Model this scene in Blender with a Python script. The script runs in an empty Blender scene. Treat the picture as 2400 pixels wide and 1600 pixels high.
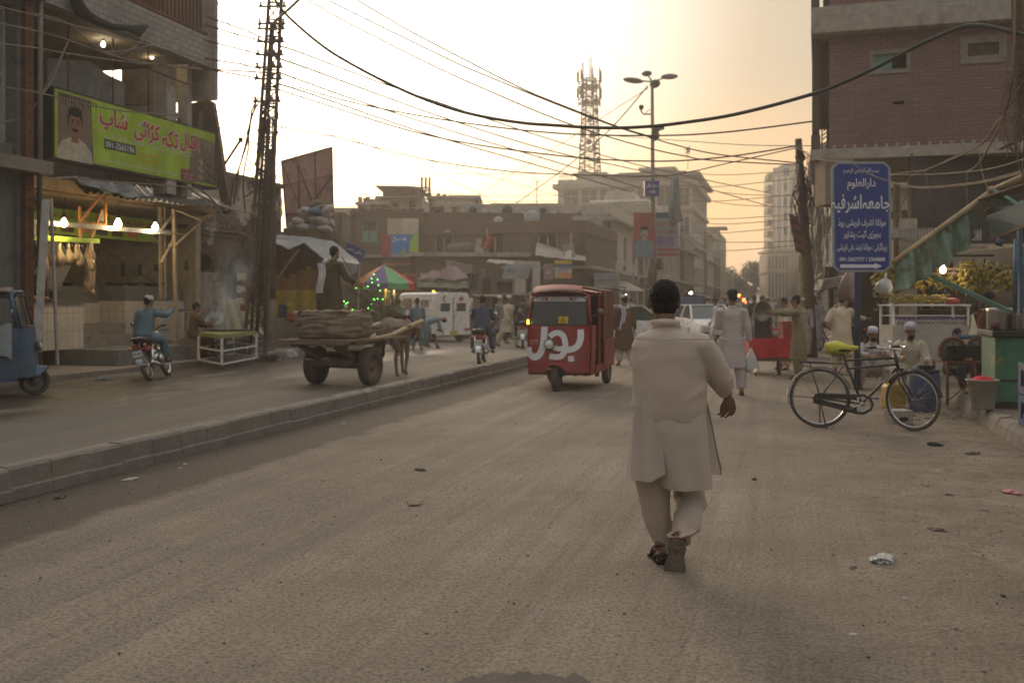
import bpy, bmesh, math, random
from math import sin, cos, pi, radians
from mathutils import Vector, Matrix, noise
random.seed(7)
sc = bpy.context.scene
C = sc.collection
V = Vector
F, CX, HY, CH = 2333.0, 1200.0, 701.0, 1.6
cam = bpy.data.cameras.new("camera")
cam.lens = 35.0
cam.sensor_width = 36.0
cam.shift_y = -(800 - HY) / 2400
cam.clip_end = 3000
cam.dof.use_dof = True
cam.dof.focus_distance = 6.4
cam.dof.aperture_fstop = 3.2
co = bpy.data.objects.new("camera", cam)
co.location = (0, 0, CH)
co.rotation_euler = (radians(90), 0, 0)
C.objects.link(co)
sc.camera = co
SUN_AZ, SUN_EL = radians(-15), radians(16)      # from the camera's forward direction, clockwise positive
SD = V((sin(SUN_AZ) * cos(SUN_EL), cos(SUN_AZ) * cos(SUN_EL), sin(SUN_EL)))
w = bpy.data.worlds.new("World")
sc.world = w
w.use_nodes = True
nt = w.node_tree
nt.nodes.clear()
def wn(t, **k):
 n = nt.nodes.new(t)
 for a, b in k.items(): setattr(n, a, b)
 return n
def wl(a, b): nt.links.new(a, b)
out = wn("ShaderNodeOutputWorld")
sky = wn("ShaderNodeTexSky", sky_type='NISHITA', sun_disc=False, sun_elevation=SUN_EL, sun_rotation=SUN_AZ,
   air_density=2.0, dust_density=6.0, ozone_density=1.0)
bg1 = wn("ShaderNodeBackground"); bg1.inputs[1].default_value = 0.022
wl(sky.outputs[0], bg1.inputs[0])
tc = wn("ShaderNodeTexCoord")
def vm(op, a, b=None):
 n = wn("ShaderNodeVectorMath", operation=op)
 wl(a, n.inputs[0])
 if b is not None: n.inputs[1].default_value = b
 return n
def mr(a, x0, x1, y0=0., y1=1.):
 n = wn("ShaderNodeMapRange", interpolation_type='SMOOTHSTEP')
 wl(a, n.inputs[0])
 for i, q in zip((1, 2, 3, 4), (x0, x1, y0, y1)): n.inputs[i].default_value = q
 return n.outputs[0]
def wmix(f, a, b):
 n = wn("ShaderNodeMix", data_type='RGBA')
 wl(f, n.inputs[0])
 for i, q in ((6, a), (7, b)):
  if isinstance(q, tuple): n.inputs[i].default_value = (*q, 1)
  else: wl(q, n.inputs[i])
 return n.outputs[2]
nrm = vm('NORMALIZE', tc.outputs['Generated'])
dotn = vm('DOT_PRODUCT', nrm.outputs[0], tuple(V((sin(radians(-17)) * .96, cos(radians(-17)) * .96, .30)).normalized()))
g = mr(dotn.outputs['Value'], .86, .985)
core = mr(dotn.outputs['Value'], .945, 1., 1., 2.2)
back = mr(dotn.outputs['Value'], -.6, .75)
sep = wn("ShaderNodeSeparateXYZ"); wl(nrm.outputs[0], sep.inputs[0])
e = sep.outputs[2]
hz = mr(e, .23, .03)
far = wmix(back, (.14, .145, .16), (.27, .235, .205))
upper = wmix(g, far, (.98, .965, .95))
low = wmix(g, (.85, .44, .16), (1.3, 1.0, .58))
hz2 = wn("ShaderNodeMath", operation='MULTIPLY'); wl(hz, hz2.inputs[0])
wl(mr(dotn.outputs['Value'], .2, .8), hz2.inputs[1])
colr = wmix(mr(e, .33, .75), wmix(hz2.outputs[0], upper, low), (.56, .545, .54))
bg2 = wn("ShaderNodeBackground"); wl(core, bg2.inputs[1])
wl(colr, bg2.inputs[0])
ad = wn("ShaderNodeAddShader")
wl(bg1.outputs[0], ad.inputs[0]); wl(bg2.outputs[0], ad.inputs[1])
wl(ad.outputs[0], out.inputs[0])
sun = bpy.data.lights.new("sun", 'SUN')
sun.energy = 1.2
sun.angle = radians(20)
sun.color = (1.0, .76, .52)
so = bpy.data.objects.new("sun", sun)
so.rotation_euler = SD.to_track_quat('Z', 'Y').to_euler()
C.objects.link(so)
sc.view_settings.view_transform = 'Standard'
sc.view_settings.look = 'None'
sc.view_settings.exposure = 0.5
sc.view_settings.gamma = 1.0
sc.render.engine = 'CYCLES'
sc.cycles.use_denoising = True
sc.cycles.max_bounces = 6
sc.cycles.volume_bounces = 1
sc.cycles.caustics_reflective = False
sc.cycles.caustics_refractive = False
def W(px, py, Y): return V(((px - CX) * Y / F, Y, CH - (py - HY) * Y / F))
def G(px, py, z=0.0): return W(px, py, (CH - z) * F / (py - HY))
RA = radians(15.58)
U = V((sin(RA), cos(RA), 0)); N = V((cos(RA), -sin(RA), 0))
def R(s, t, z=0.0): return U * s + N * t + V((0, 0, z))
def S_at(px, t):
 r = (px - CX) / F
 return -t * (N.x - r * N.y) / (U.x - r * U.y)
def RP(px, py, t):                      # the point of the street plane t=const seen at a photo position
 s = S_at(px, t); p = R(s, t); return W(px, py, p.y)
MW = {}
class MB:
 def __init__(s): s.v = []; s.f = []; s.m = []; s.sm = []; s.M = None
 def add(s, vs, fs, m=0, sm=False):
  b = len(s.v)
  if s.M is not None: vs = [s.M @ V(p) for p in vs]
  s.v.extend([tuple(p) for p in vs])
  for f in fs:
   s.f.append(tuple(b + i for i in f)); s.m.append(m); s.sm.append(sm)
  return s
 def box(s, c, d, rz=0, m=0, rot=None):
  c = V(c); x, y, z = d[0] / 2, d[1] / 2, d[2] / 2
  R_ = rot if rot is not None else Matrix.Rotation(rz, 3, 'Z')
  vs = [c + R_ @ V((a * x, b * y, e_ * z)) for a in (-1, 1) for b in (-1, 1) for e_ in (-1, 1)]
  return s.add(vs, [(0, 1, 3, 2), (4, 6, 7, 5), (0, 4, 5, 1), (2, 3, 7, 6), (0, 2, 6, 4), (1, 5, 7, 3)], m)
 def bb(s, a, b, m=0):               # box from two corners
  a, b = V(a), V(b)
  return s.box((a + b) / 2, [abs(b[i] - a[i]) for i in range(3)], m=m)
 def bar(s, a, b, wd, ht=None, m=0):  # rectangular bar between two points
  a, b = V(a), V(b); d = b - a
  if d.length < 1e-6: return s
  q = d.to_track_quat('Y', 'Z').to_matrix()
  return s.box((a + b) / 2, (wd, d.length, ht or wd), rot=q, m=m)
 def tube(s, pts, r, n=8, m=0, sm=True, closed=False, rip=None, up=None, ry=None):
  pts = [V(p) for p in pts]; k = len(pts)
  rs = r if isinstance(r, (list, tuple)) else [r] * k
  rys = ry if ry is not None else rs
  vs = []; fs = []
  prev = None
  for i, p in enumerate(pts):
   if closed: d = pts[(i + 1) % k] - pts[i - 1]
   else: d = pts[min(i + 1, k - 1)] - pts[max(i - 1, 0)]
   if d.length < 1e-9: d = V((0, 0, 1))
   d.normalize()
   if prev is None:
    a = V(up) if up else (V((0, 0, 1)) if abs(d.z) < .9 else V((1, 0, 0)))
    x = a - d * a.dot(d)
    if x.length < 1e-6: x = V((0, 1, 0)) - d * d.y
    x.normalize()
   else:
    x = prev - d * prev.dot(d)
    x = x.normalized() if x.length > 1e-6 else prev
   prev = x
   y = d.cross(x)
   for j in range(n):
    a = 2 * pi * j / n
    q = 1 if rip is None else rip(i / (k - 1), a)
    vs.append(p + x * (cos(a) * rs[i] * q) + y * (sin(a) * rys[i] * q))
  for i in range(k if closed else k - 1):
   i2 = (i + 1) % k
   for j in range(n):
    j2 = (j + 1) % n
    fs.append((i * n + j, i * n + j2, i2 * n + j2, i2 * n + j))
  if not closed:
   fs.append(tuple(range(n))[::-1]); fs.append(tuple((k - 1) * n + j for j in range(n)))
  return s.add(vs, fs, m, sm)
 def ell(s, c, r, nu=12, nv=8, m=0, rot=None, sm=True):
  c = V(c); r = (r, r, r) if not isinstance(r, (tuple, list)) else r
  vs = [(0, 0, r[2])]; fs = []
  for i in range(1, nv):
   t = pi * i / nv
   for j in range(nu):
    a = 2 * pi * j / nu
    vs.append((r[0] * sin(t) * cos(a), r[1] * sin(t) * sin(a), r[2] * cos(t)))
  vs.append((0, 0, -r[2]))
  for j in range(nu):
   j2 = (j + 1) % nu
   fs.append((0, 1 + j, 1 + j2))
   for i in range(nv - 2):
    a = 1 + i * nu
    fs.append((a + j, a + nu + j, a + nu + j2, a + j2))
   fs.append((len(vs) - 1, 1 + (nv - 2) * nu + j2, 1 + (nv - 2) * nu + j))
  vs = [c + ((rot @ V(p)) if rot is not None else V(p)) for p in vs]
  return s.add(vs, fs, m, sm)
 def lathe(s, c, prof, n=20, m=0, axis='Z', sm=True, rot=None):
  c = V(c); vs = []; fs = []
  for r, z in prof:
   for j in range(n):
    a = 2 * pi * j / n
    p = V((r * cos(a), r * sin(a), z))
    if axis == 'Y': p = V((p.x, p.z, p.y))
    if axis == 'X': p = V((p.z, p.x, p.y))
    vs.append(c + (rot @ p if rot is not None else p))
  for i in range(len(prof) - 1):
   for j in range(n):
    j2 = (j + 1) % n
    fs.append((i * n + j, i * n + j2, (i + 1) * n + j2, (i + 1) * n + j))
  return s.add(vs, fs, m, sm)
 def prism(s, pts, d, o, ex, ey, m=0, sm=False):   # polygon (u,v) in plane o,ex,ey, extruded d along ex x ey
  o, ex, ey = V(o), V(ex), V(ey); nn = ex.cross(ey).normalized() * d
  k = len(pts)
  vs = [o + ex * a + ey * b for a, b in pts] + [o + ex * a + ey * b + nn for a, b in pts]
  fs = [tuple(range(k))[::-1], tuple(range(k, 2 * k))]
  fs += [(i, (i + 1) % k, k + (i + 1) % k, k + i) for i in range(k)]
  return s.add(vs, fs, m, sm)
 def grid(s, fn, nu, nv, m=0, sm=True, mf=None, th=0):
  vs = [V(fn(i / nu, j / nv)) for j in range(nv + 1) for i in range(nu + 1)]
  fs = [(j * (nu + 1) + i, j * (nu + 1) + i + 1, (j + 1) * (nu + 1) + i + 1, (j + 1) * (nu + 1) + i) for j in range(nv) for i in range(nu)]
  b = len(s.f)
  s.add(vs, fs, m, sm)
  if mf:
   for q in range(len(fs)): s.m[b + q] = mf((q % nu + .5) / nu, (q // nu + .5) / nv)
  if th:
   nn = (vs[nu] - vs[0]).cross(vs[-1] - vs[0]).normalized() * th
   vs2 = [p + nn for p in vs]
   s.add(vs2, [f[::-1] for f in fs], m, sm)
  return s
 def mesh(s, name="m"):
  me = bpy.data.meshes.new(name)
  me.from_pydata(s.v, [], s.f)
  me.polygons.foreach_set("material_index", s.m)
  me.polygons.foreach_set("use_smooth", s.sm)
  me.validate(); me.update()
  return me
 def build(s, name, mats, parent=None, w=True, bevel=0):
  if not s.f: return None
  if parent is not None and w:
   Mi = MW[parent.name].inverted()
   s.v = [tuple(Mi @ V(p)) for p in s.v]
  me = s.mesh(name)
  if not isinstance(mats, (list, tuple)): mats = [mats]
  for q in mats: me.materials.append(q)
  o = bpy.data.objects.new(name, me)
  C.objects.link(o)
  o.parent = parent
  MW[o.name] = MW[parent.name].copy() if parent is not None else Matrix.Identity(4)
  if bevel:
   b = o.modifiers.new("bevel", 'BEVEL'); b.width = bevel; b.segments = 2; b.limit_method = 'ANGLE'
  return o
def tag(o, label=None, cat=None, group=None, kind=None):
 if label: o['label'] = label
 if cat: o['category'] = cat
 if group: o['group'] = group
 if kind: o['kind'] = kind
 return o
def thing(name, label, cat, loc=(0, 0, 0), rz=0, group=None):
 o = bpy.data.objects.new(name, None)
 o.empty_display_size = .2
 C.objects.link(o)
 o.location = loc; o.rotation_euler = (0, 0, rz)
 MW[o.name] = Matrix.Translation(V(loc)) @ Matrix.Rotation(rz, 4, 'Z')
 return tag(o, label, cat, group)
def copy_thing(src, loc, rz, label=None, group=None, scale=1):
 def cp(o, par):
  c = o.copy(); C.objects.link(c)
  if par is not None: c.parent = par
  for ch in [x for x in KIDS.get(o.name, ())]: cp(ch, c)
  return c
 KIDS.clear()
 for o in C.objects:
  if o.parent: KIDS.setdefault(o.parent.name, []).append(o)
 r = cp(src, None)
 r.location = loc; r.rotation_euler = (0, 0, rz); r.scale = (scale,) * 3
 if label: r['label'] = label
 if group: r['group'] = group
 return r
KIDS = {}
def set_mesh(me, name, mats, parent):
 me.materials.clear()
 for q in (mats if isinstance(mats, (list, tuple)) else [mats]): me.materials.append(q)
 o = bpy.data.objects.new(name, me); C.objects.link(o); o.parent = parent
 MW[o.name] = MW[parent.name].copy() if parent is not None else Matrix.Identity(4)
 return o
def remesh(mb, vox, it=3):
 me = mb.mesh("tmp")
 o = bpy.data.objects.new("tmp", me); C.objects.link(o)
 md = o.modifiers.new("r", 'REMESH'); md.mode = 'VOXEL'; md.voxel_size = vox; md.use_smooth_shade = True
 if it:
  s_ = o.modifiers.new("s", 'SMOOTH'); s_.factor = .5; s_.iterations = it
 dg = bpy.context.evaluated_depsgraph_get()
 me2 = bpy.data.meshes.new_from_object(o.evaluated_get(dg))
 bpy.data.objects.remove(o); bpy.data.meshes.remove(me)
 for p in me2.polygons: p.use_smooth = True
 return me2
def warp(me, fn):
 n = len(me.vertices); a = [0.] * (3 * n); b = [0.] * (3 * n)
 me.vertices.foreach_get('co', a); me.vertices.foreach_get('normal', b); o = []
 for i in range(n): o.extend(fn(V(a[3 * i:3 * i + 3]), V(b[3 * i:3 * i + 3])))
 me.vertices.foreach_set('co', o); me.update()
def nth(i): return ('first', 'second', 'third', 'fourth', 'fifth', 'sixth', 'seventh', 'eighth', 'ninth', 'tenth', 'eleventh', 'twelfth', 'thirteenth', 'fourteenth', 'fifteenth', 'sixteenth', 'seventeenth', 'eighteenth', 'nineteenth', 'twentieth')[i]
_A = {'ا': 'FE8D FE8E', 'آ': 'FE81 FE82', 'ب': 'FE8F FE90 FE91 FE92', 'پ': 'FB56 FB57 FB58 FB59', 'ت': 'FE95 FE96 FE97 FE98',
  'ٹ': 'FB66 FB67 FB68 FB69', 'ث': 'FE99 FE9A FE9B FE9C', 'ج': 'FE9D FE9E FE9F FEA0', 'چ': 'FB7A FB7B FB7C FB7D',
  'ح': 'FEA1 FEA2 FEA3 FEA4', 'خ': 'FEA5 FEA6 FEA7 FEA8', 'د': 'FEA9 FEAA', 'ڈ': 'FB88 FB89', 'ذ': 'FEAB FEAC', 'ر': 'FEAD FEAE',
  'ڑ': 'FB8C FB8D', 'ز': 'FEAF FEB0', 'س': 'FEB1 FEB2 FEB3 FEB4', 'ش': 'FEB5 FEB6 FEB7 FEB8', 'ص': 'FEB9 FEBA FEBB FEBC',
  'ط': 'FEC1 FEC2 FEC3 FEC4', 'ع': 'FEC9 FECA FECB FECC', 'ف': 'FED1 FED2 FED3 FED4', 'ق': 'FED5 FED6 FED7 FED8',
  'ک': 'FB8E FB8F FB90 FB91', 'گ': 'FB92 FB93 FB94 FB95', 'ل': 'FEDD FEDE FEDF FEE0', 'م': 'FEE1 FEE2 FEE3 FEE4',
  'ن': 'FEE5 FEE6 FEE7 FEE8', 'ں': 'FB9E FB9F', 'و': 'FEED FEEE', 'ہ': 'FBA6 FBA7 FBA8 FBA9', 'ھ': 'FBAA FBAB FBAC FBAD',
  'ی': 'FEEF FEF0 FEF3 FEF4', 'ئ': 'FE89 FE8A FE8B FE8C', 'ے': 'FBAE FBAF', 'ء': 'FE80'}
def shape(t):
 if not any(c in _A for c in t): return t
 o = []
 for i, c in enumerate(t):
  if c not in _A: o.append(c); continue
  f = [chr(int(x, 16)) for x in _A[c].split()]
  pj = i > 0 and t[i - 1] in _A and len(_A[t[i - 1]].split()) == 4
  nj = i + 1 < len(t) and t[i + 1] in _A and len(f) == 4 and t[i + 1] != 'ء'
  o.append(f[3] if pj and nj else f[1] if pj and len(f) > 1 else f[2] if nj else f[0])
 return ''.join(reversed(o))
_TC = {}
def text2d(t, bold=0.0):
 k = (t, bold)
 if k not in _TC:
  c = bpy.data.curves.new("t", "FONT"); c.body = shape(t); c.size = 1; c.offset = bold
  c.resolution_u = 3
  o = bpy.data.objects.new("t", c); C.objects.link(o)
  dg = bpy.context.evaluated_depsgraph_get()
  me = bpy.data.meshes.new_from_object(o.evaluated_get(dg))
  vs = [(v.co.x, v.co.y) for v in me.vertices]; fs = [tuple(p.vertices) for p in me.polygons]
  bpy.data.objects.remove(o); bpy.data.curves.remove(c); bpy.data.meshes.remove(me)
  _TC[k] = (vs, fs)
 return _TC[k]
def lettering(mb, t, o, ex, ey, cx, cy, wd, ht, m=0, bold=0.0, lift=.006):
 """text centred at (cx,cy) of the plane o,ex,ey (unit vectors), fitted into wd x ht"""
 vs, fs = text2d(t, bold)
 if not vs: return
 o, ex, ey = V(o), V(ex), V(ey)
 x0, x1 = min(p[0] for p in vs), max(p[0] for p in vs); y0, y1 = min(p[1] for p in vs), max(p[1] for p in vs)
 a, b = wd / (x1 - x0), ht / (y1 - y0)
 nn = ex.cross(ey).normalized() * lift
 mb.add([o + nn + ex * (cx + (p[0] - (x0 + x1) / 2) * a) + ey * (cy + (p[1] - (y0 + y1) / 2) * b) for p in vs], fs, m)
def _n(nt_, t, **k):
 n = nt_.nodes.new(t)
 for a, b in k.items(): setattr(n, a, b)
 return n
def mat(name, c, r=.8, me=0., var=.22, sc_=5., bump=.12, bs=45., dust=.25, c2=None, c2s=1.5, c2t=.55, em=None, es=1., tr=0, al=None, sub=0, spec=.35, stretch=None):
 m = bpy.data.materials.new(name); m.use_nodes = True
 n_ = m.node_tree; L = n_.links.new
 b = n_.nodes['Principled BSDF']
 b.inputs['Roughness'].default_value = r; b.inputs['Metallic'].default_value = me
 b.inputs['Specular IOR Level'].default_value = spec
 tc_ = _n(n_, 'ShaderNodeTexCoord'); src = tc_.outputs['Object']
 if stretch:
  mp = _n(n_, 'ShaderNodeMapping'); mp.inputs['Scale'].default_value = stretch; L(src, mp.inputs[0]); src = mp.outputs[0]
 def noi(s_, d=5, ro=.6):
  q = _n(n_, 'ShaderNodeTexNoise'); q.inputs['Scale'].default_value = s_; q.inputs['Detail'].default_value = d
  q.inputs['Roughness'].default_value = ro; L(src, q.inputs['Vector']); return q.outputs[0]
 def rng(a, x0, x1, y0=0, y1=1):
  q = _n(n_, 'ShaderNodeMapRange'); L(a, q.inputs[0])
  for i, z in zip((1, 2, 3, 4), (x0, x1, y0, y1)): q.inputs[i].default_value = z
  return q.outputs[0]
 def mix(f, a, c_):
  q = _n(n_, 'ShaderNodeMix', data_type='RGBA')
  L(f, q.inputs[0])
  for i, z in ((6, a), (7, c_)):
   if isinstance(z, tuple): q.inputs[i].default_value = (*z[:3], 1)
   else: L(z, q.inputs[i])
  return q.outputs[2]
 lo = tuple(max(0, x * (1 - var)) for x in c); hi = tuple(min(1, x * (1 + var)) for x in c)
 col = mix(rng(noi(sc_), .3, .7), lo, hi)
 if c2: col = mix(rng(noi(c2s, 8, .7), c2t, c2t + .12), col, c2)
 if dust: col = mix(rng(noi(1.7, 7, .75), .35, .85, 0, dust * 1.6), col, (.25, .2, .15))
 L(col, b.inputs['Base Color'])
 if bump:
  bp = _n(n_, 'ShaderNodeBump'); bp.inputs['Strength'].default_value = min(1, bump * 3); bp.inputs['Distance'].default_value = .012
  L(noi(bs, 4), bp.inputs['Height']); L(bp.outputs[0], b.inputs['Normal'])
 if em:
  b.inputs['Emission Color'].default_value = (*em, 1); b.inputs['Emission Strength'].default_value = es
 if tr:
  b.inputs['Transmission Weight'].default_value = tr
 if al is not None: b.inputs['Alpha'].default_value = al
 if sub: b.inputs['Subsurface Weight'].default_value = sub; b.inputs['Subsurface Scale'].default_value = .03; b.inputs['Subsurface Radius'].default_value = (1, .85, .7)
 return m
def brick(name, c1, c2, mortar, bw=.23, bh=.075, stain=(.12, .1, .08), st=.5, plaster=None, pt=.6, bump=.6, ms=.012):
 m = bpy.data.materials.new(name); m.use_nodes = True
 n_ = m.node_tree; L = n_.links.new; b = n_.nodes['Principled BSDF']; b.inputs['Roughness'].default_value = .9
 b.inputs['Specular IOR Level'].default_value = .15
 t_ = _n(n_, 'ShaderNodeTexCoord'); sp = _n(n_, 'ShaderNodeSeparateXYZ'); L(t_.outputs['Object'], sp.inputs[0])
 a = _n(n_, 'ShaderNodeMath', operation='ADD'); L(sp.outputs[0], a.inputs[0]); L(sp.outputs[1], a.inputs[1])
 cb = _n(n_, 'ShaderNodeCombineXYZ'); L(a.outputs[0], cb.inputs[0]); L(sp.outputs[2], cb.inputs[1])
 nz = _n(n_, 'ShaderNodeTexNoise'); nz.inputs['Scale'].default_value = 3; L(t_.outputs['Object'], nz.inputs['Vector'])
 sc2 = _n(n_, 'ShaderNodeVectorMath', operation='SCALE'); L(nz.outputs[1], sc2.inputs[0]); sc2.inputs['Scale'].default_value = .008
 av = _n(n_, 'ShaderNodeVectorMath', operation='ADD'); L(cb.outputs[0], av.inputs[0]); L(sc2.outputs[0], av.inputs[1])
 bk = _n(n_, 'ShaderNodeTexBrick'); L(av.outputs[0], bk.inputs['Vector'])
 for k_, v_ in (('Color1', (*c1, 1)), ('Color2', (*c2, 1)), ('Mortar', (*mortar, 1)), ('Scale', 1.), ('Mortar Size', ms), ('Mortar Smooth', .3), ('Bias', 0.), ('Brick Width', bw), ('Row Height', bh)):
  bk.inputs[k_].default_value = v_
 def noi(s_, d=6, ro=.65):
  q = _n(n_, 'ShaderNodeTexNoise'); q.inputs['Scale'].default_value = s_; q.inputs['Detail'].default_value = d
  q.inputs['Roughness'].default_value = ro; L(t_.outputs['Object'], q.inputs['Vector']); return q.outputs[0]
 def rng(x, x0, x1, y0=0, y1=1):
  q = _n(n_, 'ShaderNodeMapRange'); L(x, q.inputs[0])
  for i, z in zip((1, 2, 3, 4), (x0, x1, y0, y1)): q.inputs[i].default_value = z
  return q.outputs[0]
 def mix(f, x, y):
  q = _n(n_, 'ShaderNodeMix', data_type='RGBA'); L(f, q.inputs[0])
  for i, z in ((6, x), (7, y)):
   if isinstance(z, tuple): q.inputs[i].default_value = (*z[:3], 1)
   else: L(z, q.inputs[i])
  return q.outputs[2]
 col = mix(rng(noi(.9, 8), .42, .72, 0, st), bk.outputs[0], stain)
 col = mix(rng(noi(14, 3), .3, .75, 0, .35), col, tuple(x * .6 for x in c1))
 if plaster: col = mix(rng(noi(.55, 9, .7), pt, pt + .04), col, plaster)
 L(col, b.inputs['Base Color'])
 bp = _n(n_, 'ShaderNodeBump'); bp.inputs['Strength'].default_value = bump; bp.inputs['Distance'].default_value = .01
 inv = _n(n_, 'ShaderNodeMath', operation='SUBTRACT'); inv.inputs[0].default_value = 1; L(bk.outputs[1], inv.inputs[1])
 ad_ = _n(n_, 'ShaderNodeMath', operation='MULTIPLY_ADD'); L(noi(30), ad_.inputs[0]); ad_.inputs[1].default_value = .5; L(inv.outputs[0], ad_.inputs[2])
 L(ad_.outputs[0], bp.inputs['Height']); L(bp.outputs[0], b.inputs['Normal'])
 return m
K = {}
def mk(k, *a, **kw): K[k] = mat(k, *a, **kw)
mk('conc', (.24, .21, .175), .9, c2=(.13, .11, .09), bump=.25, bs=25)
mk('conc_l', (.36, .32, .27), .9, c2=(.22, .19, .155), bump=.2)
mk('grey', (.16, .155, .14), .85, c2=(.08, .075, .07))
mk('cream', (.5, .42, .3), .8, c2=(.3, .24, .16), c2t=.62)
mk('white', (.74, .73, .69), .55, dust=.2)
mk('offw', (.44, .41, .36), .8, c2=(.3, .27, .22), dust=.4)
mk('yellowish', (.42, .38, .26), .85, c2=(.28, .25, .18))
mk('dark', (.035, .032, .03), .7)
mk('black', (.02, .02, .02), .5, dust=.12)
mk('rust', (.16, .07, .04), .85, me=.2, c2=(.06, .04, .03))
mk('steel', (.2, .19, .18), .5, me=.7, dust=.35)
mk('chrome', (.6, .6, .6), .22, me=1, dust=.15)
mk('alu', (.5, .48, .44), .32, me=.9, dust=.15, bump=.05)
mk('wood', (.17, .12, .075), .85, c2=(.08, .055, .035), stretch=(1, 1, 8), bump=.3)
mk('bamboo', (.4, .29, .16), .7, c2=(.2, .14, .08), bump=.2)
mk('rubber', (.035, .033, .03), .85, dust=.45, c2=(.12, .1, .08), c2t=.6)
mk('teal', (.06, .16, .13), .6, c2=(.04, .08, .07))
mk('teal_l', (.12, .28, .22), .6, c2=(.1, .16, .13))
mk('green_p', (.045, .16, .09), .5, c2=(.33, .2, .08), c2s=3, c2t=.56, dust=.15)
mk('lime', (.38, .55, .04), .6, dust=.12, var=.25, sc_=2)
mk('red', (.27, .012, .018), .4, dust=.3, var=.2, c2=(.17, .015, .018), c2s=4)
mk('redp', (.3, .03, .03), .5, dust=.3)
mk('red_c', (.5, .03, .04), .8, dust=.08)
mk('blue', (.03, .06, .22), .45, dust=.06, var=.1)
mk('blue_m', (.035, .09, .16), .45, dust=.25, c2=(.12, .13, .12), c2t=.62)
mk('blue_b', (.025, .05, .14), .5, dust=.3, c2=(.12, .13, .14), c2t=.6)
mk('yel', (.6, .38, .03), .5, dust=.15)
mk('orange', (.6, .25, .06), .7, dust=.15)
mk('purple', (.2, .13, .28), .7, dust=.15)
mk('green_u', (.15, .42, .18), .7, dust=.15)
mk('glass', (.03, .035, .035), .12, spec=.6, dust=.12, bump=0)
mk('glass_g', (.03, .06, .05), .1, spec=.6, dust=.1, bump=0)
mk('skin', (.26, .13, .075), .55, dust=0, var=.12, sc_=20, bump=.04, bs=150, sub=.05)
mk('skin_d', (.15, .075, .045), .55, dust=0, var=.12, sc_=20, bump=.04, bs=150)
mk('hair', (.012, .01, .009), .6, dust=0, var=.5, sc_=60, bump=.5, bs=260, spec=.3)
mk('beige', (.45, .365, .3), .85, dust=0, var=.07, sc_=3, bump=.06, bs=500, sub=.25)
mk('sole', (.05, .045, .04), .85, dust=.5, c2=(.14, .11, .08), c2t=.5, c2s=9, bump=.4, bs=70)
mk('paleblue', (.27, .3, .31), .85, dust=.05)
mk('slate', (.13, .2, .24), .85, dust=.05)
mk('navy', (.05, .065, .12), .85, dust=.05)
mk('olive', (.075, .06, .03), .9, dust=.05)
mk('khaki', (.2, .17, .1), .9, dust=.05)
mk('creamc', (.5, .45, .34), .85, dust=.05)
mk('whitec', (.6, .57, .54), .85, dust=.08)
mk('lav', (.48, .46, .52), .85, dust=.05)
mk('pinkish', (.43, .37, .345), .85, dust=0, var=.08)
mk('brownc', (.1, .055, .03), .9, dust=.05)
mk('maroon', (.1, .03, .025), .9, dust=.05)
mk('blackc', (.02, .019, .02), .9, dust=.05)
mk('greyc', (.17, .17, .17), .9, dust=.05)
mk('tarp', (.26, .27, .28), .8, c2=(.15, .15, .16), bump=.2, bs=12)
mk('tarp_b', (.13, .115, .1), .8, c2=(.2, .17, .13), bump=.3, bs=10)
mk('tarp_g', (.12, .12, .085), .85, bump=.3, bs=10)
mk('tarp_p', (.25, .17, .17), .85, bump=.3, bs=10)
mk('green_c', (.19, .28, .2), .85, c2=(.1, .07, .04), c2s=2.2, c2t=.52, bump=.3, bs=120)
mk('sack', (.22, .17, .12), .95, c2=(.12, .09, .06), bump=.5, bs=30)
mk('sandb', (.4, .38, .35), .9, bump=.3)
mk('sandb_b', (.12, .17, .3), .9)
mk('donkey', (.26, .215, .165), .9, c2=(.36, .31, .25), bump=.3, bs=120, sc_=8)
mk('meat', (.42, .2, .1), .5, c2=(.25, .05, .03), c2s=8, c2t=.5, dust=0)
mk('meat_f', (.5, .36, .2), .5, c2=(.35, .12, .07), c2s=7, c2t=.55, dust=0)
mk('banana', (.26, .2, .025), .55, c2=(.12, .11, .02), c2s=5, c2t=.5, dust=.05, bump=0)
mk('leafm', (.06, .09, .03), .8, dust=.1, c2=(.1, .13, .04))
mk('leaff', (.07, .07, .045), .9, dust=.1)
mk('plastic', (.6, .6, .57), .3, dust=.05, tr=.3)
mk('ybag', (.48, .45, .05), .5, dust=.03)
mk('pink', (.55, .2, .22), .6)
mk('tile', (.46, .39, .31), .45, dust=.25)
mk('stone', (.2, .17, .135), .95, dust=.3)
mk('billb', (.42, .25, .23), .8, c2=(.13, .11, .12), dust=.2)
mk('brownsign', (.07, .045, .035), .6)
mk('bulb', (1, 1, 1), em=(1, .86, .5), es=14, bump=0)
mk('bulb_w', (1, 1, 1), em=(1, .95, .8), es=12, bump=0)
mk('led', (.2, 1, .2), em=(.15, 1, .1), es=5, bump=0)
mk('lamp_r', (1, .2, .05), em=(1, .16, .03), es=5, bump=0)
mk('lamp_y', (1, .7, .1), em=(1, .6, .05), es=4, bump=0)
mk('winlit', (1, .9, .5), em=(1, .8, .4), es=2.2, bump=0)
mk('txt_w', (.72, .72, .72), .6, dust=.08, var=.05, bump=0)
mk('txt_r', (.5, .02, .03), .6, dust=.05, var=.05, bump=0)
mk('txt_k', (.02, .02, .02), .6, dust=.05, bump=0)
mk('txt_y', (.62, .4, .03), .6, dust=.05, bump=0)
mk('txt_b', (.04, .08, .3), .6, dust=.05, bump=0)
mk('tel_b', (.03, .2, .5), .5, dust=.15)
mk('tel_g', (.28, .45, .05), .5, dust=.15)
mk('plate', (.55, .42, .06), .5)
mk('lens', (.7, .68, .6), .15, spec=.8, dust=.1)
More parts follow.
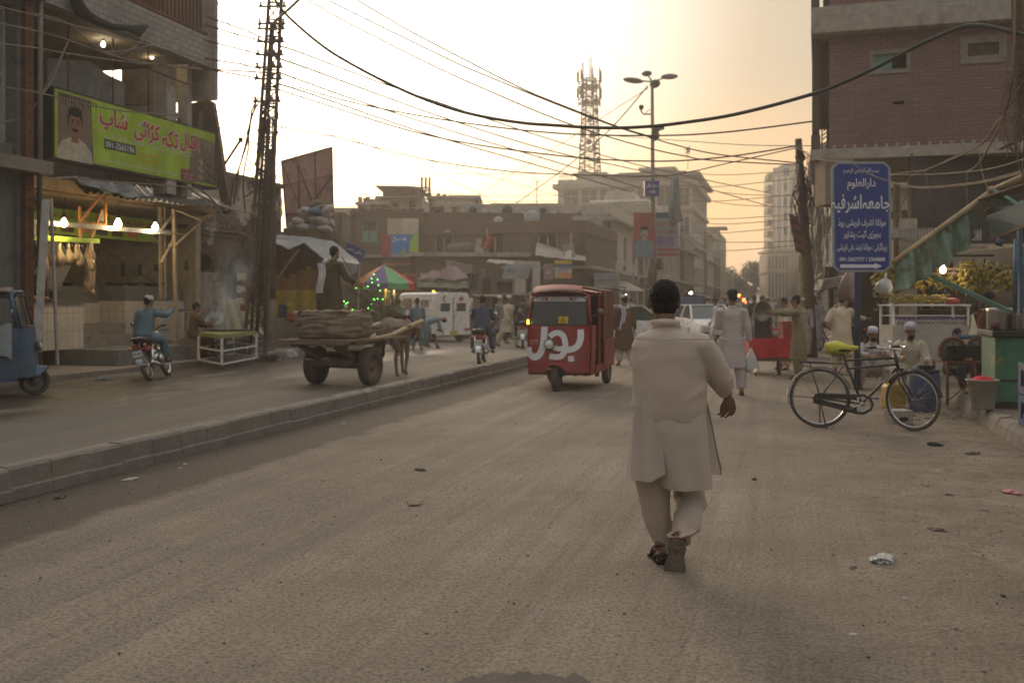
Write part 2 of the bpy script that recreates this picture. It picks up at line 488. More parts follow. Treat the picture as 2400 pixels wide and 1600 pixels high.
K['brick_r'] = brick('brick_r', (.29, .17, .14), (.22, .135, .115), (.14, .115, .1), bw=.29, bh=.08, st=.5, ms=.012)
K['brick_o'] = brick('brick_o', (.2, .14, .1), (.14, .1, .075), (.25, .2, .15), st=.6, plaster=(.42, .38, .31), pt=.52)
K['brick_m'] = brick('brick_m', (.17, .125, .09), (.12, .09, .07), (.21, .17, .13), st=.6)
K['brick_d'] = brick('brick_d', (.16, .11, .085), (.11, .08, .065), (.2, .16, .12), st=.5)
# ================================================================ SETTING
def ground_mat():
 m = bpy.data.materials.new('ground'); m.use_nodes = True
 n_ = m.node_tree; L = n_.links.new; b = n_.nodes['Principled BSDF']; b.inputs['Specular IOR Level'].default_value = .35
 t_ = _n(n_, 'ShaderNodeTexCoord'); P = t_.outputs['Object']
 sp = _n(n_, 'ShaderNodeSeparateXYZ'); L(P, sp.inputs[0])
 def noi(s_, d=6, ro=.65, st=None):
  src = P
  if st:
   mp = _n(n_, 'ShaderNodeMapping'); mp.inputs['Scale'].default_value = st; L(P, mp.inputs[0]); src = mp.outputs[0]
  q = _n(n_, 'ShaderNodeTexNoise'); q.inputs['Scale'].default_value = s_; q.inputs['Detail'].default_value = d
  q.inputs['Roughness'].default_value = ro; L(src, q.inputs['Vector']); return q.outputs[0]
 def rng(x, x0, x1, y0=0, y1=1):
  q = _n(n_, 'ShaderNodeMapRange'); L(x, q.inputs[0])
  for i, z in zip((1, 2, 3, 4), (x0, x1, y0, y1)): q.inputs[i].default_value = z
  return q.outputs[0]
 def mth(op, x, y):
  q = _n(n_, 'ShaderNodeMath', operation=op)
  for i, z in ((0, x), (1, y)):
   if isinstance(z, (int, float)): q.inputs[i].default_value = z
   else: L(z, q.inputs[i])
  return q.outputs[0]
 def mix(f, x, y, bt='MIX'):
  q = _n(n_, 'ShaderNodeMix', data_type='RGBA', blend_type=bt)
  if isinstance(f, float): q.inputs[0].default_value = f
  else: L(f, q.inputs[0])
  for i, z in ((6, x), (7, y)):
   if isinstance(z, tuple): q.inputs[i].default_value = (*z[:3], 1)
   else: L(z, q.inputs[i])
  return q.outputs[2]
 wob = mth('MULTIPLY', mth('SUBTRACT', noi(.7, 6), .5), 1.6)
 tx = mth('ADD', sp.outputs[0], wob)
 wob2 = mth('MULTIPLY', mth('SUBTRACT', noi(1.6, 4), .5), .5)
 tx2 = mth('ADD', sp.outputs[0], wob2)
 road = mix(rng(noi(1., 7, .6, (2.2, .10, 1)), .3, .7), (.25, .205, .155), (.41, .335, .25))
 road = mix(rng(noi(.35, 7, .7), .4, .68, 0, .85), road, (.185, .15, .115))
 road = mix(rng(noi(1., 8, .7, (9, .22, 1)), .5, .72, 0, .55), road, (.15, .125, .1))
 road = mix(rng(noi(1., 6, .7, (5, .1, 1)), .54, .7, 0, .5), road, (.42, .36, .29))
 dirt = mix(rng(noi(1.3, 8), .35, .65), (.17, .13, .09), (.33, .265, .19))
 dirt = mix(rng(noi(4, 7, .75), .52, .6, 0, .6), dirt, (.11, .085, .06))
 col = mix(rng(tx, -.6, 1.6), road, dirt)
 lft = mix(rng(noi(1., 6, .6, (1.5, .15, 1)), .3, .7), (.2, .175, .14), (.3, .255, .195))
 col = mix(rng(tx2, -6.1, -6.3), col, lft)
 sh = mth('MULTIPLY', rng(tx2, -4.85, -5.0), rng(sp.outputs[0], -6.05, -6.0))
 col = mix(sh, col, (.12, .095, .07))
 wet0 = mth('MULTIPLY', mth('MULTIPLY', rng(tx, -9.3, -10.2), rng(sp.outputs[0], -15.0, -14.6)), rng(sp.outputs[1], 38, 26))
 wet = mth('MULTIPLY', wet0, rng(noi(.9, 5, .6, (1.2, .35, 1)), .32, .5))
 col = mix(wet, col, (.05, .035, .025))
 grit = rng(noi(42., 3, .7), .38, .56)
 col = mix(rng(grit, 0, 1, .62, 0), col, (.09, .07, .05))
 col = mix(rng(noi(90., 2, .7), .6, .7, 0, .5), col, (.5, .44, .36))
 vor = _n(n_, 'ShaderNodeTexVoronoi'); vor.inputs['Scale'].default_value = 26; L(P, vor.inputs['Vector'])
 speck = mth('MULTIPLY', rng(vor.outputs[0], .13, .06), rng(noi(2.2, 3), .52, .6))
 col = mix(speck, col, (.06, .05, .04))
 vor2 = _n(n_, 'ShaderNodeTexVoronoi'); vor2.inputs['Scale'].default_value = 17; vor2.inputs['Randomness'].default_value = 1; L(P, vor2.inputs['Vector'])
 speck2 = mth('MULTIPLY', rng(vor2.outputs[0], .09, .05), rng(noi(3.1, 2), .5, .56))
 col = mix(speck2, col, (.42, .36, .28))
 L(col, b.inputs['Base Color'])
 L(rng(wet, 0, 1, .85, .33), b.inputs['Roughness'])
 h = mth('ADD', mth('MULTIPLY', noi(7, 8, .7), 1.0), mth('MULTIPLY', noi(55, 4, .6), .45))
 h = mth('ADD', h, mth('MULTIPLY', noi(1., 4, .6, (3.5, .12, 1)), .8))
 h = mth('MULTIPLY', h, rng(wet, 0, 1, 1, .35))
 bp = _n(n_, 'ShaderNodeBump'); bp.inputs['Strength'].default_value = .9; bp.inputs['Distance'].default_value = .06
 L(h, bp.inputs['Height']); L(bp.outputs[0], b.inputs['Normal'])
 return m
def lines(parts):
 o = []
 for a, b, st in parts:
  n = max(1, round((b - a) / st)); o += [a + (b - a) * i / n for i in range(n)]
 return o + [parts[-1][1]]
gx = lines([(-300, -40, 30), (-40, -8, 4), (-8, 7, .14), (7, 40, 4), (40, 300, 30)])
gy = lines([(-60, 1, 10), (1, 22, .14), (22, 60, 2), (60, 700, 40)])
mb = MB()
def gz(x, y):
 if -8 < x < 7 and 1 < y < 24:
  f = min(1, (x + 8), (7 - x), (y - 1), (24 - y) / 2)
  return f * (noise.noise(V((x * .9, y * .35, 0))) * .012 + noise.noise(V((x * 4, y * 2.2, 3))) * .006)
 return 0
mb.add([(x, y, gz(x, y)) for y in gy for x in gx], [(j * len(gx) + i, j * len(gx) + i + 1, (j + 1) * len(gx) + i + 1, (j + 1) * len(gx) + i) for j in range(len(gy) - 1) for i in range(len(gx) - 1)], sm=True)
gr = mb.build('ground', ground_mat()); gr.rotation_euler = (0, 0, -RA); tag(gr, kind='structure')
mb = MB(); rnd = random.Random(3)
for i in range(3600):
 s = 3.2 + 19 * rnd.random() ** 1.3; t = rnd.uniform(-5.7, 5.5)
 if rnd.random() < .35: t = rnd.choice([-5.6, -5.3, .9, 1.9]) + rnd.gauss(0, .25)
 if t < -5.8 : t = -5.7
 r_ = rnd.uniform(.003, .009) * (1 if rnd.random() < .98 else 1.8)
 mb.ell(R(s, t, gz(t, s) + r_ * .3), (r_, r_ * rnd.uniform(.6, 1.3), r_ * .6), 5, 3, m=rnd.choice([0, 0, 0, 0, 1]), sm=False)
tag(mb.build('gravel', [K['stone'], K['dark']]), kind='stuff')
mb = MB()
mb.grid(lambda u, v: G(1040 + u * 400 , 1630 - v * (60 * sin(pi * u) ** .5 * (1 - .45 * u) + 22 * noise.noise(V((u * 7, 0, 1))) + 9 * noise.noise(V((u * 27, 0, 5)))), .0) + V((0, 0, .016)), 60, 3)
mk('asph', (.085, .075, .065), .9, bump=.5, bs=60)
tag(mb.build('bare_asphalt_patch', K['asph']), kind='structure')
mb = MB()
s = 1.0; rnd = random.Random(5)
KT = -5.92
while s < 52:
 L_ = .46; dz = rnd.uniform(-.008, .008); dt = rnd.uniform(-.006, .006)
 prof = [(0, 0), (0, .085 + dz), (-.02, .10 + dz), (-.03, .24 + dz), (-.055, .265 + dz), (-.17, .268 + dz), (-.17, 0)]
 ch = rnd.choice([0, 0, 0, .012, .03]); a = [R(s + .002 + ch * (i in (3, 4)), KT + dt + p[0], p[1] - ch * .6 * (i == 4)) for i, p in enumerate(prof)]; b = [R(s + L_ - .002, KT + dt + p[0], p[1]) for p in prof]
 k = len(prof)
 mb.add(a + b, [tuple(range(k)), tuple(range(2 * k - 1, k - 1, -1))] + [(i, k + i, k + (i + 1) % k, (i + 1) % k) for i in range(k)])
 s += L_
mk('kerb_c', (.185, .165, .14), .92, c2=(.13, .11, .09), c2s=2.5, bump=.35, bs=22, dust=.35)
tag(mb.build('kerb', K['kerb_c']), kind='structure')
mb = MB()
mb.grid(lambda u, v: R(1 + 51 * v, KT - .165 - .42 * u, .262 - .262 * u ** 2.2 + .012 * noise.noise(V((v * 140, u * 3, 0)))), 6, 240)
mk('dustfill', (.31, .25, .185), .95, c2=(.24, .19, .14), dust=0, bump=.4, bs=15)
tag(mb.build('median_dirt', K['dustfill']), kind='structure')
mb = MB(); s = 5.0; PZ = .19
while s < 16.1:
 L_ = .3; dz = rnd.uniform(-.012, .01)
 prof = [(0, -.02), (.035, .12 + dz), (.07, PZ - .01 + dz), (.2, PZ + dz), (.2, -.02)]
 a = [R(s + .008, 2.37 + p[0], p[1]) for p in prof]; b = [R(s + L_ - .008, 2.37 + p[0], p[1]) for p in prof]; k = len(prof)
 mb.add(a + b, [tuple(range(k))[::-1], tuple(range(k, 2 * k))] + [(i, (i + 1) % k, k + (i + 1) % k, k + i) for i in range(k)])
 s += L_
tag(mb.build('kerb', K['kerb_c']), kind='structure')
mb = MB()
mb.grid(lambda u, v: R(5 + 11.1 * v, 2.57 + 9 * u, PZ - .004 + .012 * noise.noise(V((v * 20, u * 20, 5)))), 30, 40)
mb.grid(lambda u, v: R(16.1, 2.57 + 9 * u, (PZ - .004) * (1 - v)), 20, 1)
mk('pave', (.15, .125, .1), .92, c2=(.08, .065, .05), bump=.35, bs=20, dust=.2)
tag(mb.build('pavement', K['pave']), kind='structure')
mb = MB()
def rbox(mb, s0, s1, t0, t1, z0, z1, m=0):
 vs = [R(a, b, c) for a in (s0, s1) for b in (t0, t1) for c in (z0, z1)]
 mb.add(vs, [(0, 1, 3, 2), (4, 6, 7, 5), (0, 4, 5, 1), (2, 3, 7, 6), (0, 2, 6, 4), (1, 5, 7, 3)], m)
rbox(mb, 8, 42, -40, -14.0, -.05, .09)
tag(mb.build('pavement', K['conc']), kind='structure')
mb = MB()
rbox(mb, 19.2, 24.6, -16.9, -14.55, .09, .45); rbox(mb, 24.6, 26.2, -16.9, -14.9, .09, .33); rbox(mb, 24.6, 33, -16.6, -15.4, .09, .45)
rbox(mb, 24.6, 26.2, -14.9, -14.5, .09, .2)
tag(mb.build('shop_platform', K['grey']), 'stained concrete platform with steps in front of the butcher shop', 'platform')
# ================================================================ BUILDINGS
def wall_from(pxL, YL, pxR, rz):
 o = V(((pxL - CX) * YL / F, YL, 0)); r = (pxR - CX) / F
 return o, (r * o.y - o.x) / (cos(rz) - r * sin(rz))
def frame(o, rz): return Matrix.Translation(V(o)) @ Matrix.Rotation(rz, 4, 'Z')
def facade(mb, w, h, wins, th=.3, z0=0, m=0):
 us = sorted({0, w, *[a for q in wins for a in q[:2]]}); zs = sorted({z0, h, *[a for q in wins for a in q[2:4]]})
 for j in range(len(zs) - 1):
  run = None; zc = (zs[j] + zs[j + 1]) / 2
  for i in range(len(us)):
   solid = i < len(us) - 1 and not any(q[0] < (us[i] + us[i + 1]) / 2 < q[1] and q[2] < zc < q[3] for q in wins)
   if solid and run is None: run = us[i]
   if not solid and run is not None:
    mb.bb((run, 0, zs[j]), (us[i], th, zs[j + 1]), m); run = None
def building(name, label, o, rz, w, d, h, wm, wins=(), sides=None, slabs=(), slab_m='conc_l', frame_m='offw', pane_m='glass', group=None, cat='building', z0=0, core='dark', parapet=0):
 """sides: {'L':wins,'R':wins}; slabs: (z, thickness, overhang)"""
 b = thing(name, label, cat, o, rz, group)
 mb = MB(); facade(mb, w, h, wins, z0=z0)
 SM = {'R': frame((w, 0, 0), pi / 2), 'L': frame((0, d, 0), -pi / 2)}
 sides = sides or {}
 th = .3
 for k_, sw in sides.items():
  mb.M = SM[k_]; facade(mb, d, h, sw, z0=z0); mb.M = None
 if 'L' not in sides: mb.bb((0, th, z0), (.1, d, h))
 if 'R' not in sides: mb.bb((w - .1, th, z0), (w, d, h))
 mb.bb((.1, d - .2, z0), (w - .1, d, h)); mb.bb((.1, th, h - .15), (w - .1, d - .2, h - .01))
 if parapet: mb.bb((-.05, -.05, h), (w + .05, .2, h + parapet)); mb.bb((w - .15, .2, h), (w + .05, d, h + parapet)); mb.bb((-.05, .2, h), (.15, d, h + parapet))
 mb.build('wall', K[wm] if isinstance(wm, str) else wm, b, w=False)
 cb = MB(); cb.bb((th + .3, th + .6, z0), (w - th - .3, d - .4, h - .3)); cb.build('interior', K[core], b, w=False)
 if slabs:
  sb = MB()
  for z, t, ov in slabs: sb.bb((-ov, -ov, z), (w + ov, d + ov * .3, z + t))
  sb.build('floor_slab', K[slab_m], b, w=False)
 for M_, ws in [(None, wins)] + [(SM[k_], sw) for k_, sw in sides.items()]:
  for q in ws:
   kd = q[4] if len(q) > 4 else 'w'
   if kd == 'o': continue
   fm = MB(); fm.M = M_; u0, u1, z0_, z1 = q[:4]; y = .1; f = .07 if kd != 'big' else .1
   fm.bb((u0, y, z0_), (u0 + f, y + .08, z1)); fm.bb((u1 - f, y, z0_), (u1, y + .08, z1))
   fm.bb((u0 + f, y, z0_), (u1 - f, y + .08, z0_ + f)); fm.bb((u0 + f, y, z1 - f), (u1 - f, y + .08, z1))
   if u1 - u0 > .8: fm.bb(((u0 + u1) / 2 - .03, y + .005, z0_ + f), ((u0 + u1) / 2 + .03, y + .075, z1 - f))
   if z1 - z0_ > 1.5: fm.bb((u0 + f, y + .01, z0_ + (z1 - z0_) * .62), (u1 - f, y + .07, z0_ + (z1 - z0_) * .62 + .06))
   fm.bb((u0 - .06, -.06, z0_ - .08), (u1 + .06, .1, z0_ - .002))
   fo = fm.build('window', K[frame_m], b, w=False)
   pm = MB(); pm.M = M_; pm.bb((u0 + f * .5, y + .03, z0_ + f * .5), (u1 - f * .5, y + .05, z1 - f * .5)); pm.build('pane', K[pane_m], fo, w=False)
 return b
def zat(py, Y): return CH - (py - HY) * Y / F
def winrow(x0, x1, n, ww, z0, z1, kd='w'):
 st = (x1 - x0) / n
 return [(x0 + st * (i + .5) - ww / 2, x0 + st * (i + .5) + ww / 2, z0, z1, kd) for i in range(n)]
UR = pi / 2 - RA
oN = R(107, -10); wN = 14.6; oNL = oN - N * wN
Yn = oN.y
zz = lambda py: zat(py, Yn)
wins = [(.6 + i * 2.05, 2.35 + i * 2.05, zz(482), zz(436), 'big') for i in range(7)] + [(.6 + i * 2.05, 2.35 + i * 2.05, zz(560), zz(505), 'big') for i in range(7)] + winrow(.3, 14.3, 9, 1.0, zz(625), zz(590))
sw = [(.6 + i * 2.3, 2.1 + i * 2.3, z, z + 1.9) for i in range(8) for z in (3.2, 6.2, 9.2, 12.0)]
bN = building('office_block', 'large concrete office block with tall bays and flat overhanging roof behind the lamp post', oNL, -RA, wN, 20, zz(412), 'offw', wins, {'R': sw},
    [(zz(492), .35, .25), (zz(578), .3, .35), (zz(434), .5, .5)], frame_m='conc_l')
mb = MB(); mb.M = MW[bN.name]
mb.bb((5.6, -.8, zz(412)), (wN + .9, 18, zz(404))); mb.bb((6.6, .5, zz(404)), (13.9, 12, zz(398)))
mb.build('roof', K['conc'], bN)
mb = MB(); mb.M = MW[bN.name]; mb.bb((9.0, 4, zz(404)), (11.9, 8, zz(385))); mb.bb((8.4, 3.4, zz(385)), (12.5, 8.6, zz(379))); mb.build('stair_tower', K['offw'], bN)
mb = MB(); mb.M = MW[bN.name]; mb.bb((1.9, 1, zz(412)), (4.9, 5, zz(399))); mb.bb((1.5, .6, zz(399)), (5.3, 5.4, zz(394))); mb.build('roof_cabin', K['offw'], bN)
mb = MB(); mb.M = MW[bN.name]
for i in range(12): mb.bb((.1 + i * .14, .02, zz(412)), (.14 + i * .14, .06, zz(403)))
mb.bb((0, 0, zz(403)), (1.8, .08, zz(403) + .06)); mb.build('railing', K['steel'], bN)
def lattice(mb, base, top, wb, wt, n, r=.05, m=0, bays=None, rot=RA, legs=4):
 base, top = V(base), V(top)
 def cor(f):
  c = base.lerp(top, f); w_ = (wb + (wt - wb) * f) / 2
  return [c + V((cos(a) * w_ * 1.414, sin(a) * w_ * 1.414, 0)) for a in [rot + pi / 4 + i * pi / 2 for i in range(4)]]
 prev = cor(0)
 for i in range(1, n + 1):
  cur = cor(i / n)
  for j in range(4):
   mb.bar(prev[j], cur[j], r * 1.6, m=m)
   mb.bar(cur[j], cur[(j + 1) % 4], r, m=m)
   if i % 2: mb.bar(prev[j], cur[(j + 1) % 4], r * .8, m=m)
   else: mb.bar(prev[(j + 1) % 4], cur[j], r * .8, m=m)
  prev = cur
Yt = 112.
def ct(py): return zat(py, Yt)
tb = W(1382, 412, Yt); tw = thing('cell_tower', 'tall lattice cell tower crowded with antennas on the office roof', 'cell tower', tb, 0)
mb = MB(); lattice(mb, tb, W(1382, 185, Yt), 1.9, 1.1, 22, .07); mb.build('mast', K['dark'], tw)
for py in (305 - 62, 205):
 mb = MB(); c = W(1382, py, Yt)
 for z in (0, .5):
  mb.tube([c + V((cos(a) * 1.25, sin(a) * 1.25, z)) for a in [i * pi / 6 for i in range(12)]], .06, 5, closed=True)
 for i in range(12): mb.bar(c, c + V((cos(i * pi / 6) * 1.25, sin(i * pi / 6) * 1.25, 0)), .07)
 mb.build('platform', K['dark'], tw)
 for i in range(7):
  a = i * 2 * pi / 7 + .3; q = c + V((cos(a) * 1.25, sin(a) * 1.25, .2)); mb = MB()
  mb.tube([q - V((0, 0, .6)), q + V((0, 0, 1.9 + (i % 3) * .5))], .05, 6); mb.box(q + V((cos(a) * .12, sin(a) * .12, 1.0)), (.16, .12, 1.1), rz=a)
  mb.build('antenna', K['dark'], tw)
rnd = random.Random(9)
for i in range(14):
 py = rnd.uniform(215, 395); a = rnd.uniform(0, 6.28); q = W(1382, py, Yt) + V((cos(a) * 1.1, sin(a) * 1.1, 0)); mb = MB()
 mb.lathe(q, [(0, .1), (.3, .05), (.32, -.05), (0, -.1)], 12, axis='X', rot=Matrix.Rotation(a, 3, 'Z')); mb.build('dish', K['dark'], tw)
mb = MB(); c = W(1382, 185, Yt); mb.tube([c, c + V((0, 0, 3.6))], [.06, .03], 6); mb.build('lightning_rod', K['steel'], tw)
o, w_ = wall_from(1398, 84, 1505, -RA); Yc = 84; zz = lambda py: zat(py, Yc - .5)
pxu = lambda px: wall_from(1398, 84, px, -RA)[1]
wins = [(pxu(a), pxu(b), zz(y1), zz(y0)) for a, b in ((1422, 1431.5), (1435, 1443.5), (1451, 1459.5), (1464, 1473)) for y0, y1 in ((477, 488), (495, 515), (542, 554), (565, 592), (612, 634))]
bC = building('town_house', 'white old town house with paired windows behind the portrait posters', o, -RA, w_, 12, zz(472), 'white', wins, None, [(zz(492), .18, .3), (zz(538), .22, .35), (zz(600), .2, .3), (zz(474), .15, .5)], slab_m='white', frame_m='white')
mb = MB(); mb.M = MW[bC.name]
mb.prism([(0, 0), (w_ * .78, 0), (w_ * .62, .9), (w_ * .12, .9)], 5, (.3, 6, zz(468)), (1, 0, 0), (0, 0, 1)); mb.bb((w_ * .4, 2, zz(460)), (w_ * .62, 4, zz(448))); mb.build('roof', K['conc_l'], bC)
o, w_ = wall_from(1355, 80, 1424, -RA)
building('side_wing', 'plain pale two storey wing beside the white town house', o, -RA, w_, 9, zat(475, 80), 'offw', winrow(.3, w_ - .2, 3, .5, zat(530, 80), zat(500, 80)), None, [(zat(492, 80), .15, .2)])
o = R(150, -10); wY = 9.5; Yy = o.y; zz = lambda py: zat(py, Yy)
rows = [r0 for k in range(4) for r0 in winrow(.4, 9.2, 5, .9, 1.2 + 2.8 * k, 2.8 + 2.8 * k)]
bY = building('apartment_block', 'tall yellowish apartment block at the far end of the left row', o - N * 7.2, -RA, 7.2, 16, zz(545), 'yellowish', [q for q in rows if q[1] < 7], {'R': [(1 + 2.6 * i, 2.1 + 2.6 * i, 1.2 + 2.8 * k, 2.8 + 2.8 * k) for i in range(5) for k in range(4)]}, [(2.9 + 2.8 * k, .15, .1) for k in range(3)])
mb = MB(); mb.M = MW[bY.name]; mb.bb((1.2, .2, zz(545)), (7.1, 3, zz(536))); mb.bb((1, 0, zz(536)), (8.2, 4, zz(531))); mb.build('roof', K['conc'], bY)
def street_house(side, s0, s1, t, h, wm, lab, nm='shop_house', seed=0, fl=3.1, group=None):
 r_ = random.Random(seed); L_ = s1 - s0
 wins = []
 n = max(2, int(L_ / 3))
 z = 3.4
 while z + 2 < h:
  wins += winrow(.3, L_ - .3, n, 1.1 + r_.random() * .5, z + .5, z + 2.1); z += fl
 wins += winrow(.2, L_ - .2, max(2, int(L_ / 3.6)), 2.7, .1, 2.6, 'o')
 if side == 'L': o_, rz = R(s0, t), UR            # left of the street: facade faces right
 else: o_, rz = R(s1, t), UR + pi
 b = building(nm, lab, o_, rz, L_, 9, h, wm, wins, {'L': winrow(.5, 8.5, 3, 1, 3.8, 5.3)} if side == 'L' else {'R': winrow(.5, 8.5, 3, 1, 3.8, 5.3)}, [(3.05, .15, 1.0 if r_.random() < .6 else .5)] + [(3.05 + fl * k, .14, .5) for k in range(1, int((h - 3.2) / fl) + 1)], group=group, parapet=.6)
 return b
LH = [(47, 56, -9.5, 4.8, 'brick_m', 'low brick shop with a projecting slab just past the white pillar'), (57, 68, -10, 6.5, 'offw', 'two storey pale shop house left of the lamp post'),
  (69, 82, -9.8, 7.6, 'conc_l', 'grey shop house with balconies right behind the lamp post'), (83, 95, -10, 8.5, 'offw', 'three storey white shop house with balconies below the office block'), (96, 106.5, -9.7, 7.4, 'conc', 'dark grey shop house under the right end of the office block'),
  (122, 133, -9.6, 9.5, 'offw', 'pale shop house between the office block and the yellow block'), (134, 149, -9.8, 6.8, 'brick_m', 'low brick house in front of the yellowish block'),
  (168, 190, -9.5, 5.5, 'conc_l', 'low hazy building beyond the yellowish block')]
for i, (a, b, t, h, m_, lab) in enumerate(LH): street_house('L', a, b, t, h, m_, lab, seed=i)
RH = [(44, 58, 2.6, 11.5, 'cream', 'cream house behind the tangle of wires next to the utility pole'), (59, 78, 2.3, 9.0, 'offw', 'hazy pale house beyond the wire tangle on the right'),
  (80, 104, 2.0, 13, 'conc_l', 'tall hazy grey house below the round topped tower'), (106, 132, 2.2, 9, 'yellowish', 'hazy yellow house far down the right row'), (134, 175, 1.6, 7, 'conc', 'low hazy house at the far end of the right row')]
for i, (a, b, t, h, m_, lab) in enumerate(RH): street_house('R', a, b, t, h, m_, lab, seed=20 + i)
Yq = 158; zz = lambda py: zat(py, Yq)
o, w_ = wall_from(1812, Yq, 1890, -.1)
wn_ = [(1.6 + i * 1.9, 2.5 + i * 1.9, zz(690) + 2.35 * k, zz(690) + 2.35 * k + 1.3) for i in range(2) for k in range(4, 9)]
bT = building('residential_tower', 'tall round topped tower hazy above the far end of the street', o, -.1, w_, 10, zz(408), 'cream', wn_, None, slabs=[(zz(590), .4, .9)])
mb = MB(); mb.M = MW[bT.name]
mb.prism([(w_ / 2 - cos(a) * w_ * .46, sin(a) * 1.7) for a in [i * pi / 12 for i in range(13)]], -8, (.0, .6, zz(408)), (1, 0, 0), (0, 0, 1)); mb.build('roof', K['conc_l'], bT)
for k in range(7):
 mb = MB(); mb.M = MW[bT.name]; z = zz(412) - 1.35 * 1.35 * (k + .2); mb.bb((-.75, .6, z), (.0, 4, z + .8)); mb.build('balcony', K['conc'], bT)
mb = MB(); mb.M = MW[bT.name]
for k in range(6): mb.bb((.3 + k * .95, -.22, zz(590)), (.6 + k * .95, -.002, zz(415)))
mb.build('pilaster', K['white'], bT)
o, w_ = wall_from(1798, 150, 1850, -.1)
building('office_podium', 'ribbed hazy block standing below the round topped tower', o, -.1, w_, 8, zat(594, 150), 'cream', winrow(.1, w_ - .1, 6, .32, 1, zat(640, 150)) + winrow(.1, w_ - .1, 6, .32, zat(630, 150), zat(600, 150)), None, [(zat(640, 150), .2, .15)])
YK = 50; zz = lambda py: zat(py, YK)
o, w_ = wall_from(822, YK, 990, .05)
pu = lambda px: wall_from(822, YK, px, .05)[1]
bK = building('brick_house', 'brown brick house with green shuttered window and three billboards', o, .05, w_, 8, zz(500), 'brick_d', [(pu(848), pu(884), zz(564), zz(516))], {'L': []}, [(zz(604), .15, .35)], frame_m='teal_l', parapet=.1)
mb = MB(); mb.M = MW[bK.name]
for a, b in ((849, 865), (867, 883)):
 mb.bb((pu(a), .04, zz(564)), (pu(b), .1, zz(541)))
mb.build('shutter', K['teal_l'], bK)
mb = MB(); mb.M = MW[bK.name]
for i in range(26): mb.box((w_ * (i + .5) / 26, .2, zz(500) + .12), (.16, .3, rnd.uniform(.1, .35)), rz=rnd.random())
mb.build('roof_rubble', K['brick_d'], bK)
YK2 = 51.5; zz = lambda py: zat(py, YK2)
o, w2 = wall_from(990, YK2, 1345, .12)
pu = lambda px: wall_from(990, YK2, px, .12)[1]
bK2 = building('brick_house', 'long plain brown brick building above the row of tarps behind the ambulance', o, .12, w2, 8, zz(497), 'brick_m', [(pu(1205), pu(1255), zz(595), zz(562), 'o'), (pu(1285), pu(1310), zz(600), zz(570), 'o')], None, frame_m='conc')
YS = 48; zz = lambda py: zat(py, YS)
o, w3 = wall_from(975, YS, 1228, .1)
pu = lambda px: wall_from(975, YS, px, .1)[1]
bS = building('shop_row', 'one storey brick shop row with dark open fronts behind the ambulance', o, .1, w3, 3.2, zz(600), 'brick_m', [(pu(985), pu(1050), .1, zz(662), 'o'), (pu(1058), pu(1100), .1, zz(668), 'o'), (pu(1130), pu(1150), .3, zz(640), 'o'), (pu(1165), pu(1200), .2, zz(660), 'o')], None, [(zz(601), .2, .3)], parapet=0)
o, w4 = wall_from(1208, 44, 1266, .1)
building('white_pillar', 'pale tiled wall end with a ladder between two shops', o, .1, w4, 1.2, zat(612, 44), 'offw', [(w4 * .42, w4 * .68, .1, zat(630, 44), 'o')], cat='wall')
Yr = 68; zz = lambda py: zat(py, Yr)
o, w_ = wall_from(868, Yr, 990, 0)
pu = lambda px: wall_from(868, Yr, px, 0)[1]
bR = building('roof_pavilion', 'old rooftop pavilion with wide eaves above the brick house', o, 0, w_, 6, zz(466), 'offw', [(pu(915), pu(935), zz(486), zz(472), 'o'), (pu(958), pu(975), zz(486), zz(472), 'o')], z0=0)
mb = MB(); mb.M = MW[bR.name]; mb.bb((pu(884), -.8, zz(466)), (pu(990), 6, zz(462))); mb.bb((pu(896), .2, zz(462)), (pu(980), 4.5, zz(442)))
x0, x1 = pu(882), pu(992)
mb.add([(x0, -.9, zz(438)), (x1, -.9, zz(442)), (x1, 5.6, zz(442)), (x0, 5.6, zz(438)), (x0 + 1, 1, zz(433)), (x1 - 1.1, 1, zz(431)), (x1 - 1.1, 4, zz(431)), (x0 + 1, 4, zz(433)), (x0 + .1, -.8, zz(442)), (x1 - .1, -.8, zz(442)), (x1 - .1, 5.5, zz(442)), (x0 + .1, 5.5, zz(442))],
  [(0, 1, 5, 4), (1, 2, 6, 5), (2, 3, 7, 6), (3, 0, 4, 7), (4, 5, 6, 7), (8, 11, 10, 9), (0, 8, 9, 1), (1, 9, 10, 2), (2, 10, 11, 3), (3, 11, 8, 0)])
mb.build('roof', K['conc'], bR)
def simple_block(name, label, pL, pR, Y, ytop, wm, rz=0, d=6, wins=(), rods=(), ybase=None, group=None):
 o_, w_ = wall_from(pL, Y, pR, rz); pu_ = lambda px: wall_from(pL, Y, px, rz)[1]
 b = building(name, label, o_, rz, w_, d, zat(ytop, Y), wm, [(pu_(a), pu_(b_), zat(y1, Y), zat(y0, Y), 'o') for a, b_, y0, y1 in wins], {'L': [], 'R': []}, [(zat(ytop, Y) - .05, .18, .15)], group=group)
 for px, y0 in rods:
  mb = MB(); mb.M = MW[b.name]; u = pu_(px); z0 = zat(ytop, Y) + .1
  mb.bb((u - .13, .3, z0), (u + .13, .56, zat(y0, Y)))
  for q in (-.08, .08): mb.bar((u + q, .4, zat(y0, Y)), (u + q * 1.3, .42, zat(y0 - 11, Y)), .03)
  mb.build('column', K['conc'], b)
 return b
simple_block('unfinished_house', 'unfinished house with bare rebar columns at the left of the rooftops', 838, 905, 66, 478, 'conc', wins=[(868, 893, 481, 486)], rods=[(842, 460), (854, 463), (860, 460), (868, 467), (882, 460)])
simple_block('peach_house', 'narrow peach house with a green door behind the brown brick house', 780, 832, 62, 492, 'cream', wins=[(786, 801, 525, 548)])
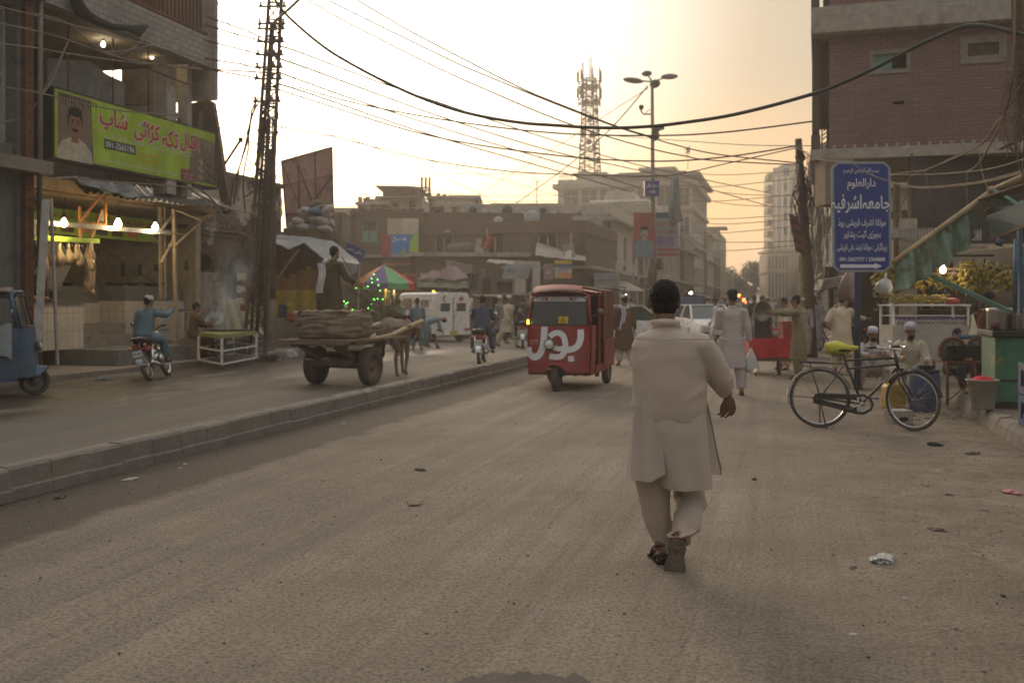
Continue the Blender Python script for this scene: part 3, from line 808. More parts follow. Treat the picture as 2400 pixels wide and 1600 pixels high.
simple_block('long_flat_roof', 'long pale flat roofed house with rebar stubs on the skyline', 1005, 1122, 74, 463, 'offw', rods=[(1006, 452), (1027, 452), (1041, 454), (1056, 457), (1068, 460), (1081, 462)], wins=[])
simple_block('shed_house', 'low ochre house with a slanted tin roof on the skyline', 1060, 1160, 66, 483, 'yellowish')
simple_block('terrace_house', 'plain terrace house with antenna under the office block', 1154, 1312, 72, 481, 'cream')
simple_block('back_house', 'low brown house at the foot of the billboard', 700, 800, 58, 496, 'brick_m')
c0 = W(998, 480, 70); tw2 = thing('cell_mast', 'small antenna mast beside the rooftop pavilion', 'cell tower', c0)
mb = MB(); lattice(mb, c0, W(998, 440, 70), .5, .5, 6, .04); mb.build('mast', K['steel'], tw2)
for dx in (-.28, 0, .26):
 mb = MB(); q = W(998, 430, 70) + V((dx, 0, 0)); mb.box(q, (.16, .12, .85)); mb.bar(q + V((0, .1, -.6)), q + V((0, .1, .5)), .05); mb.build('antenna', K['steel'], tw2)
for i, (px, y0, y1, lab) in enumerate(((1258, 423, 482, 'thin television aerial on the terrace house'), (1612, 360, 398, 'roof aerial with a flag shaped dish on the office block'), (1583, 392, 402, 'short spike aerial on the office roof'))):
 mb = MB(); Y = 72 if i == 0 else 108; a, b = W(px, y1, Y), W(px, y0, Y); mb.tube([a, b], .035, 5)
 mb.bar(b + V((-.4, 0, .05)), b + V((.4, 0, -.12)), .03); mb.bar(b + V((-.25, 0, -.1)), b + V((.2, 0, -.2)), .03)
 if i == 1: mb.prism([(-.3, 0), (.25, .1), (.2, .9), (0, .5)], .05, b, (1, 0, 0), (0, 0, 1))
 tag(mb.build('aerial', K['steel']), lab, 'aerial')
def tree(label, px, py_top, Y, h, wd, seed=0, n=2600, group=None, leaf=.22):
 r_ = random.Random(seed); b = V(((px - CX) * Y / F, Y, 0)); t = thing('street_tree', label, 'tree', b, 0, group)
 mb = MB(); mb.tube([b, b + V((.1, 0, h * .3)), b + V((-.1, 0, h * .6))], [.3, .22, .12], 8)
 cl = []
 for i in range(16):
  a = r_.uniform(0, 6.28); q = b + V((cos(a) * wd * .33 * r_.random() ** .5, sin(a) * wd * .33 * r_.random() ** .5, h * r_.uniform(.42, .85))); cl.append((q, r_.uniform(.16, .27) * wd))
  mb.tube([b + V((0, 0, h * .3)), (b + V((0, 0, h * .45))).lerp(q, .5), q], [.1, .06, .03], 5)
 mb.build('trunk', K['wood'], t)
 mb = MB()
 for i in range(n):
  q, rr = r_.choice(cl); d = V((r_.gauss(0, 1), r_.gauss(0, 1), r_.gauss(0, 1))).normalized(); p = q + d * rr * r_.random() ** .35
  p.z = min(p.z, h); a = V((r_.uniform(-1, 1), r_.uniform(-1, 1), r_.uniform(-1, 1))).normalized(); c_ = a.orthogonal().normalized(); l = leaf * r_.uniform(.6, 1.4)
  mb.add([p - a * l, p + c_ * l * .5, p + a * l, p - c_ * l * .5], [(0, 1, 2, 3)], 0)
 mb.build('crown', K['leaff'], t)
tree('broad round tree at the far end of the street, larger of the two', 1768, 600, 172, 8.8, 6.4, 1)
tree('small dim tree left of the round tree at the street end', 1708, 622, 180, 7.4, 5.0, 2)
tree('low bushy tree under the yellowish apartment block', 1738, 640, 190, 5.5, 6.5, 3)
mb = MB()
mb.grid(lambda u, v: V((-140 + 360 * u, 420 + 20 * v, v * (7 + 5 * noise.noise(V((u * 6, 0, 0))) + 2 * noise.noise(V((u * 25, 0, 0)))))), 80, 3, th=-3)
tag(mb.build('hills', K['leaff']), kind='structure')
rnd = random.Random(14)
for i in range(16):
 px = 1010 + i * 20 + rnd.uniform(-6, 6); top = i % 2; q = W(px, (494 if top else rnd.uniform(525, 575)), 50.6 if not top else 53)
 mb = MB(); k_ = i % 4; z = rnd.uniform(.3, .7)
 if k_ == 0: mb.lathe(q, [(0, 0), (z * .6, 0), (z * .62, z), (z * .2, z * 1.2), (0, z * 1.2)], 14)
 elif k_ == 1: mb.box(q, (z * 1.6, .35, z)); mb.lathe(q - V((0, .18, 0)), [(0, -.01), (z * .4, -.01), (z * .4, .02)], 14, axis='Y', m=1)
 elif k_ == 2: mb.prism([(0, 0), (1.6, .1), (1.7, .2), (0, .12)], 1.0, q, (1, 0, 0), (0, 0, 1))
 else: mb.grid(lambda u, v: q + V((1.3 * u, .08 * sin(u * 15), -.9 * v - .2 * sin(pi * u))), 14, 5, th=.02)
 nm = ('water_tank', 'air_cooler', 'tin_roof', 'laundry_cloth')[k_]; tag(mb.build(nm, [K[rnd.choice(['conc_l', 'grey', 'tarp_b', 'offw', 'paleblue', 'rust'])], K['dark']]), nth(i) + ' ' + nm.replace('_', ' ') + ' from the left on the long brown brick building', nm.replace('_', ' '))
# ================================================================ LEFT FOREGROUND
K['tilew'] = brick('tilew', (.66, .58, .48), (.6, .53, .44), (.22, .18, .14), bw=.21, bh=.42, stain=(.3, .25, .19), st=.5, bump=.15, ms=.006)
for n__ in K['tilew'].node_tree.nodes:
 if n__.type == 'TEX_BRICK': n__.offset = 0
K['fascia'] = brick('fascia', (.4, .38, .34), (.33, .31, .28), (.15, .14, .13), bw=.3, bh=.15, stain=(.14, .13, .11), st=.7, bump=.3, ms=.012)
K['slatc'] = mat('slatc', (.3, .19, .09), .7, c2=(.16, .1, .05), bump=.2)
def rthing(name, label, cat, s, t, z=0, group=None, rz=UR): return thing(name, label, cat, R(s, t, z), rz, group)
b = rthing('corner_building', 'grey building with teal glazed window at the left edge', 'building', 8, -14.5)
mb = MB(); rbox(mb, 8, 14.2, -24, -14.5, 0, 13); rbox(mb, 14.2, 16.0, -24, -14.5, 0, 4.6); rbox(mb, 14.2, 16.0, -24, -14.5, 7.3, 13); rbox(mb, 16.0, 16.45, -24, -14.42, 0, 13); rbox(mb, 14.2, 16.0, -24, -15.0, 4.6, 7.3)
mb.build('wall', K['grey'], b)
mb = MB(); rbox(mb, 14.2, 16.0, -14.9, -14.8, 4.6, 7.3); mb.build('window_pane', K['teal'], b)
mb = MB()
for z in (4.6, 5.9, 7.2): rbox(mb, 14.2, 16.0, -14.8, -14.7, z, z + .08)
for s in (14.2, 15.1, 15.93): rbox(mb, s, s + .07, -14.79, -14.69, 4.68, 7.2)
mb.build('window_frame', K['offw'], b)
for z in (4.05, 7.5): mb = MB(); rbox(mb, 13.5, 16.5, -14.4, -14.0, z, z + .25); mb.build('ledge', K['conc'], b)
mb = MB(); rbox(mb, 16.1, 16.32, -14.41, -14.3, .1, 12)
for i in range(60): mb.ell(R(16.2, -14.28, .5 + i * .19), .022, 6, 4)
mb.build('riveted_column', K['rust'], b)
mb = MB(); mb.tube([R(16.42, -14.25, .1), R(16.42, -14.25, 12)], .055, 10); mb.tube([R(16.52, -14.33, .1), R(16.52, -14.33, 12)], .03, 8); mb.build('drain_pipe', K['steel'], b)
mb = MB(); mb.bar(R(16.3, -14.0, 3.55), R(15.6, -13.6, .6), .14, .05); mb.bar(R(16.55, -14.1, 3.6), R(16.5, -13.9, .3), .05)
tag(mb.build('leaning_board', K['offw']), 'pale board leaning on the grey corner building', 'board')
b = rthing('shop_building', 'two storey butcher shop building with dark open balcony above a green sign', 'building', 16.6, -15)
mb = MB()
rbox(mb, 16.5, 24.9, -22, -21.8, .45, 4.3); rbox(mb, 24.9, 25.15, -22, -16.3, 0, 4.6); rbox(mb, 16.5, 16.7, -22, -15.2, 0, 4.3)
mb.build('shop_wall', K['cream'], b)
mb = MB(); rbox(mb, 16.5, 25.1, -24, -15.75, 4.02, 4.3); mb.build('shop_ceiling', K['slatc'], b)
mb = MB()
for i in range(22): rbox(mb, 16.7, 24.85, -15.9 - i * .16, -15.98 - i * .16, 3.94, 4.0)
mb.build('slatted_ceiling', K['slatc'], b)
mb = MB(); rbox(mb, 16.5, 28, -19.6, -19.4, 4.3, 7.9); rbox(mb, 16.5, 23.2, -24, -19.4, 4.3, 12); rbox(mb, 20.4, 20.7, -19.4, -17.6, 4.3, 7.8); rbox(mb, 16.5, 16.6, -19.4, -15.1, 4.3, 7.8)
mb.build('balcony_wall', K['brownsign'], b)
mb = MB(); rbox(mb, 16.5, 23.3, -24, -15.0, 7.85, 8.2); mb.build('balcony_slab', K['conc'], b)
mb = MB(); rbox(mb, 16.5, 23.35, -15.0, -14.75, 7.72, 8.5); mb.build('tiled_fascia', K['fascia'], b)
def vrect(mb, pts, t, th=.15, m=0):            # polygon given in photo points on a street plane t
 q = [RP(x, y, t) for x, y in pts]; k = len(q)
 mb.add(q + [p - N * th for p in q], [tuple(range(k)), tuple(range(2 * k - 1, k - 1, -1))] + [(i, k + i, k + (i + 1) % k, (i + 1) % k) for i in range(k)], m)
mb = MB(); rbox(mb, 22.1, 22.5, -15.7, -15.3, 4.3, 7.8); rbox(mb, 23.0, 23.2, -15.6, -15.3, 4.3, 7.8); rbox(mb, 22.4, 23.1, -15.65, -15.5, 6.35, 6.5)
mb.build('column', K['offw'], b)
mb = MB(); rbox(mb, 22.5, 23.0, -15.6, -15.5, 4.3, 6.3); mb.build('door_panel', K['rust'], b)
mb = MB(); rbox(mb, 23.36, 23.5, -17.6, -14.7, 6.9, 14); rbox(mb, 23.5, 23.7, -15.6, -15.2, 7, 14); mb.build('side_screen', K['conc_l'], b)
mb = MB()
for i in range(26): rbox(mb, 19.0 + i * .16, 19.05 + i * .16, -14.95, -14.9, 8.5, 10.4)
for z in (8.6, 10.3): rbox(mb, 18.6, 23.3, -14.97, -14.88, z, z + .07)
rbox(mb, 18.6, 23.3, -16.3, -16.2, 8.5, 12)
mb.build('railing', K['rust'], b)
mb = MB()
for px in (160, 265, 348): q = RP(px, 60 + (px - 160) * .45, -15.6); mb.tube([V((q.x, q.y, 7.85)), V((q.x, q.y, 6.2))], .02, 6)
mb.tube([RP(85, 68, -15.3), RP(245, 122, -15.3), RP(440, 198, -15.3)], .02, 6); mb.build('conduit', K['rust'], b)
mb = MB()   # pale sheet behind the sign
mb.grid(lambda u, v: R(18.6 + 2.6 * u, -15.95 + .05 * sin(u * 14), 6.25 + .95 * v * (1 - .25 * abs(u - .5) * 2)), 16, 3, th=.02); tag(mb.build('hanging_sheet', K['tarp']), 'pale grey sheet drooping behind the top of the green sign', 'sheet')
mb = MB(); pts = [RP(165, -20, -14.6), RP(190, 25, -14.6), RP(225, 50, -14.6), RP(262, 62, -14.6), RP(300, 68, -14.6), RP(325, 72, -14.6), RP(346, 62, -14.6)]
mb.tube(pts, [.1, .13, .09, .07, .07, .13, .03], 10, rip=lambda f, a: 1 + .25 * sin(a * 3 + f * 20)); tag(mb.build('rolled_tarpaulin', K['blackc']), 'dark rolled tarpaulin bunched under the tiled balcony edge', 'tarpaulin')
P0, P1 = RP(128, 371, -15.3), RP(508, 447, -15.3)
sgn = thing('shop_sign', 'long lime green shop sign with red lettering and a portrait over the butcher shop', 'sign', P0, UR)
L_ = (P1 - P0).to_2d().length; ex = U.copy(); ey = V((0, 0, 1)); o = V((P0.x, P0.y, 4.69)); H_ = 1.46
def board(mb, o, ex, ey, w_, h_, th=.1, m=0):
 nn = V(ex).cross(V(ey)).normalized(); mb.prism([(0, 0), (w_, 0), (w_, h_), (0, h_)], -th, V(o), ex, ey, m)
mb = MB(); board(mb, o - ex * .05 - ey * .05, ex, ey, L_ + .1, H_ + .1, .42)
mb.build('sign_box', K['dark'], sgn)
nrm_ = ex.cross(ey).normalized()
mb = MB(); board(mb, o + nrm_ * .012, ex, ey, L_, H_, .01); mb.build('panel', K['lime'], sgn)
def blob(mb, o, ex, ey, pts, m=0, lift=.02):
 mb.add([V(o) + V(ex).cross(V(ey)).normalized() * lift + V(ex) * a + V(ey) * b_ for a, b_ in pts], [tuple(range(len(pts)))], m)
def circ(cx, cy, rx, ry=None, n=18, a0=0, a1=2 * pi): return [(cx + cos(a0 + (a1 - a0) * i / n) * rx, cy + sin(a0 + (a1 - a0) * i / n) * (ry or rx)) for i in range(n)]
def portrait(mb, o, ex, ey, cx, cy, s, base=.02, cloth=3, skin=1):   # head and shoulders of an unnamed man, drawn flat
 blob(mb, o, ex, ey, [(cx - .85 * s, cy - 1.1 * s), (cx + .85 * s, cy - 1.1 * s), (cx + .8 * s, cy - .75 * s), (cx + .55 * s, cy - .5 * s), (cx + .2 * s, cy - .35 * s), (cx - .2 * s, cy - .35 * s), (cx - .6 * s, cy - .5 * s), (cx - .8 * s, cy - .8 * s)], cloth, base)
 blob(mb, o, ex, ey, [(cx - .18 * s, cy - .5 * s), (cx + .18 * s, cy - .5 * s), (cx + .16 * s, cy), (cx - .16 * s, cy)], skin, base + .002)
 blob(mb, o, ex, ey, circ(cx, cy + .22 * s, .36 * s, .44 * s), 2, base + .003)
 blob(mb, o, ex, ey, circ(cx, cy + .07 * s, .31 * s, .42 * s), skin, base + .005)
 blob(mb, o, ex, ey, circ(cx, cy + .5 * s, .33 * s, .16 * s), 2, base + .007)
 for sg in (-1, 1):
  blob(mb, o, ex, ey, circ(cx + sg * .13 * s, cy + .15 * s, .055 * s, .022 * s, 8), 2, base + .007)
  blob(mb, o, ex, ey, circ(cx + sg * .13 * s, cy + .21 * s, .08 * s, .018 * s, 8), 2, base + .007)
 blob(mb, o, ex, ey, circ(cx, cy - .1 * s, .17 * s, .055 * s, 10), 2, base + .007)
mb = MB(); blob(mb, o, ex, ey, [(.08, .03), (1.25, .03), (1.15, H_ - .04), (.08, H_ - .04)], 0, .014); portrait(mb, o, ex, ey, .62, .72, .68, .016)
for i in range(14): blob(mb, o, ex, ey, [(.12 + i * .09, 1.38), (.17 + i * .09, 1.38), (.15 + i * .09, 1.38 - .1 - .12 * (i * 7 % 3))], 2, .0155)
mb.build('portrait', [K['sack'], K['skin'], K['hair'], K['creamc']], sgn)
mb = MB(); blob(mb, o, ex, ey, [(L_ - 1.35, .05), (L_ - .05, .05), (L_ - .05, 1.2), (L_ - 1.25, 1.25)], 0, .014)
for i in range(24): blob(mb, o, ex, ey, circ(L_ - 1.2 + (i * 37 % 110) / 100, .1 + (i * 53 % 60) / 100, .09, .06, 7), i % 3, .016 + i * .0003)
for i in range(9): blob(mb, o, ex, ey, [(L_ - 1.2 + i * .12, 1.18), (L_ - 1.14 + i * .12, 1.18), (L_ - 1.17 + i * .12, .75)], 1, .02)
mb.build('food_picture', [K['sack'], K['offw'], K['brownsign']], sgn)
T_r, T_w = MB(), MB()
for t_, cx_, wd, ht in (('اقبال', L_ * .79, L_ * .135, .5), ('تکہ', L_ * .655, L_ * .11, .46), ('کڑائی', L_ * .505, L_ * .165, .52), ('شاپ', L_ * .305, L_ * .16, .56)):
 cy_ = 1.02 if t_ != 'شاپ' else 1.06
 lettering(T_w, t_, o, ex, ey, cx_, cy_, wd + .06, ht + .06, 0, .05, .018); lettering(T_r, t_, o, ex, ey, cx_, cy_, wd, ht, 0, .022, .024)
T_w.build('lettering_outline', K['txt_w'], sgn); T_r.build('lettering', K['txt_r'], sgn)
mb = MB(); blob(mb, o, ex, ey, [(1.6, .4), (2.75, .4), (2.75, .62), (1.6, .62)], 0, .016); lettering(mb, '091-2563196', o, ex, ey, 2.17, .51, 1.05, .15, 1, .01, .02)
blob(mb, o, ex, ey, [(4.6, .02), (5.25, .02), (5.25, .32), (4.6, .32)], 2, .016); lettering(mb, 'کڑاہی گوشت', o, ex, ey, 4.92, .22, .5, .13, 1, 0, .02); lettering(mb, 'چکن تکہ', o, ex, ey, 4.92, .1, .4, .1, 1, 0, .02)
lettering(mb, 'ہمارے ہاں دنبہ کڑاہی اور چکن کڑاہی تازہ گوشت سے تیار کی جاتی ہے', o, ex, ey, 3.4, .7, 3.6, .12, 1, .004, .02)
lettering(mb, '0301-8996767', o, ex, ey, 3.3, .46, .8, .11, 3, .012, .02); lettering(mb, '0315-9228300', o, ex, ey, 3.3, .3, .8, .11, 3, .012, .02)
lettering(mb, 'نوٹ: شادی بیاہ اور دیگر تقریبات کیلئے آرڈر پر کھانا تیار کیا جاتا ہے', o, ex, ey, 3.0, .13, 2.9, .12, 1, .004, .02)
mb.build('small_print', [K['dark'], K['txt_w'], K['red'], K['txt_y']], sgn)
Yj = 27.5
mb = MB(); q0 = W(0, 0, Yj)
pl = [(443, 330), (443, 243), (484, 235), (499, 238), (514, 330), (524, 400), (538, 478), (518, 480), (506, 400), (500, 340)]
vs = [((x - 1200) * Yj / F, zat(y, Yj)) for x, y in pl]
mb.prism(vs, -.3, (0, Yj, 0), (1, 0, 0), (0, 0, 1))
lb = thing('letter_board', 'dark brown board with a pale letter J leaning beside the green sign', 'board', W(480, 480, Yj)); mb.build('board', K['brownsign'], lb)
mb = MB(); lettering(mb, 'J', (0, Yj - .01, 0), (1, 0, 0), (0, 0, 1), (466 - 1200) * Yj / F, zat(283, Yj), .25, .5, 0, .01, .02); mb.build('letter', K['steel'], lb)
def patch(P, nu, nv, sag=0., rp=0., rn=0, th=.02, seed=0, rag=0, rdir='u'):
 a, b_, c, d = [V(p) for p in P]
 nn = (b_ - a).cross(c - a).normalized()
 def fn(u, v):
  p = a.lerp(b_, u).lerp(c.lerp(d, u), v)
  p = p - V((0, 0, sag * sin(pi * u) * sin(pi * min(1, v * .9 + .1))))
  p = p + nn * rp * sin(rn * 2 * pi * (u if rdir == 'u' else v)) + nn * noise.noise(V((u * 6 + seed, v * 4, 1))) * rp * 1.5
  if rag and v > .99: p = p + (a - c) * rag * noise.noise(V((u * 17, seed, 0)))
  return p
 return fn, nu, nv, th
def cloth(name, mats, P, nu=30, nv=10, label=None, cat=None, parent=None, mf=None, **k):
 fn, nu, nv, th = patch(P, nu, nv, **k); mb = MB(); mb.grid(fn, nu, nv, mf=mf, th=th)
 o_ = mb.build(name, mats, parent)
 if label: tag(o_, label, cat)
 return o_
cloth('awning', K['steel'], (RP(165, 414, -15.8), RP(470, 452, -16.2), RP(200, 450, -14.25), RP(548, 489, -14.25)), 90, 6, 'corrugated grey metal awning sagging over the butcher shop', 'awning', rp=.035, rn=26, sag=.12)
cloth('awning_cloth', K['tarp'], (RP(168, 412, -15.5), RP(300, 430, -15.5), RP(196, 432, -14.1), RP(335, 470, -14.1)), 40, 8, 'ragged grey cloth thrown over the left end of the awning', 'awning cloth', rp=.03, rn=3, sag=.1, rag=.12)
bn = thing('menu_banner', 'lime green menu banner with red lettering and food pictures inside the butcher shop', 'banner', RP(77, 530, -16.9), UR)
o = RP(77, 530, -16.9); L2 = (RP(372, 530, -16.9) - o).to_2d().length; h2 = .62; o.z = 3.16
mb = MB(); board(mb, o, ex, ey, L2, h2, .05); mb.build('panel', K['lime'], bn)
mb = MB()
for i, (t_, cx_) in enumerate((('اقبال تکہ کڑائی شاپ', 1.1), ('اقبال تکہ کڑائی', 2.9), ('تکہ شاپ', 4.1))): lettering(mb, t_, o, ex, ey, cx_, .45, 1.3 if i < 2 else .7, .17, 0, .03, .012)
mb.build('lettering', K['txt_r'], bn)
mb = MB()
for i in range(6): blob(mb, o, ex, ey, [(.3 + i * .62, .07), (.75 + i * .62, .07), (.75 + i * .62, .28), (.3 + i * .62, .28)], i % 3, .012)
blob(mb, o, ex, ey, circ(4.75, .3, .32, .27), 3, .013); blob(mb, o, ex, ey, circ(4.75, .3, .26, .21), 0, .017)
blob(mb, o, ex, ey, [(5.35, .04), (6.1, .04), (6.1, .52), (5.35, .52)], 4, .012); lettering(mb, 'پشاور', o, ex, ey, 5.72, .35, .5, .14, 5, .01, .016); lettering(mb, 'لذیذ کباب', o, ex, ey, 5.72, .16, .55, .12, 5, .01, .016)
mb.build('food_picture', [K['brownsign'], K['rust'], K['orange'], K['offw'], K['green_p'], K['txt_w']], bn)
fr = thing('steel_frame', 'white and orange steel frame holding the meat rail and bulbs', 'frame', RP(77, 553, -15.2), UR)
mb = MB(); mb.bar(RP(77, 520, -15.2), RP(407, 547, -15.2), .06, .1); mb.bar(RP(77, 520, -15.2), RP(79, 556, -15.2), .07)
mb.bar(RP(108, 476, -15.2), RP(108, 556, -15.2), .07); mb.build('beam', K['offw'], fr)
mb = MB(); mb.bar(RP(187, 484, -15.25), RP(188, 558, -15.25), .05); mb.bar(RP(238, 455, -15.2), RP(186, 523, -15.2), .05); mb.bar(RP(247, 460, -15.3), RP(247, 530, -15.3), .05); mb.bar(RP(187, 522, -15.3), RP(248, 530, -15.3), .05, .09); mb.bar(RP(240, 490, -15.2), RP(215, 559, -15.2), .03)
mb.build('brace', K['orange'], fr)
mb = MB(); mb.bar(RP(76, 557, -15.2), RP(231, 565, -15.2), .07, .11); mb.build('meat_rail', K['lime'], fr)
mb = MB()
for i in range(12): q = RP(85 + i * 12, 561 + i * .6, -15.2); mb.tube([q, q - V((0, 0, .1)), q - V((-.03, 0, .15)), q - V((.02, 0, .17))], .008, 5)
mb.build('hook', K['chrome'], fr)
mb = MB(); mb.bar(RP(408, 490, -15.1), RP(413, 800, -15.1), .08); mb.bar(RP(378, 615, -15.2), RP(416, 545, -15.1), .045); mb.bar(RP(405, 580, -15), RP(495, 498, -14.6), .04); mb.bar(RP(372, 545, -15.1), RP(440, 550, -15), .03); mb.bar(RP(413, 493, -15), RP(470, 516, -14.5), .035); mb.bar(RP(376, 540, -15.2), RP(408, 500, -15.1), .035)
for px in (373, 377, 386): mb.bar(RP(px, 485, -15.6), RP(px + 2, 700, -15.6), .035)
tag(mb.build('bamboo_post', K['bamboo']), 'pale wooden post with cross braces at the right end of the butcher shop', 'post')
def carcass(px, y0, y1, wpx, t=-15.2, big=False, lab=''):
 a = RP(px, y0, t); Y = a.y; h = (y1 - y0) * Y / F; w_ = wpx * Y / F / 2
 th_ = thing('hanging_meat', lab, 'meat', a); mb = MB()
 if big:
  for sg in (-1, 1):
   mb.tube([a + V((sg * w_ * .3, 0, 0)), a + V((sg * w_ * .35, 0, -h * .14)), a + V((sg * w_ * .45, 0, -h * .28)), a + V((sg * .2 * w_, 0, -h * .42))], [.03, .045, .09, .07], 10)
  mb.tube([a - V((0, 0, h * .32)), a - V((0, 0, h * .45)), a - V((-.02, 0, h * .6)), a - V((0, 0, h * .8)), a - V((0, 0, h * .95))], [.1, .12, .11, .13, .08], 14, rip=lambda f, q: 1 + .12 * sin(3 * q + f * 9))
  mb.tube([a - V((-.06, .05, h * .35)), a - V((-w_ * .8, .05, h * .52)), a - V((-w_ * 1.1, .05, h * .5))], [.07, .08, .05], 10)
  for sg in (-1, 1): mb.tube([a - V((sg * -.05, 0, h * .9)), a - V((sg * -w_ * .9, 0, h))], [.05, .03], 8)
 else:
  mb.tube([a, a - V((0, 0, h * .3)), a - V((-.02, 0, h * .6)), a - V((-.03, 0, h * .85)), a - V((.02, 0, h))], [.018, .03, w_ * .8, w_, w_ * .4], 10, rip=lambda f, q: 1 + .18 * sin(2 * q + f * 7))
  mb.tube([a - V((0, 0, h * .5)), a - V((w_ * .7, 0, h * .8)), a - V((w_ * .8, 0, h * 1.05))], [.03, .05, .02], 8)
 mb.build('flesh', K['meat_f'], th_)
for i, (px, y1, wp, lab) in enumerate(((120, 622, 17, 'first goat leg from the left hanging on the green rail'), (140, 624, 20, 'pale goat leg hanging second on the green rail'), (161, 621, 20, 'third goat leg hanging on the green rail'),
  (178, 612, 14, 'slim shank hanging just left of the ragged meat'), (184, 628, 22, 'ragged darker meat piece hanging beside the big carcass'), (106, 655, 14, 'low hanging dark meat piece at the left post'))):
 carcass(px, 566, y1, wp, lab=lab)
carcass(209, 567, 690, 30, big=True, lab='big whole goat carcass hanging at the right end of the rail')
def bulb(px, py, t, r, m='bulb', lab='', cord=.5, pt=None, energy=0, loc=None, col=(1, .75, .4)):
 q = loc if loc is not None else RP(px, py, t); th_ = thing('light_bulb', lab, 'light bulb', q + V((0, 0, .1)))
 mb = MB(); mb.lathe(q, [(0, -r), (r * .6, -r * .8), (r, -.1 * r), (r * .85, r * .6), (r * .4, r * 1.3), (r * .35, r * 1.6)], 14); mb.build('bulb_glass', K[m], th_)
 mb = MB(); mb.lathe(q, [(r * .36, r * 1.6), (r * .45, r * 1.7), (r * .45, r * 2.6), (0, r * 2.7)], 10); mb.build('bulb_socket', K['black'], th_)
 mb = MB(); mb.tube([q + V((0, 0, r * 2.6)), q + V((.01, 0, r * 2.6 + cord))], .008, 5); mb.build('bulb_cord', K['black'], th_)
 if energy:
  l = bpy.data.lights.new('bulb_light', 'POINT'); l.energy = energy; l.color = col; l.shadow_soft_size = r
  lo = bpy.data.objects.new('bulb_light', l); lo.location = q - V((0, 0, r * 1.4)); C.objects.link(lo)
bulb(150, 524, -15.0, .075, lab='lit bulb above the hanging goat legs, first from the left', cord=.35, energy=20)
bulb(277, 526, -15.0, .085, lab='lit bulb above the dark boxes in the middle of the shop', cord=.45, energy=26)
bulb(364, 534, -15.0, .08, 'bulb_w', lab='lit white bulb at the right end of the shop beam', cord=.55, energy=17, col=(1, .85, .6))
bulb(242, 106, -15.9, .055, 'bulb_w', lab='small lit bulb under the balcony slab, above the portrait', cord=.3, energy=6)
bulb(357, 133, -15.9, .055, 'bulb_w', lab='small lit bulb under the balcony slab near the white column', cord=.3, energy=6)
mb = MB(); mb.lathe(RP(238, 508, -15.6), [(0, .2), (.05, .15), (.12, -.05), (.13, -.12), (.0, -.13)], 12); tag(mb.build('unlit_lamp', K['offw']), 'unlit white lamp hanging behind the orange brace', 'lamp')
ct1 = rthing('tiled_counter', 'white tiled counter with meat at the left of the shop steps', 'counter', 17.4, -16.0, .45)
mb = MB(); rbox(mb, 17.3, 19.85, -16.9, -16.0, .45, 1.5); mb.build('tiles', K['tilew'], ct1)
mb = MB(); rbox(mb, 17.25, 19.9, -16.95, -15.95, 1.5, 1.54); mb.build('top', K['grey'], ct1)
ct2 = rthing('tiled_counter', 'long white tiled counter with dark hearth box and pans at the right of the steps', 'counter', 22.2, -16.9, .45)
mb = MB(); rbox(mb, 22.2, 24.8, -18.4, -16.6, .45, 1.55); rbox(mb, 20.6, 22.2, -18.4, -17.4, .45, 1.5); mb.build('tiles', K['tilew'], ct2)
mb = MB(); rbox(mb, 22.25, 24.75, -18.3, -16.66, 1.551, 1.95); rbox(mb, 20.6, 22.25, -18.3, -17.45, 1.501, 1.93); mb.build('hearth', K['grey'], ct2, bevel=.01)
stp = MB(); rbox(stp, 20.0, 22.2, -16.6, -16.2, .45, .72); rbox(stp, 20.0, 22.2, -17.3, -16.6, .45, .98); rbox(stp, 20.0, 20.6, -19, -17.3, .45, 1.2)
tag(stp.build('steps', K['conc']), 'worn concrete steps between the two tiled counters', 'steps')
rnd = random.Random(12)
for i, (s, r_, lab) in enumerate(((20.9, .16, 'small black pan on the far left of the hearth'), (21.5, .14, 'second small pan on the hearth'), (22.6, .28, 'wide black frying pan on the hearth'), (23.3, .2, 'shallow pan right of the wide frying pan'), (24.2, .32, 'largest pan at the right end of the hearth'))):
 q = R(s, -17.2 if s > 22.2 else -17.8, 1.955 if s > 22.25 else 1.935); p = thing('frying_pan', lab, 'pan', q)
 mb = MB(); mb.lathe(q, [(0, 0), (r_ * .6, .005), (r_ * .95, .06), (r_, .1), (r_ * .97, .1), (r_ * .6, .02), (0, .015)], 18); mb.build('bowl', K['black'], p)
 mb = MB(); mb.bar(q + U * r_ + V((0, 0, .09)), q + U * (r_ + .16) + V((0, 0, .13)), .03, .015); mb.build('handle', K['black'], p)
def scale_():
 q = R(19.2, -16.5, 1.54); p = thing('butcher_scale', 'dark weighing stand with meat tray on the left counter', 'scale', q)
 mb = MB(); mb.bar(q, q + V((0, 0, 1.0)), .09); mb.bar(q + V((0, 0, 1.0)) - U * .35, q + V((0, 0, .98)) + U * .3, .05); mb.build('stand', K['rust'], p)
 mb = MB(); mb.box(q + V((0, 0, .05)) + N * .2, (.5, .35, .05), rz=UR); mb.build('tray', K['steel'], p)
scale_()
mb = MB()
for i in range(5): mb.ell(R(18.3 + i * .16, -16.3 + .05 * (i % 2), 1.6 + .03 * (i % 2)), (.13, .09, .06), 10, 6, rot=Matrix.Rotation(i, 3, 'Z'))
tag(mb.build('meat_cuts', K['meat']), 'heap of cut red meat on the left tiled counter', 'meat')
mb = MB(); mb.box(R(19.6, -16.6, 2.4), (.9, .03, 1.1), rot=Matrix.Rotation(UR, 3, 'Z') @ Matrix.Rotation(.6, 3, 'Y')); tag(mb.build('hanging_board', K['grey']), 'tilted grey board hanging behind the goat legs', 'board')
ph = rthing('wall_phone', 'small wall phone with side holders on the cream shop wall', 'phone', 24.88, -18.5, 2.4)
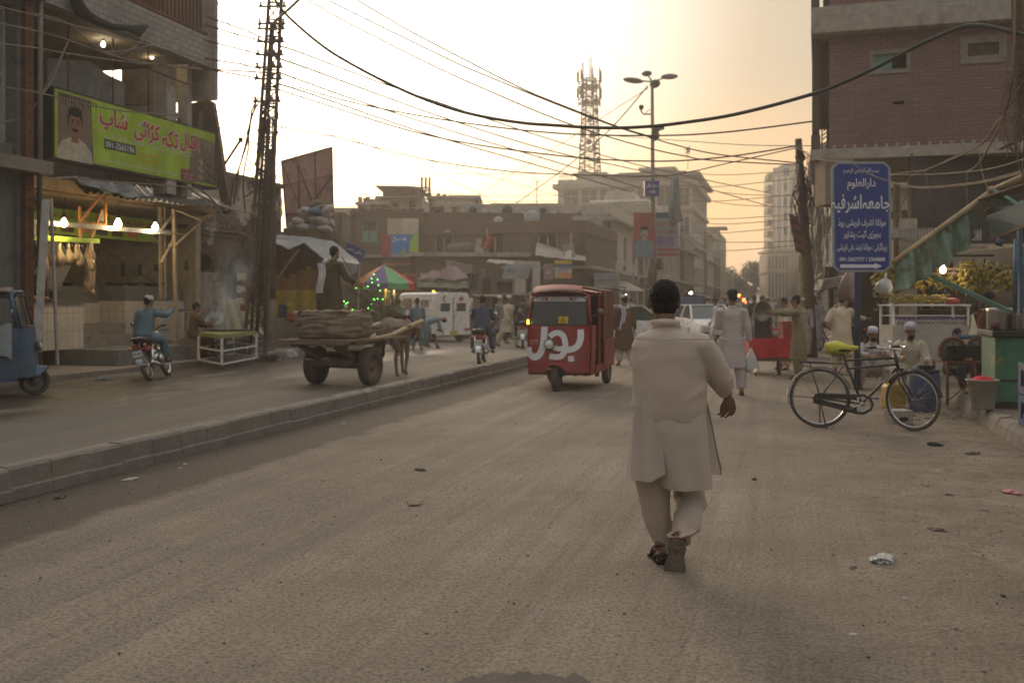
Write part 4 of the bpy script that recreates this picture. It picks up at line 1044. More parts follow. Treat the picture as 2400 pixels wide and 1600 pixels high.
mb = MB(); q = R(24.86, -18.4, 2.45); mb.box(q, (.26, .1, .34), rz=-RA); mb.box(q + V((0, 0, -.3)), (.2, .12, .18), rz=-RA); mb.build('box', K['yellowish'], ph)
mb = MB(); [mb.box(q + N * d, (.1, .06, .34), rz=-RA) for d in (-.28, .28)]; mb.build('holder', K['teal'], ph)
mb = MB(); mb.tube([R(24.85, -17.5, 2.35), R(24.85, -17.5, 1.95), R(24.85, -17.7, 1.9)], .012, 5); mb.box(R(24.86, -17.5, 2.5), (.25, .05, .2), rz=-RA); mb.tube([R(24.86, -19.6, 3.2), R(24.86, -17.4, 1.95)], .012, 5); mb.build('cable', K['grey'], ph)
mb = MB(); a = W(122, 752, 23.2); b_ = W(163, 754, 23.2); mb.tube([a, b_, V((b_.x, b_.y, .45))], .03, 8); mb.tube([a, V((a.x, a.y, .45))], .03, 8); mb.box(V(((a.x + b_.x) / 2, a.y + .1, .62)), (.36, .3, .34), rz=.2)
tag(mb.build('pipe_rail', K['steel']), 'low bent pipe rail with a dark box before the left tiled counter', 'rail')
uO = 24.95; fw = 6.2
def arch(u0, u1, zs, zsp, rise, n=10):
 o_ = []; c = (u0 + u1) / 2; r_ = (u1 - u0) / 2
 for i in range(n):
  a, b__ = u0 + (u1 - u0) * i / n, u0 + (u1 - u0) * (i + 1) / n; m_ = ((a + b__) / 2 - c) / r_
  o_.append((a, b__, zs, round(zsp + rise * math.sqrt(max(0, 1 - m_ * m_)), 3), 'o'))
 return o_
wins = arch(.2, 1.3, 2.4, 2.42, .52) + arch(1.95, 3.6, .5, 2.15, .8) + arch(4.3, 5.3, .5, 2.2, .5)
bA = building('arched_house', 'old crumbling brick house with round arch window and tall arched doorway', R(uO, -16.6), UR, fw, 3.6, 3.72, 'brick_o', wins, None, [(3.62, .12, .08)], slab_m='brick_o', pane_m='dark')
mb = MB(); mb.M = MW[bA.name]
for cx_, zc, r0, n in ((.75, 2.42, .56, 17), (2.77, 2.15, .84, 23), (4.8, 2.2, .52, 15)):
 for i in range(n):
  a = pi * (i + .5) / n; q = V((cx_ + cos(a) * (r0 + .15), -.02, zc + sin(a) * (r0 + .15) * (.95)))
  mb.box(q, (.3, .07, pi * (r0 + .15) / n * .9), rot=Matrix.Rotation(-a, 3, 'Y'))
mb.build('arch_bricks', K['brick_d'], bA)
mb = MB(); mb.M = MW[bA.name]
for i in range(44): mb.bb((.07 + i * .14, -.1, 3.76), (.15 + i * .14, .08, 3.76 + .12));
mb.bb((0, -.06, 3.5), (fw, .02, 3.56)); mb.build('dentil_cornice', K['brick_o'], bA)
mb = MB(); mb.M = MW[bA.name]; mb.bb((1.36, -.09, .5), (1.9, .0, 2.1)); mb.bb((-.02, -.07, .5), (1.2, -.001, 2.32))
mk('plaster', (.34, .31, .25), .9, c2=(.2, .14, .09), c2s=2.2, c2t=.5, bump=.4, bs=14)
mb.build('plaster_patch', K['plaster'], bA)
mb = MB(); mb.M = MW[bA.name]
bU = building('upper_storey', 'set back upper brick storey behind the pylon', R(25.3, -17.3), UR, 6.4, 5, 5.55, 'brick_o', arch(2.2, 2.95, 4.3, 4.32, .16, 6), None, [(5.5, .15, .1)], slab_m='brick_m', z0=3.6)
cloth('yellow_tarp', K['yellowish'], (W(520, 698, 29.5), W(585, 703, 29.6), W(535, 790, 28.4), W(620, 785, 28.6)), 24, 12, 'dull yellow tarpaulin hung under the arched doorway behind the pylon', 'tarpaulin', rp=.04, rn=3)
A_ = G(520, 866); B_ = W(466, 0, 24.4); B_.z = 0; C_ = W(601, 0, 25.3); C_.z = 0; D_ = B_ + C_ - A_
ft = thing('food_table', 'long white framed food cart table with green yellow top beside the pylon', 'table', A_)
mb = MB(); zt = .79
vs = [p + V((0, 0, z)) for z in (zt - .09, zt) for p in (A_, C_, D_, B_)]; mb.add(vs, [(0, 3, 2, 1), (4, 5, 6, 7), (0, 1, 5, 4), (1, 2, 6, 5), (2, 3, 7, 6), (3, 0, 4, 7)]); mk('ftop', (.25, .26, .07), .6, c2=(.12, .12, .1)); mb.build('table_top', K['ftop'], ft)
for p in (A_, B_, C_, D_):
 mb = MB(); mb.bar(p + V((0, 0, .1)), p + V((0, 0, zt - .09)), .05); mb.build('leg', K['white'], ft)
 mb = MB(); mb.lathe(p + V((0, 0, .06)), [(0, -.02), (.06, -.02), (.06, .02), (0, .02)], 12, axis='X'); mb.build('caster', K['rubber'], ft)
mb = MB()
for a, b_ in ((A_, B_), (A_, C_), (C_, D_), (B_, D_)):
 for z in (.12, .42): mb.bar(a + V((0, 0, z)), b_ + V((0, 0, z)), .035)
mb.build('rail', K['white'], ft)
mb = MB(); q = A_.lerp(D_, .5)
for i in range(9): mb.box(q + V((-.5 + i * .12, .1 * (i % 2), zt + .03)), (.12, .3, .05), rz=i * .7)
tag(mb.build('grill_tray', K['dark']), 'blackened grill tray with coals on the food cart table', 'grill')
q = W(395, 0, 26.2); q.z = .33; st_ = thing('display_stand', 'two tier steel stand with trays behind the man in pale blue', 'stand', q)
mb = MB(); mb.box(q + V((0, 0, .93)), (1.0, .5, .05), rz=.15); mb.box(q + V((.0, 0, .42)), (.95, .5, .04), rz=.15); mb.build('shelf', K['alu'], st_)
for dx in (-.45, .45):
 for dy in (-.2, .2):
  mb = MB(); mb.bar(q + V((dx, dy, 0)), q + V((dx, dy, .9)), .045); mb.build('leg', K['offw'], st_)
for i in range(4):
 mb = MB(); mb.box(q + V((-.3 + i * .22, -.03, .98 if i != 1 else .46)), (.2, .28, .05), rz=i * .4); mb.build('tray', K['steel'], st_)
Yb = 35
bb_ = thing('billboard', 'tilted faded red billboard on a rusty frame over the brick house', 'billboard', W(720, 560, Yb))
pl = [(((x - 1200) * Yb / F), zat(y, Yb)) for x, y in ((660, 378), (778, 345), (783, 580), (770, 605), (672, 548))]
mb = MB(); mb.prism(pl, -.06, (0, Yb, 0), (1, 0, 0), (0, 0, 1)); mb.build('sheet', K['billb'], bb_)
mb = MB(); P_ = lambda x, y: W(x, y, Yb - .06)
for a, b_ in (((660, 378), (778, 345)), ((664, 436), (780, 410)), ((668, 503), (782, 490)), ((698, 368), (702, 500)), ((738, 357), (741, 470)), ((778, 345), (783, 590)), ((660, 378), (672, 530)), ((778, 412), (700, 520)), ((664, 390), (700, 480)), ((700, 388), (730, 470))): mb.bar(P_(*a), P_(*b_), .05 if a[0] != 664 else .025)
mb.build('frame', K['rust'], bb_)
rnd = random.Random(4)
sb = [(742, 478, 'o'), (757, 488, 'o'), (768, 492, 's'), (712, 503, 's'), (722, 496, 's'), (738, 496, 'b'), (752, 500, 's'), (766, 505, 's'), (700, 521, 's'), (722, 515, 's'), (740, 513, 's'), (756, 518, 's'), (769, 520, 's'), (690, 532, 's'), (708, 533, 's'), (728, 533, 's'), (746, 535, 'b'), (762, 537, 's')]
for i, (px, py, k_) in enumerate(sb):
 mb = MB(); mb.ell((0, 0, 0), (.27, .2, .15), 14, 9, rot=Matrix.Rotation(rnd.uniform(-.8, .8), 3, 'Y') @ Matrix.Rotation(rnd.random(), 3, 'Z'))
 mb.v = [tuple(V(p) + V((noise.noise(V(p) * 6 + V((i, 0, 0))),) * 3) * .05) for p in mb.v]
 o_ = mb.build('sandbag', K['sandb' if k_ == 's' else 'sandb_b' if k_ == 'b' else 'sack']); o_.location = W(px, py, Yb - .35 - .2 * (i % 3))
 tag(o_, {'s': 'white', 'b': 'blue', 'o': 'brown'}[k_] + ' sandbag at the red billboard, ' + nth(i) + ' in rows from the top left', 'sandbag', {'s': 'white sandbags piled at the billboard', 'b': 'blue sacks piled at the billboard', 'o': 'brown sacks piled at the billboard'}[k_])
mb = MB(); mb.bb(W(664, 560, 34.2), W(800, 545, 36.5)); mb.bb(V((W(664, 0, 34.4).x, 34.4, 0)), V((W(812, 0, 36).x, 36.4, zat(560, 34.4))))
tag(mb.build('brick_annex', K['brick_m']), 'low brick annex with dentils carrying the sandbags above the stall', 'building')
stl = thing('tarp_stall', 'stall under a sagging grey tarpaulin with a yellow and maroon back cloth', 'stall', W(700, 780, 32))
mb = MB(); top = [(644, 547), (680, 551), (712, 555), (778, 563), (812, 590), (846, 618)]; low = [(640, 568), (678, 583), (712, 569), (753, 603), (790, 612), (846, 620)]
def ip(l, u):
 k = u * (len(l) - 1); i = min(int(k), len(l) - 2); f = k - i; return (l[i][0] + (l[i + 1][0] - l[i][0]) * f, l[i][1] + (l[i + 1][1] - l[i][1]) * f)
mb.grid(lambda u, v: W(*ip(top, u), 33.8).lerp(W(*ip(low, u), 30.6 + u * 1.5), v) + V((0, 0, .05 * noise.noise(V((u * 8, v * 3, 0))))), 30, 8, th=.02); mb.build('roof_tarp', K['tarp'], stl)
mb = MB(); mb.grid(lambda u, v: W(765 + 72 * u, 606 + 14 * u + v * (38 - 30 * abs(u - .5) ** 2 * 3), 31 + u) + V((0, .06 * sin(u * 20), 0)), 20, 6, th=.02); mb.build('side_tarp', K['tarp'], stl)
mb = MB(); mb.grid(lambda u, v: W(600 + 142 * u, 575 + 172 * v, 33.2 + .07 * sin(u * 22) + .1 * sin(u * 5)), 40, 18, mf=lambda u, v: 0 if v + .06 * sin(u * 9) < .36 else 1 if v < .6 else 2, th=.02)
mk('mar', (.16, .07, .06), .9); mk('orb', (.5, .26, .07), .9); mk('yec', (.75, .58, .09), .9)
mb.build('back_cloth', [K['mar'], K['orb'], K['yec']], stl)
mb = MB(); blob(mb, W(652, 743, 32.95), (1, 0, 0), (0, 0, 1), [(0, 0), (.3, 0), (.3, .36), (.2, .42), (0, .42)], 0, 0); mb.build('blue_patch', K['blue_m'], stl)
mb = MB(); mb.bar(W(700, 585, 31), W(648, 655, 31.5), .05); mb.bar(W(640, 560, 31.2), W(640, 760, 31.2), .06); mb.bar(W(843, 616, 32), W(838, 740, 32), .05); mb.build('pole', K['bamboo'], stl)
mb = MB(); mb.bb(V((W(640, 0, 31.8).x, 31.8, 0)), V((W(740, 0, 31.8).x, 33, zat(745, 31.8)))); mb.bb(V((W(740, 0, 32).x, 32.4, 0)), V((W(850, 0, 32).x, 33, .5))); mb.build('low_wall', K['conc_l'], stl)
mb = MB()
for i in range(7): mb.ell(W(683 + i * 9, 745 + (i % 2) * 3, 31.4), (.22, .18, .14), 10, 6)
tag(mb.build('patterned_rug', K['redp']), 'heap of red patterned cloth on the low wall below the yellow cloth', 'cloth')
sgb = thing('name_board', 'blue board with white Urdu lettering tilted behind the tarpaulin', 'sign', W(820, 600, 36)); a = W(800, 594, 36); b_ = W(843, 613, 36)
ex_ = (b_ - a).normalized(); ey_ = V((0, -1, 0)).cross(ex_) * -1; ey_ = V((-ex_.z, 0, ex_.x))
mb = MB(); board(mb, a + ey_ * -.1, ex_, ey_, .78, .55, .04); mb.build('panel', K['blue'], sgb)
mb = MB(); lettering(mb, 'دکان نمبر', a + ey_ * -.1, ex_, ey_, .4, .38, .6, .16, 0, .01); lettering(mb, 'پشاور', a + ey_ * -.1, ex_, ey_, .45, .15, .4, .13, 0, .01); mb.build('lettering', K['txt_w'], sgb)
pyB = W(597, 0, 27.4); pyB.z = 0.05; pyT = W(656, 0, 27.4); pyT.z = 12.0
py_ = thing('lattice_pylon', 'tall leaning steel lattice pylon tangled with cables and boxes', 'pylon', pyB)
mb = MB(); lattice(mb, pyB, pyT, .56, .28, 26, .042, rot=.3); mb.build('mast', K['brownsign'], py_)
def pyc(py): z = zat(py, 27.4); return pyB.lerp(pyT, (z - pyB.z) / (pyT.z - pyB.z))
mb = MB()
for i, (dx, dy, r_) in enumerate(((-.05, -.26, .045), (.06, -.28, .035), (.14, -.26, .025), (-.17, -.24, .025), (.0, .1, .05), (.2, .0, .02))):
 mb.tube([pyc(838 - 60 * (i % 3)) + V((dx * 1.3, dy, 0)), pyc(500) + V((dx, dy, 0)), pyc(60 if i < 2 else 280) + V((dx * .6, dy * .6, 0))], r_, 7)
mb.build('conduit', K['dark'], py_)
for y in (22, 62, 74, 104, 134, 163, 190, 242):
 c = pyc(y); mb = MB(); mb.bar(c + V((-.38, -.25, 0)), c + V((.38, -.25, 0)), .05)
 for dx in (-.32, -.12, .12, .32): mb.lathe(c + V((dx, -.25, .06)), [(0, .08), (.035, .07), (.035, .04), (.022, .02), (.035, 0), (.035, -.03), (0, -.04)], 8)
 mb.build('insulator_arm', K['brownsign'], py_)
rnd = random.Random(21)
for i in range(6):
 c = pyc(650 + i * 14) + V((-.35 + .12 * (i % 2), -.45, 0)); mb = MB(); mb.box(c, (.22, .14, .2), rz=rnd.uniform(-.2, .2)); mb.build('meter_box', K['rust' if i % 2 else 'yellowish'], py_)
mb = MB()
for i in range(26):
 y = rnd.uniform(180, 620); c = pyc(y); p = [c + V((rnd.uniform(-.3, .3), -.35, 0))]
 for j in range(5): p.append(p[-1] + V((rnd.uniform(-.28, .28), rnd.uniform(-.1, .1), rnd.uniform(-.5, .12))))
 mb.tube(p, rnd.choice([.008, .012, .018]), 5)
for i in range(5):
 c = pyc(235 + 22 * i) + V((rnd.uniform(-.3, .3), -.4, 0)); mb.tube([c + V((cos(a) * .22, sin(a * 2) * .05, sin(a) * .25)) for a in [j * pi / 7 for j in range(14)]], .014, 5, closed=True)
mb.build('cable_tangle', K['black'], py_)
cp = W(631, 0, 29.3); cp.z = .08
cpo = thing('concrete_pole', 'round concrete pole standing right of the lattice pylon', 'pole', cp)
mb = MB(); mb.tube([cp, V((cp.x + .03, cp.y, zat(560, 29.3)))], [.15, .13], 14); mb.build('shaft', K['conc_l'], cpo)
mb = MB(); mb.tube([V((cp.x + .03, cp.y, zat(700, 29.3))), V((cp.x + .06, cp.y, zat(350, 29.3)))], [.165, .13], 12, rip=lambda f, a: 1 + .12 * sin(a * 5)); mb.box(V((cp.x, cp.y - .2, zat(655, 29.3))), (.34, .2, .5)); mb.build('cable_wrap', K['brownsign'], cpo)
mb = MB()
for i in range(12):
 p = [V((cp.x + rnd.uniform(-.2, .2), cp.y - .2, zat(rnd.uniform(380, 560), 29.3)))]
 for j in range(4): p.append(p[-1] + V((rnd.uniform(-.15, .15), rnd.uniform(-.05, .05), rnd.uniform(-.5, .0))))
 mb.tube(p, .012, 5)
mb.build('loose_wire', K['black'], cpo)
mb = MB(); mb.bar(W(524, 389, 28), W(563, 330, 27), .05); mb.box(W(564, 328, 27), (.1, .1, .12)); tag(mb.build('bracket_arm', K['dark']), 'short black bracket arm pointing up beside the letter board', 'bracket')
Yu = 33.; uc = W(900, 0, Yu)
um = thing('market_umbrella', 'striped parasol in orange purple green and red over the plant cart', 'parasol', V((uc.x + .05, Yu, 0)))
zt, zr, rr = zat(621, Yu), zat(663, Yu), 1.02
for k, mm in enumerate(('orange', 'purple', 'green_u', 'red_c', 'orange', 'purple', 'green_u', 'yel')):
 a0, a1 = pi * 1.0 + k * pi / 4 + .25, pi * 1.0 + (k + 1) * pi / 4 + .25; mb = MB()
 def fn(u, v, a0=a0, a1=a1):
  a = a0 + (a1 - a0) * u; r_ = rr * v * (1 - .07 * sin(pi * u)); return V((uc.x + cos(a) * r_, Yu + sin(a) * r_, zt - (zt - zr) * v ** 1.15 - .03 * sin(pi * u) * v))
 mb.grid(fn, 8, 8)
 mb.grid(lambda u, v: fn(u, 1) - V((0, 0, .2 * v)), 8, 2); mb.build('canopy_panel', K[mm], um)
mb = MB(); mb.tube([V((uc.x, Yu, .1)), V((uc.x, Yu, zt + .08))], .03, 8); mb.build('pole', K['steel'], um)
mb = MB(); mb.tube([W(905, 660, Yu - .5), W(899, 730, Yu - .5)], .035, 8); mb.build('yellow_pole', K['yel'], um)
bulb(0, 0, 0, .07, 'bulb_w', 'lit white bulb hanging under the striped parasol', .15, loc=W(919, 672, Yu - .6), energy=10)
pc = thing('plant_cart', 'street cart crowded with leafy plants under the striped parasol', 'cart', V((uc.x - .2, Yu, 0)))
mb = MB(); mb.bb((uc.x - 1.6, Yu - .6, .7), (uc.x + .5, Yu + .5, .78)); mb.build('cart_top', K['wood'], pc)
for dx in (-1.5, .4):
 mb = MB(); mb.bar((uc.x + dx, Yu - .5, 0), (uc.x + dx, Yu - .5, 1.9), .05); mb.build('post', K['wood'], pc)
rnd = random.Random(77)
for k, (px, py, wd, hh, lab) in enumerate(((880, 745, .55, 1.2, 'tall feathery plant at the middle of the plant cart'), (915, 730, .5, .9, 'feathery plant right of the yellow pole'), (845, 725, .35, .7, 'thin leafy plant at the left end of the plant cart'), (905, 760, .45, .6, 'low yellow green plant in front of the cart'), (930, 745, .4, .8, 'grey green bush beside the ambulance'))):
 q = W(px, py, Yu - .3 - .1 * k); p = thing('potted_plant', lab, 'plant', V((q.x, q.y, q.z - .3)))
 mb = MB()
 for i in range(420):
  a = rnd.uniform(0, 6.28); r_ = wd * rnd.random() ** .6 * .6; z = rnd.uniform(-.3, hh * .7) ; c_ = q + V((cos(a) * r_ * (1 - z * .3), sin(a) * r_, z)); d = V((cos(a) * .5, sin(a) * .5, rnd.uniform(.2, 1))).normalized() * rnd.uniform(.05, .12); s_ = d.orthogonal().normalized() * .012
  mb.add([c_, c_ + d * .5 + s_, c_ + d, c_ + d * .5 - s_], [(0, 1, 2, 3)])
 mb.build('foliage', K['leafm'], p)
 mb = MB(); mb.lathe(q - V((0, 0, .45)), [(0, 0), (.13, 0), (.17, .25), (.15, .25), (0, .22)], 12); mb.tube([q - V((0, 0, .3)), q + V((0, 0, hh * .4))], .015, 5); mb.build('pot', K['rust'], p)
led = [(811, 648), (876, 643), (871, 653), (885, 655), (887, 668), (862, 671), (854, 677), (844, 678), (835, 675), (872, 662), (891, 681), (876, 700), (885, 700), (897, 701), (878, 702), (795, 708), (798, 711), (806, 706), (811, 711), (815, 709), (802, 716), (826, 726), (838, 730), (871, 712), (863, 722), (803, 713), (820, 656)]
fl = thing('fairy_lights', 'string of tiny green lights strung around the plant cart', 'lights', W(850, 700, Yu - .9))
for i, (px, py) in enumerate(led):
 mb = MB(); mb.ell(W(px, py, Yu - .9 - .02 * (i % 5)), .016, 8, 6); mb.build('led', K['led'], fl)
mb = MB(); pts = [W(px, py - 1, Yu - .88) for px, py in sorted(led)]; mb.tube(pts, .005, 4); mb.build('wire', K['black'], fl)
rnd = random.Random(2)
mb = MB()
for i in range(26): mb.ell(W(rnd.uniform(790, 822), rnd.uniform(712, 742), Yu - .7), .05, 7, 5, m=i % 4)
tag(mb.build('flower_garland', [K['orange'], K['white'], K['red_c'], K['yel']]), 'bunch of small bright flowers and toys behind the cart driver', 'flowers')
def signboard(label, x0, y0, x1, y1, Y, m, texts=(), name='shop_sign', tm='txt_w', rz=0, bands=(), skew=0, th=.06):
 a = W(x0, y1, Y); w_ = (x1 - x0) * Y / F; h_ = (y1 - y0) * Y / F
 p = thing(name, label, 'sign', a); ex_ = V((cos(rz), sin(rz), 0)); ey_ = V((-skew, 0, 1)).normalized()
 mb = MB(); board(mb, a, ex_, ey_, w_, h_, th); mb.build('panel', K[m], p)
 if bands:
  for i, (u0, v0, u1, v1, bm) in enumerate(bands):
   mb = MB(); blob(mb, a, ex_, ey_, [(u0 * w_, v0 * h_), (u1 * w_, v0 * h_), (u1 * w_, v1 * h_), (u0 * w_, v1 * h_)], 0, .004 + .002 * i); mb.build('colour_field', K[bm], p)
 if texts:
  mb = MB(); k_ = 0
  for t_, cx_, cy_, ww, hh in texts: lettering(mb, t_, a, ex_, ey_, cx_ * w_, cy_ * h_, ww * w_, hh * h_, 0, .02, .03)
  mb.build('lettering', K[tm], p)
 return p, a, ex_, ey_, w_, h_
signboard('blank green and cream billboard, upper one on the brick house', 908, 512, 981, 549, 49.2, 'creamc', bands=((0, 0, .5, 1, 'yellowish'),), name='billboard')
p, a, ex_, ey_, w_, h_ = signboard('blue and green telecom billboard with a white propeller logo', 895, 550, 981, 602, 49.1, 'tel_b', name='billboard', bands=((0, 0, .24, 1, 'redp'), (.26, 0, 1, .13, 'offw')))
mb = MB(); blob(mb, a, ex_, ey_, [(w_, .13 * h_), (w_, h_), (w_ * .86, h_), (w_ * .76, h_ * .7), (w_ * .74, h_ * .4), (w_ * .76, h_ * .13)], 0, .012); blob(mb, a, ex_, ey_, [(w_ * .5, h_ * .13), (w_ * .66, h_ * .13), (w_ * .6, h_ * .45)], 0, .012); mb.build('green_field', K['tel_g'], p)
mb = MB()
for k in range(3):
 an = radians(90 + 120 * k + 15); blob(mb, a, ex_, ey_, [(w_ * .36 + cos(an + da) * rr_ * h_, h_ * .78 + sin(an + da) * rr_ * h_) for da, rr_ in ((0, .02), (.45, .1), (0, .17), (-.45, .1))], 0, .016)
lettering(mb, 'telenor', a, ex_, ey_, w_ * .52, h_ * .8, w_ * .16, h_ * .07, 0, .01, .016); blob(mb, a, ex_, ey_, circ(w_ * .62, h_ * .8, .1, .1, 4, .8, .8 + 2 * pi), 0, .016); lettering(mb, 'نیا آغاز', a, ex_, ey_, w_ * .87, h_ * .48, w_ * .2, h_ * .12, 0, .02, .016); mb.build('logo', K['txt_w'], p)
signboard('dark brown board with faded orange words Easy Cash behind the parasol', 893, 606, 981, 658, 49.0, 'redp', [('Easy Cash', .45, .75, .7, .17), ('تبدیل کریں', .75, .3, .4, .15)], name='billboard', tm='orange', bands=((0, .35, 1, 1, 'brownsign'),))
signboard('pale turquoise board with white lettering on the roof of the brick house', 921, 494, 960, 514, 50.2, 'teal_l', [('الفاروق', .5, .5, .8, .6)])
cloth('striped_tarp', K['tarp_p'], (W(985, 640, 45.6), W(1062, 618, 46), W(985, 655, 45), W(1104, 655, 45)), 30, 8, 'draped mauve cloth over the shop front behind the ambulance, upper one', 'tarpaulin', rp=.05, rn=2, sag=.3)
cloth('green_tarp', K['tarp_g'], (W(978, 650, 45.2), W(1100, 652, 45.2), W(980, 672, 44.6), W(1098, 676, 44.6)), 30, 6, 'long dull green tarpaulin sagging below the mauve cloth', 'tarpaulin', rp=.04, rn=3, sag=.12)
cloth('hanging_cloth', K['tarp_b'], (W(1045, 608, 46), W(1110, 622, 46), W(1045, 648, 45.6), W(1100, 662, 45.6)), 20, 8, 'brown sheet hanging from the shop roof right of the mauve cloth', 'cloth', rp=.05, rn=3)
cloth('white_cloth', K['tarp_p'], (W(1124, 628, 45), W(1161, 630, 45), W(1130, 655, 45), W(1158, 646, 45)), 14, 6, 'pale pink cloth pinned up at a corner between two shops', 'cloth', rp=.05, rn=2, sag=.1)
cloth('dark_tarp', K['blackc'], (W(1097, 640, 45), W(1120, 642, 45), W(1095, 682, 44.8), W(1118, 676, 44.8)), 12, 6, 'dark blue black sheet hanging beside the green tarpaulin', 'tarpaulin', rp=.08, rn=2)
signboard('tilted grey blue shop board with dark lettering behind the riders', 1176, 619, 1238, 653, 44, 'paleblue', [('ARSAL', .3, .6, .35, .3), ('الیکٹرک', .75, .55, .3, .3), ('سٹور', .75, .25, .25, .2)], skew=-.25, tm='grey')
cloth('tin_awning', K['conc_l'], (W(1145, 608, 46.5), W(1235, 612, 46.5), W(1140, 614, 44), W(1240, 622, 44)), 24, 3, 'thin tin awning above the grey blue shop board', 'awning', rp=.03, rn=10)
hq = W(1085, 582, 49.5); hp = thing('water_tank', 'long grey cylinder tank lying on the shop roof', 'tank', hq)
mb = MB(); mb.tube([W(1050, 586, 49.5), W(1118, 580, 49.5)], .3, 14); mb.build('tank', K['grey'], hp); mb = MB(); mb.prism([(0, 0), (.5, 0), (.35, .7), (.1, .7)], .5, W(1112, 594, 49.3), (1, 0, 0), (0, 0, 1)); mb.build('bracket', K['offw'], hp)
mb = MB(); mb.tube([W(1146, 620, 48.5), W(1141, 535, 48.5)], .03, 6); mb.grid(lambda u, v: W(1140 + 22 * u - 14 * v, 550 + 5 * u + 30 * v, 48.4 + .1 * sin(u * 8)), 8, 8, m=1); tag(mb.build('party_flag', [K['bamboo'], K['redp']]), 'limp red flag on a thin pole above the shop roof', 'flag')
for i, (lab, x0, y0, x1, y1, Y, m_, tx, tm, bands) in enumerate((
 ('white shop board with dark rows of lettering beside the brick end wall', 1342, 506, 1378, 572, 52, 'offw', [('گل نواز', .5, .78, .7, .14), ('الیکٹرک سٹور', .5, .5, .8, .12), ('پشاور', .5, .2, .5, .1)], 'grey', ()),
 ('white painted board with washed out lettering right of its twin', 1380, 516, 1412, 582, 53, 'paleblue', [('GROW', .5, .6, .6, .12), ('خوبصورت', .5, .3, .6, .1)], 'txt_w', ()),
 ('yellow topped blue and white shop board above the rickshaw', 1300, 610, 1340, 652, 46, 'offw', [('موبائل', .5, .55, .6, .2)], 'txt_b', ((0, .82, 1, 1, 'yel'), (0, .6, 1, .8, 'blue_m'), (.15, .05, 1, .3, 'orange'))),
 ('pinkish slanted shop board left of the yellow topped one', 1274, 618, 1298, 656, 45, 'tarp_p', [('سیل', .5, .5, .5, .3)], 'txt_w', ()),
 ('deep blue board with two lines of white lettering below the town house', 1417, 604, 1446, 628, 60, 'blue', [('السلام', .5, .7, .7, .25), ('ہوٹل', .5, .3, .5, .25)], 'txt_w', ()),
 ('blue and yellow board right of the deep blue one', 1447, 621, 1467, 640, 62, 'blue_m', [('بینک', .5, .4, .6, .4)], 'txt_w', ((0, .8, 1, 1, 'yel'),)),
 ('faded turquoise board over the shops behind the rickshaw canopy', 1393, 640, 1452, 676, 48, 'paleblue', [('کلینک', .3, .6, .3, .3), ('ڈاکٹر', .7, .6, .3, .25)], 'grey', ((.0, .1, 1, .25, 'offw'),)),
 ('narrow light blue banner hanging beside its twin below the town house', 1481, 637, 1488, 664, 58, 'paleblue', (), 'txt_w', ()),
 ('narrow light blue banner nearest to the lamp post', 1494, 638, 1500, 664, 58, 'paleblue', (), 'txt_w', ()))):
 signboard(lab, x0, y0, x1, y1, Y, m_, tx, tm=tm, bands=bands)
mb = MB(); mb.grid(lambda u, v: W(1318 + 24 * u + 6 * v, 575 - 8 * u + 34 * v, 47 + .1 * sin(5 * u)), 8, 8); mb.tube([W(1336, 640, 47), W(1338, 545, 47)], .03, 6, m=1)
blob(mb, W(1334, 597, 46.9), (1, 0, 0), (0, 0, 1), circ(0, 0, .2, .22, 14, .9, 5.6), 2, .01)
tag(mb.build('national_flag', [K['conc_l'], K['bamboo'], K['txt_w']]), 'drooping pale flag with a crescent above the shop boards', 'flag')
cloth('tin_awning', K['conc_l'], (W(1258, 560, 49), W(1372, 592, 49), W(1255, 598, 46.5), W(1372, 612, 46.5)), 20, 3, 'sloping dusty awning under the white shop board', 'awning', rp=.03, rn=10)
cloth('tin_awning', K['conc_l'], (W(1388, 655, 55), W(1470, 660, 58), W(1440, 680, 50), W(1512, 682, 54)), 20, 3, 'small slanted tin awning behind the parked cars', 'awning', rp=.03, rn=8)
rnd = random.Random(31)
for i in range(9):
 s = 50 + i * 7.5; q = R(s, -8.6 + rnd.uniform(-.3, .6)); p = thing('street_stall', nth(i) + ' hazy stall with cloth roof on the far left pavement, counting from the near end', 'stall', q, UR, 'hazy stalls on the far left pavement')
 mb = MB(); mb.box(q + V((0, 0, 2.2)), (2.2, 1.6, .08), rz=UR); mb.build('roof', K[rnd.choice(['tarp', 'tarp_b', 'tarp_g', 'tarp_p'])], p)
 mb = MB(); mb.box(q + V((0, 0, .45)), (1.9, 1.1, .9), rz=UR); mb.build('counter', K[rnd.choice(['wood', 'blue_m', 'redp', 'grey'])], p)
 for a in (-1, 1):
  for b_ in (-.7, .7): mb = MB(); mb.bar(q + U * a + N * b_, q + U * a + N * b_ + V((0, 0, 2.2)), .06); mb.build('post', K['wood'], p)
# ================================================================ RIGHT SIDE
YB = 24.0; zb = lambda py: zat(py, YB); xb = lambda px: (px - CX) * YB / F
rz0 = -RA * 1.1
oB = V((xb(1911), YB + .35, 0))
bB = thing('brick_building', 'tall red brick building with concrete bands jutting over the right street corner', 'building', oB, rz0)
w_ = 8.0
mb = MB(); mb.M = MW[bB.name]
x1 = xb(1952) - xb(1911)
z1, z2 = zb(358), zb(70); D = 5
wA = (xb(2045) - oB.x, xb(2128) - oB.x, zb(172), zb(126)); wB = (xb(2240) - oB.x, xb(2330) - oB.x, zb(162), zb(108)); vt = (xb(2094) - oB.x, xb(2119) - oB.x, zb(249), zb(242))
sub = MB(); facade(sub, w_, z2 + 6, [wA, wB, vt, (0, x1, z1, z2 + 6)], z0=z1)
mb.add(sub.v, sub.f); mb.bb((x1, .3, z1), (x1 + .25, D, z2 + 6)); mb.bb((x1 + .25, D - .3, z1), (w_, D, z2 + 6))
mb.build('brick_wall', K['brick_r'], bB)
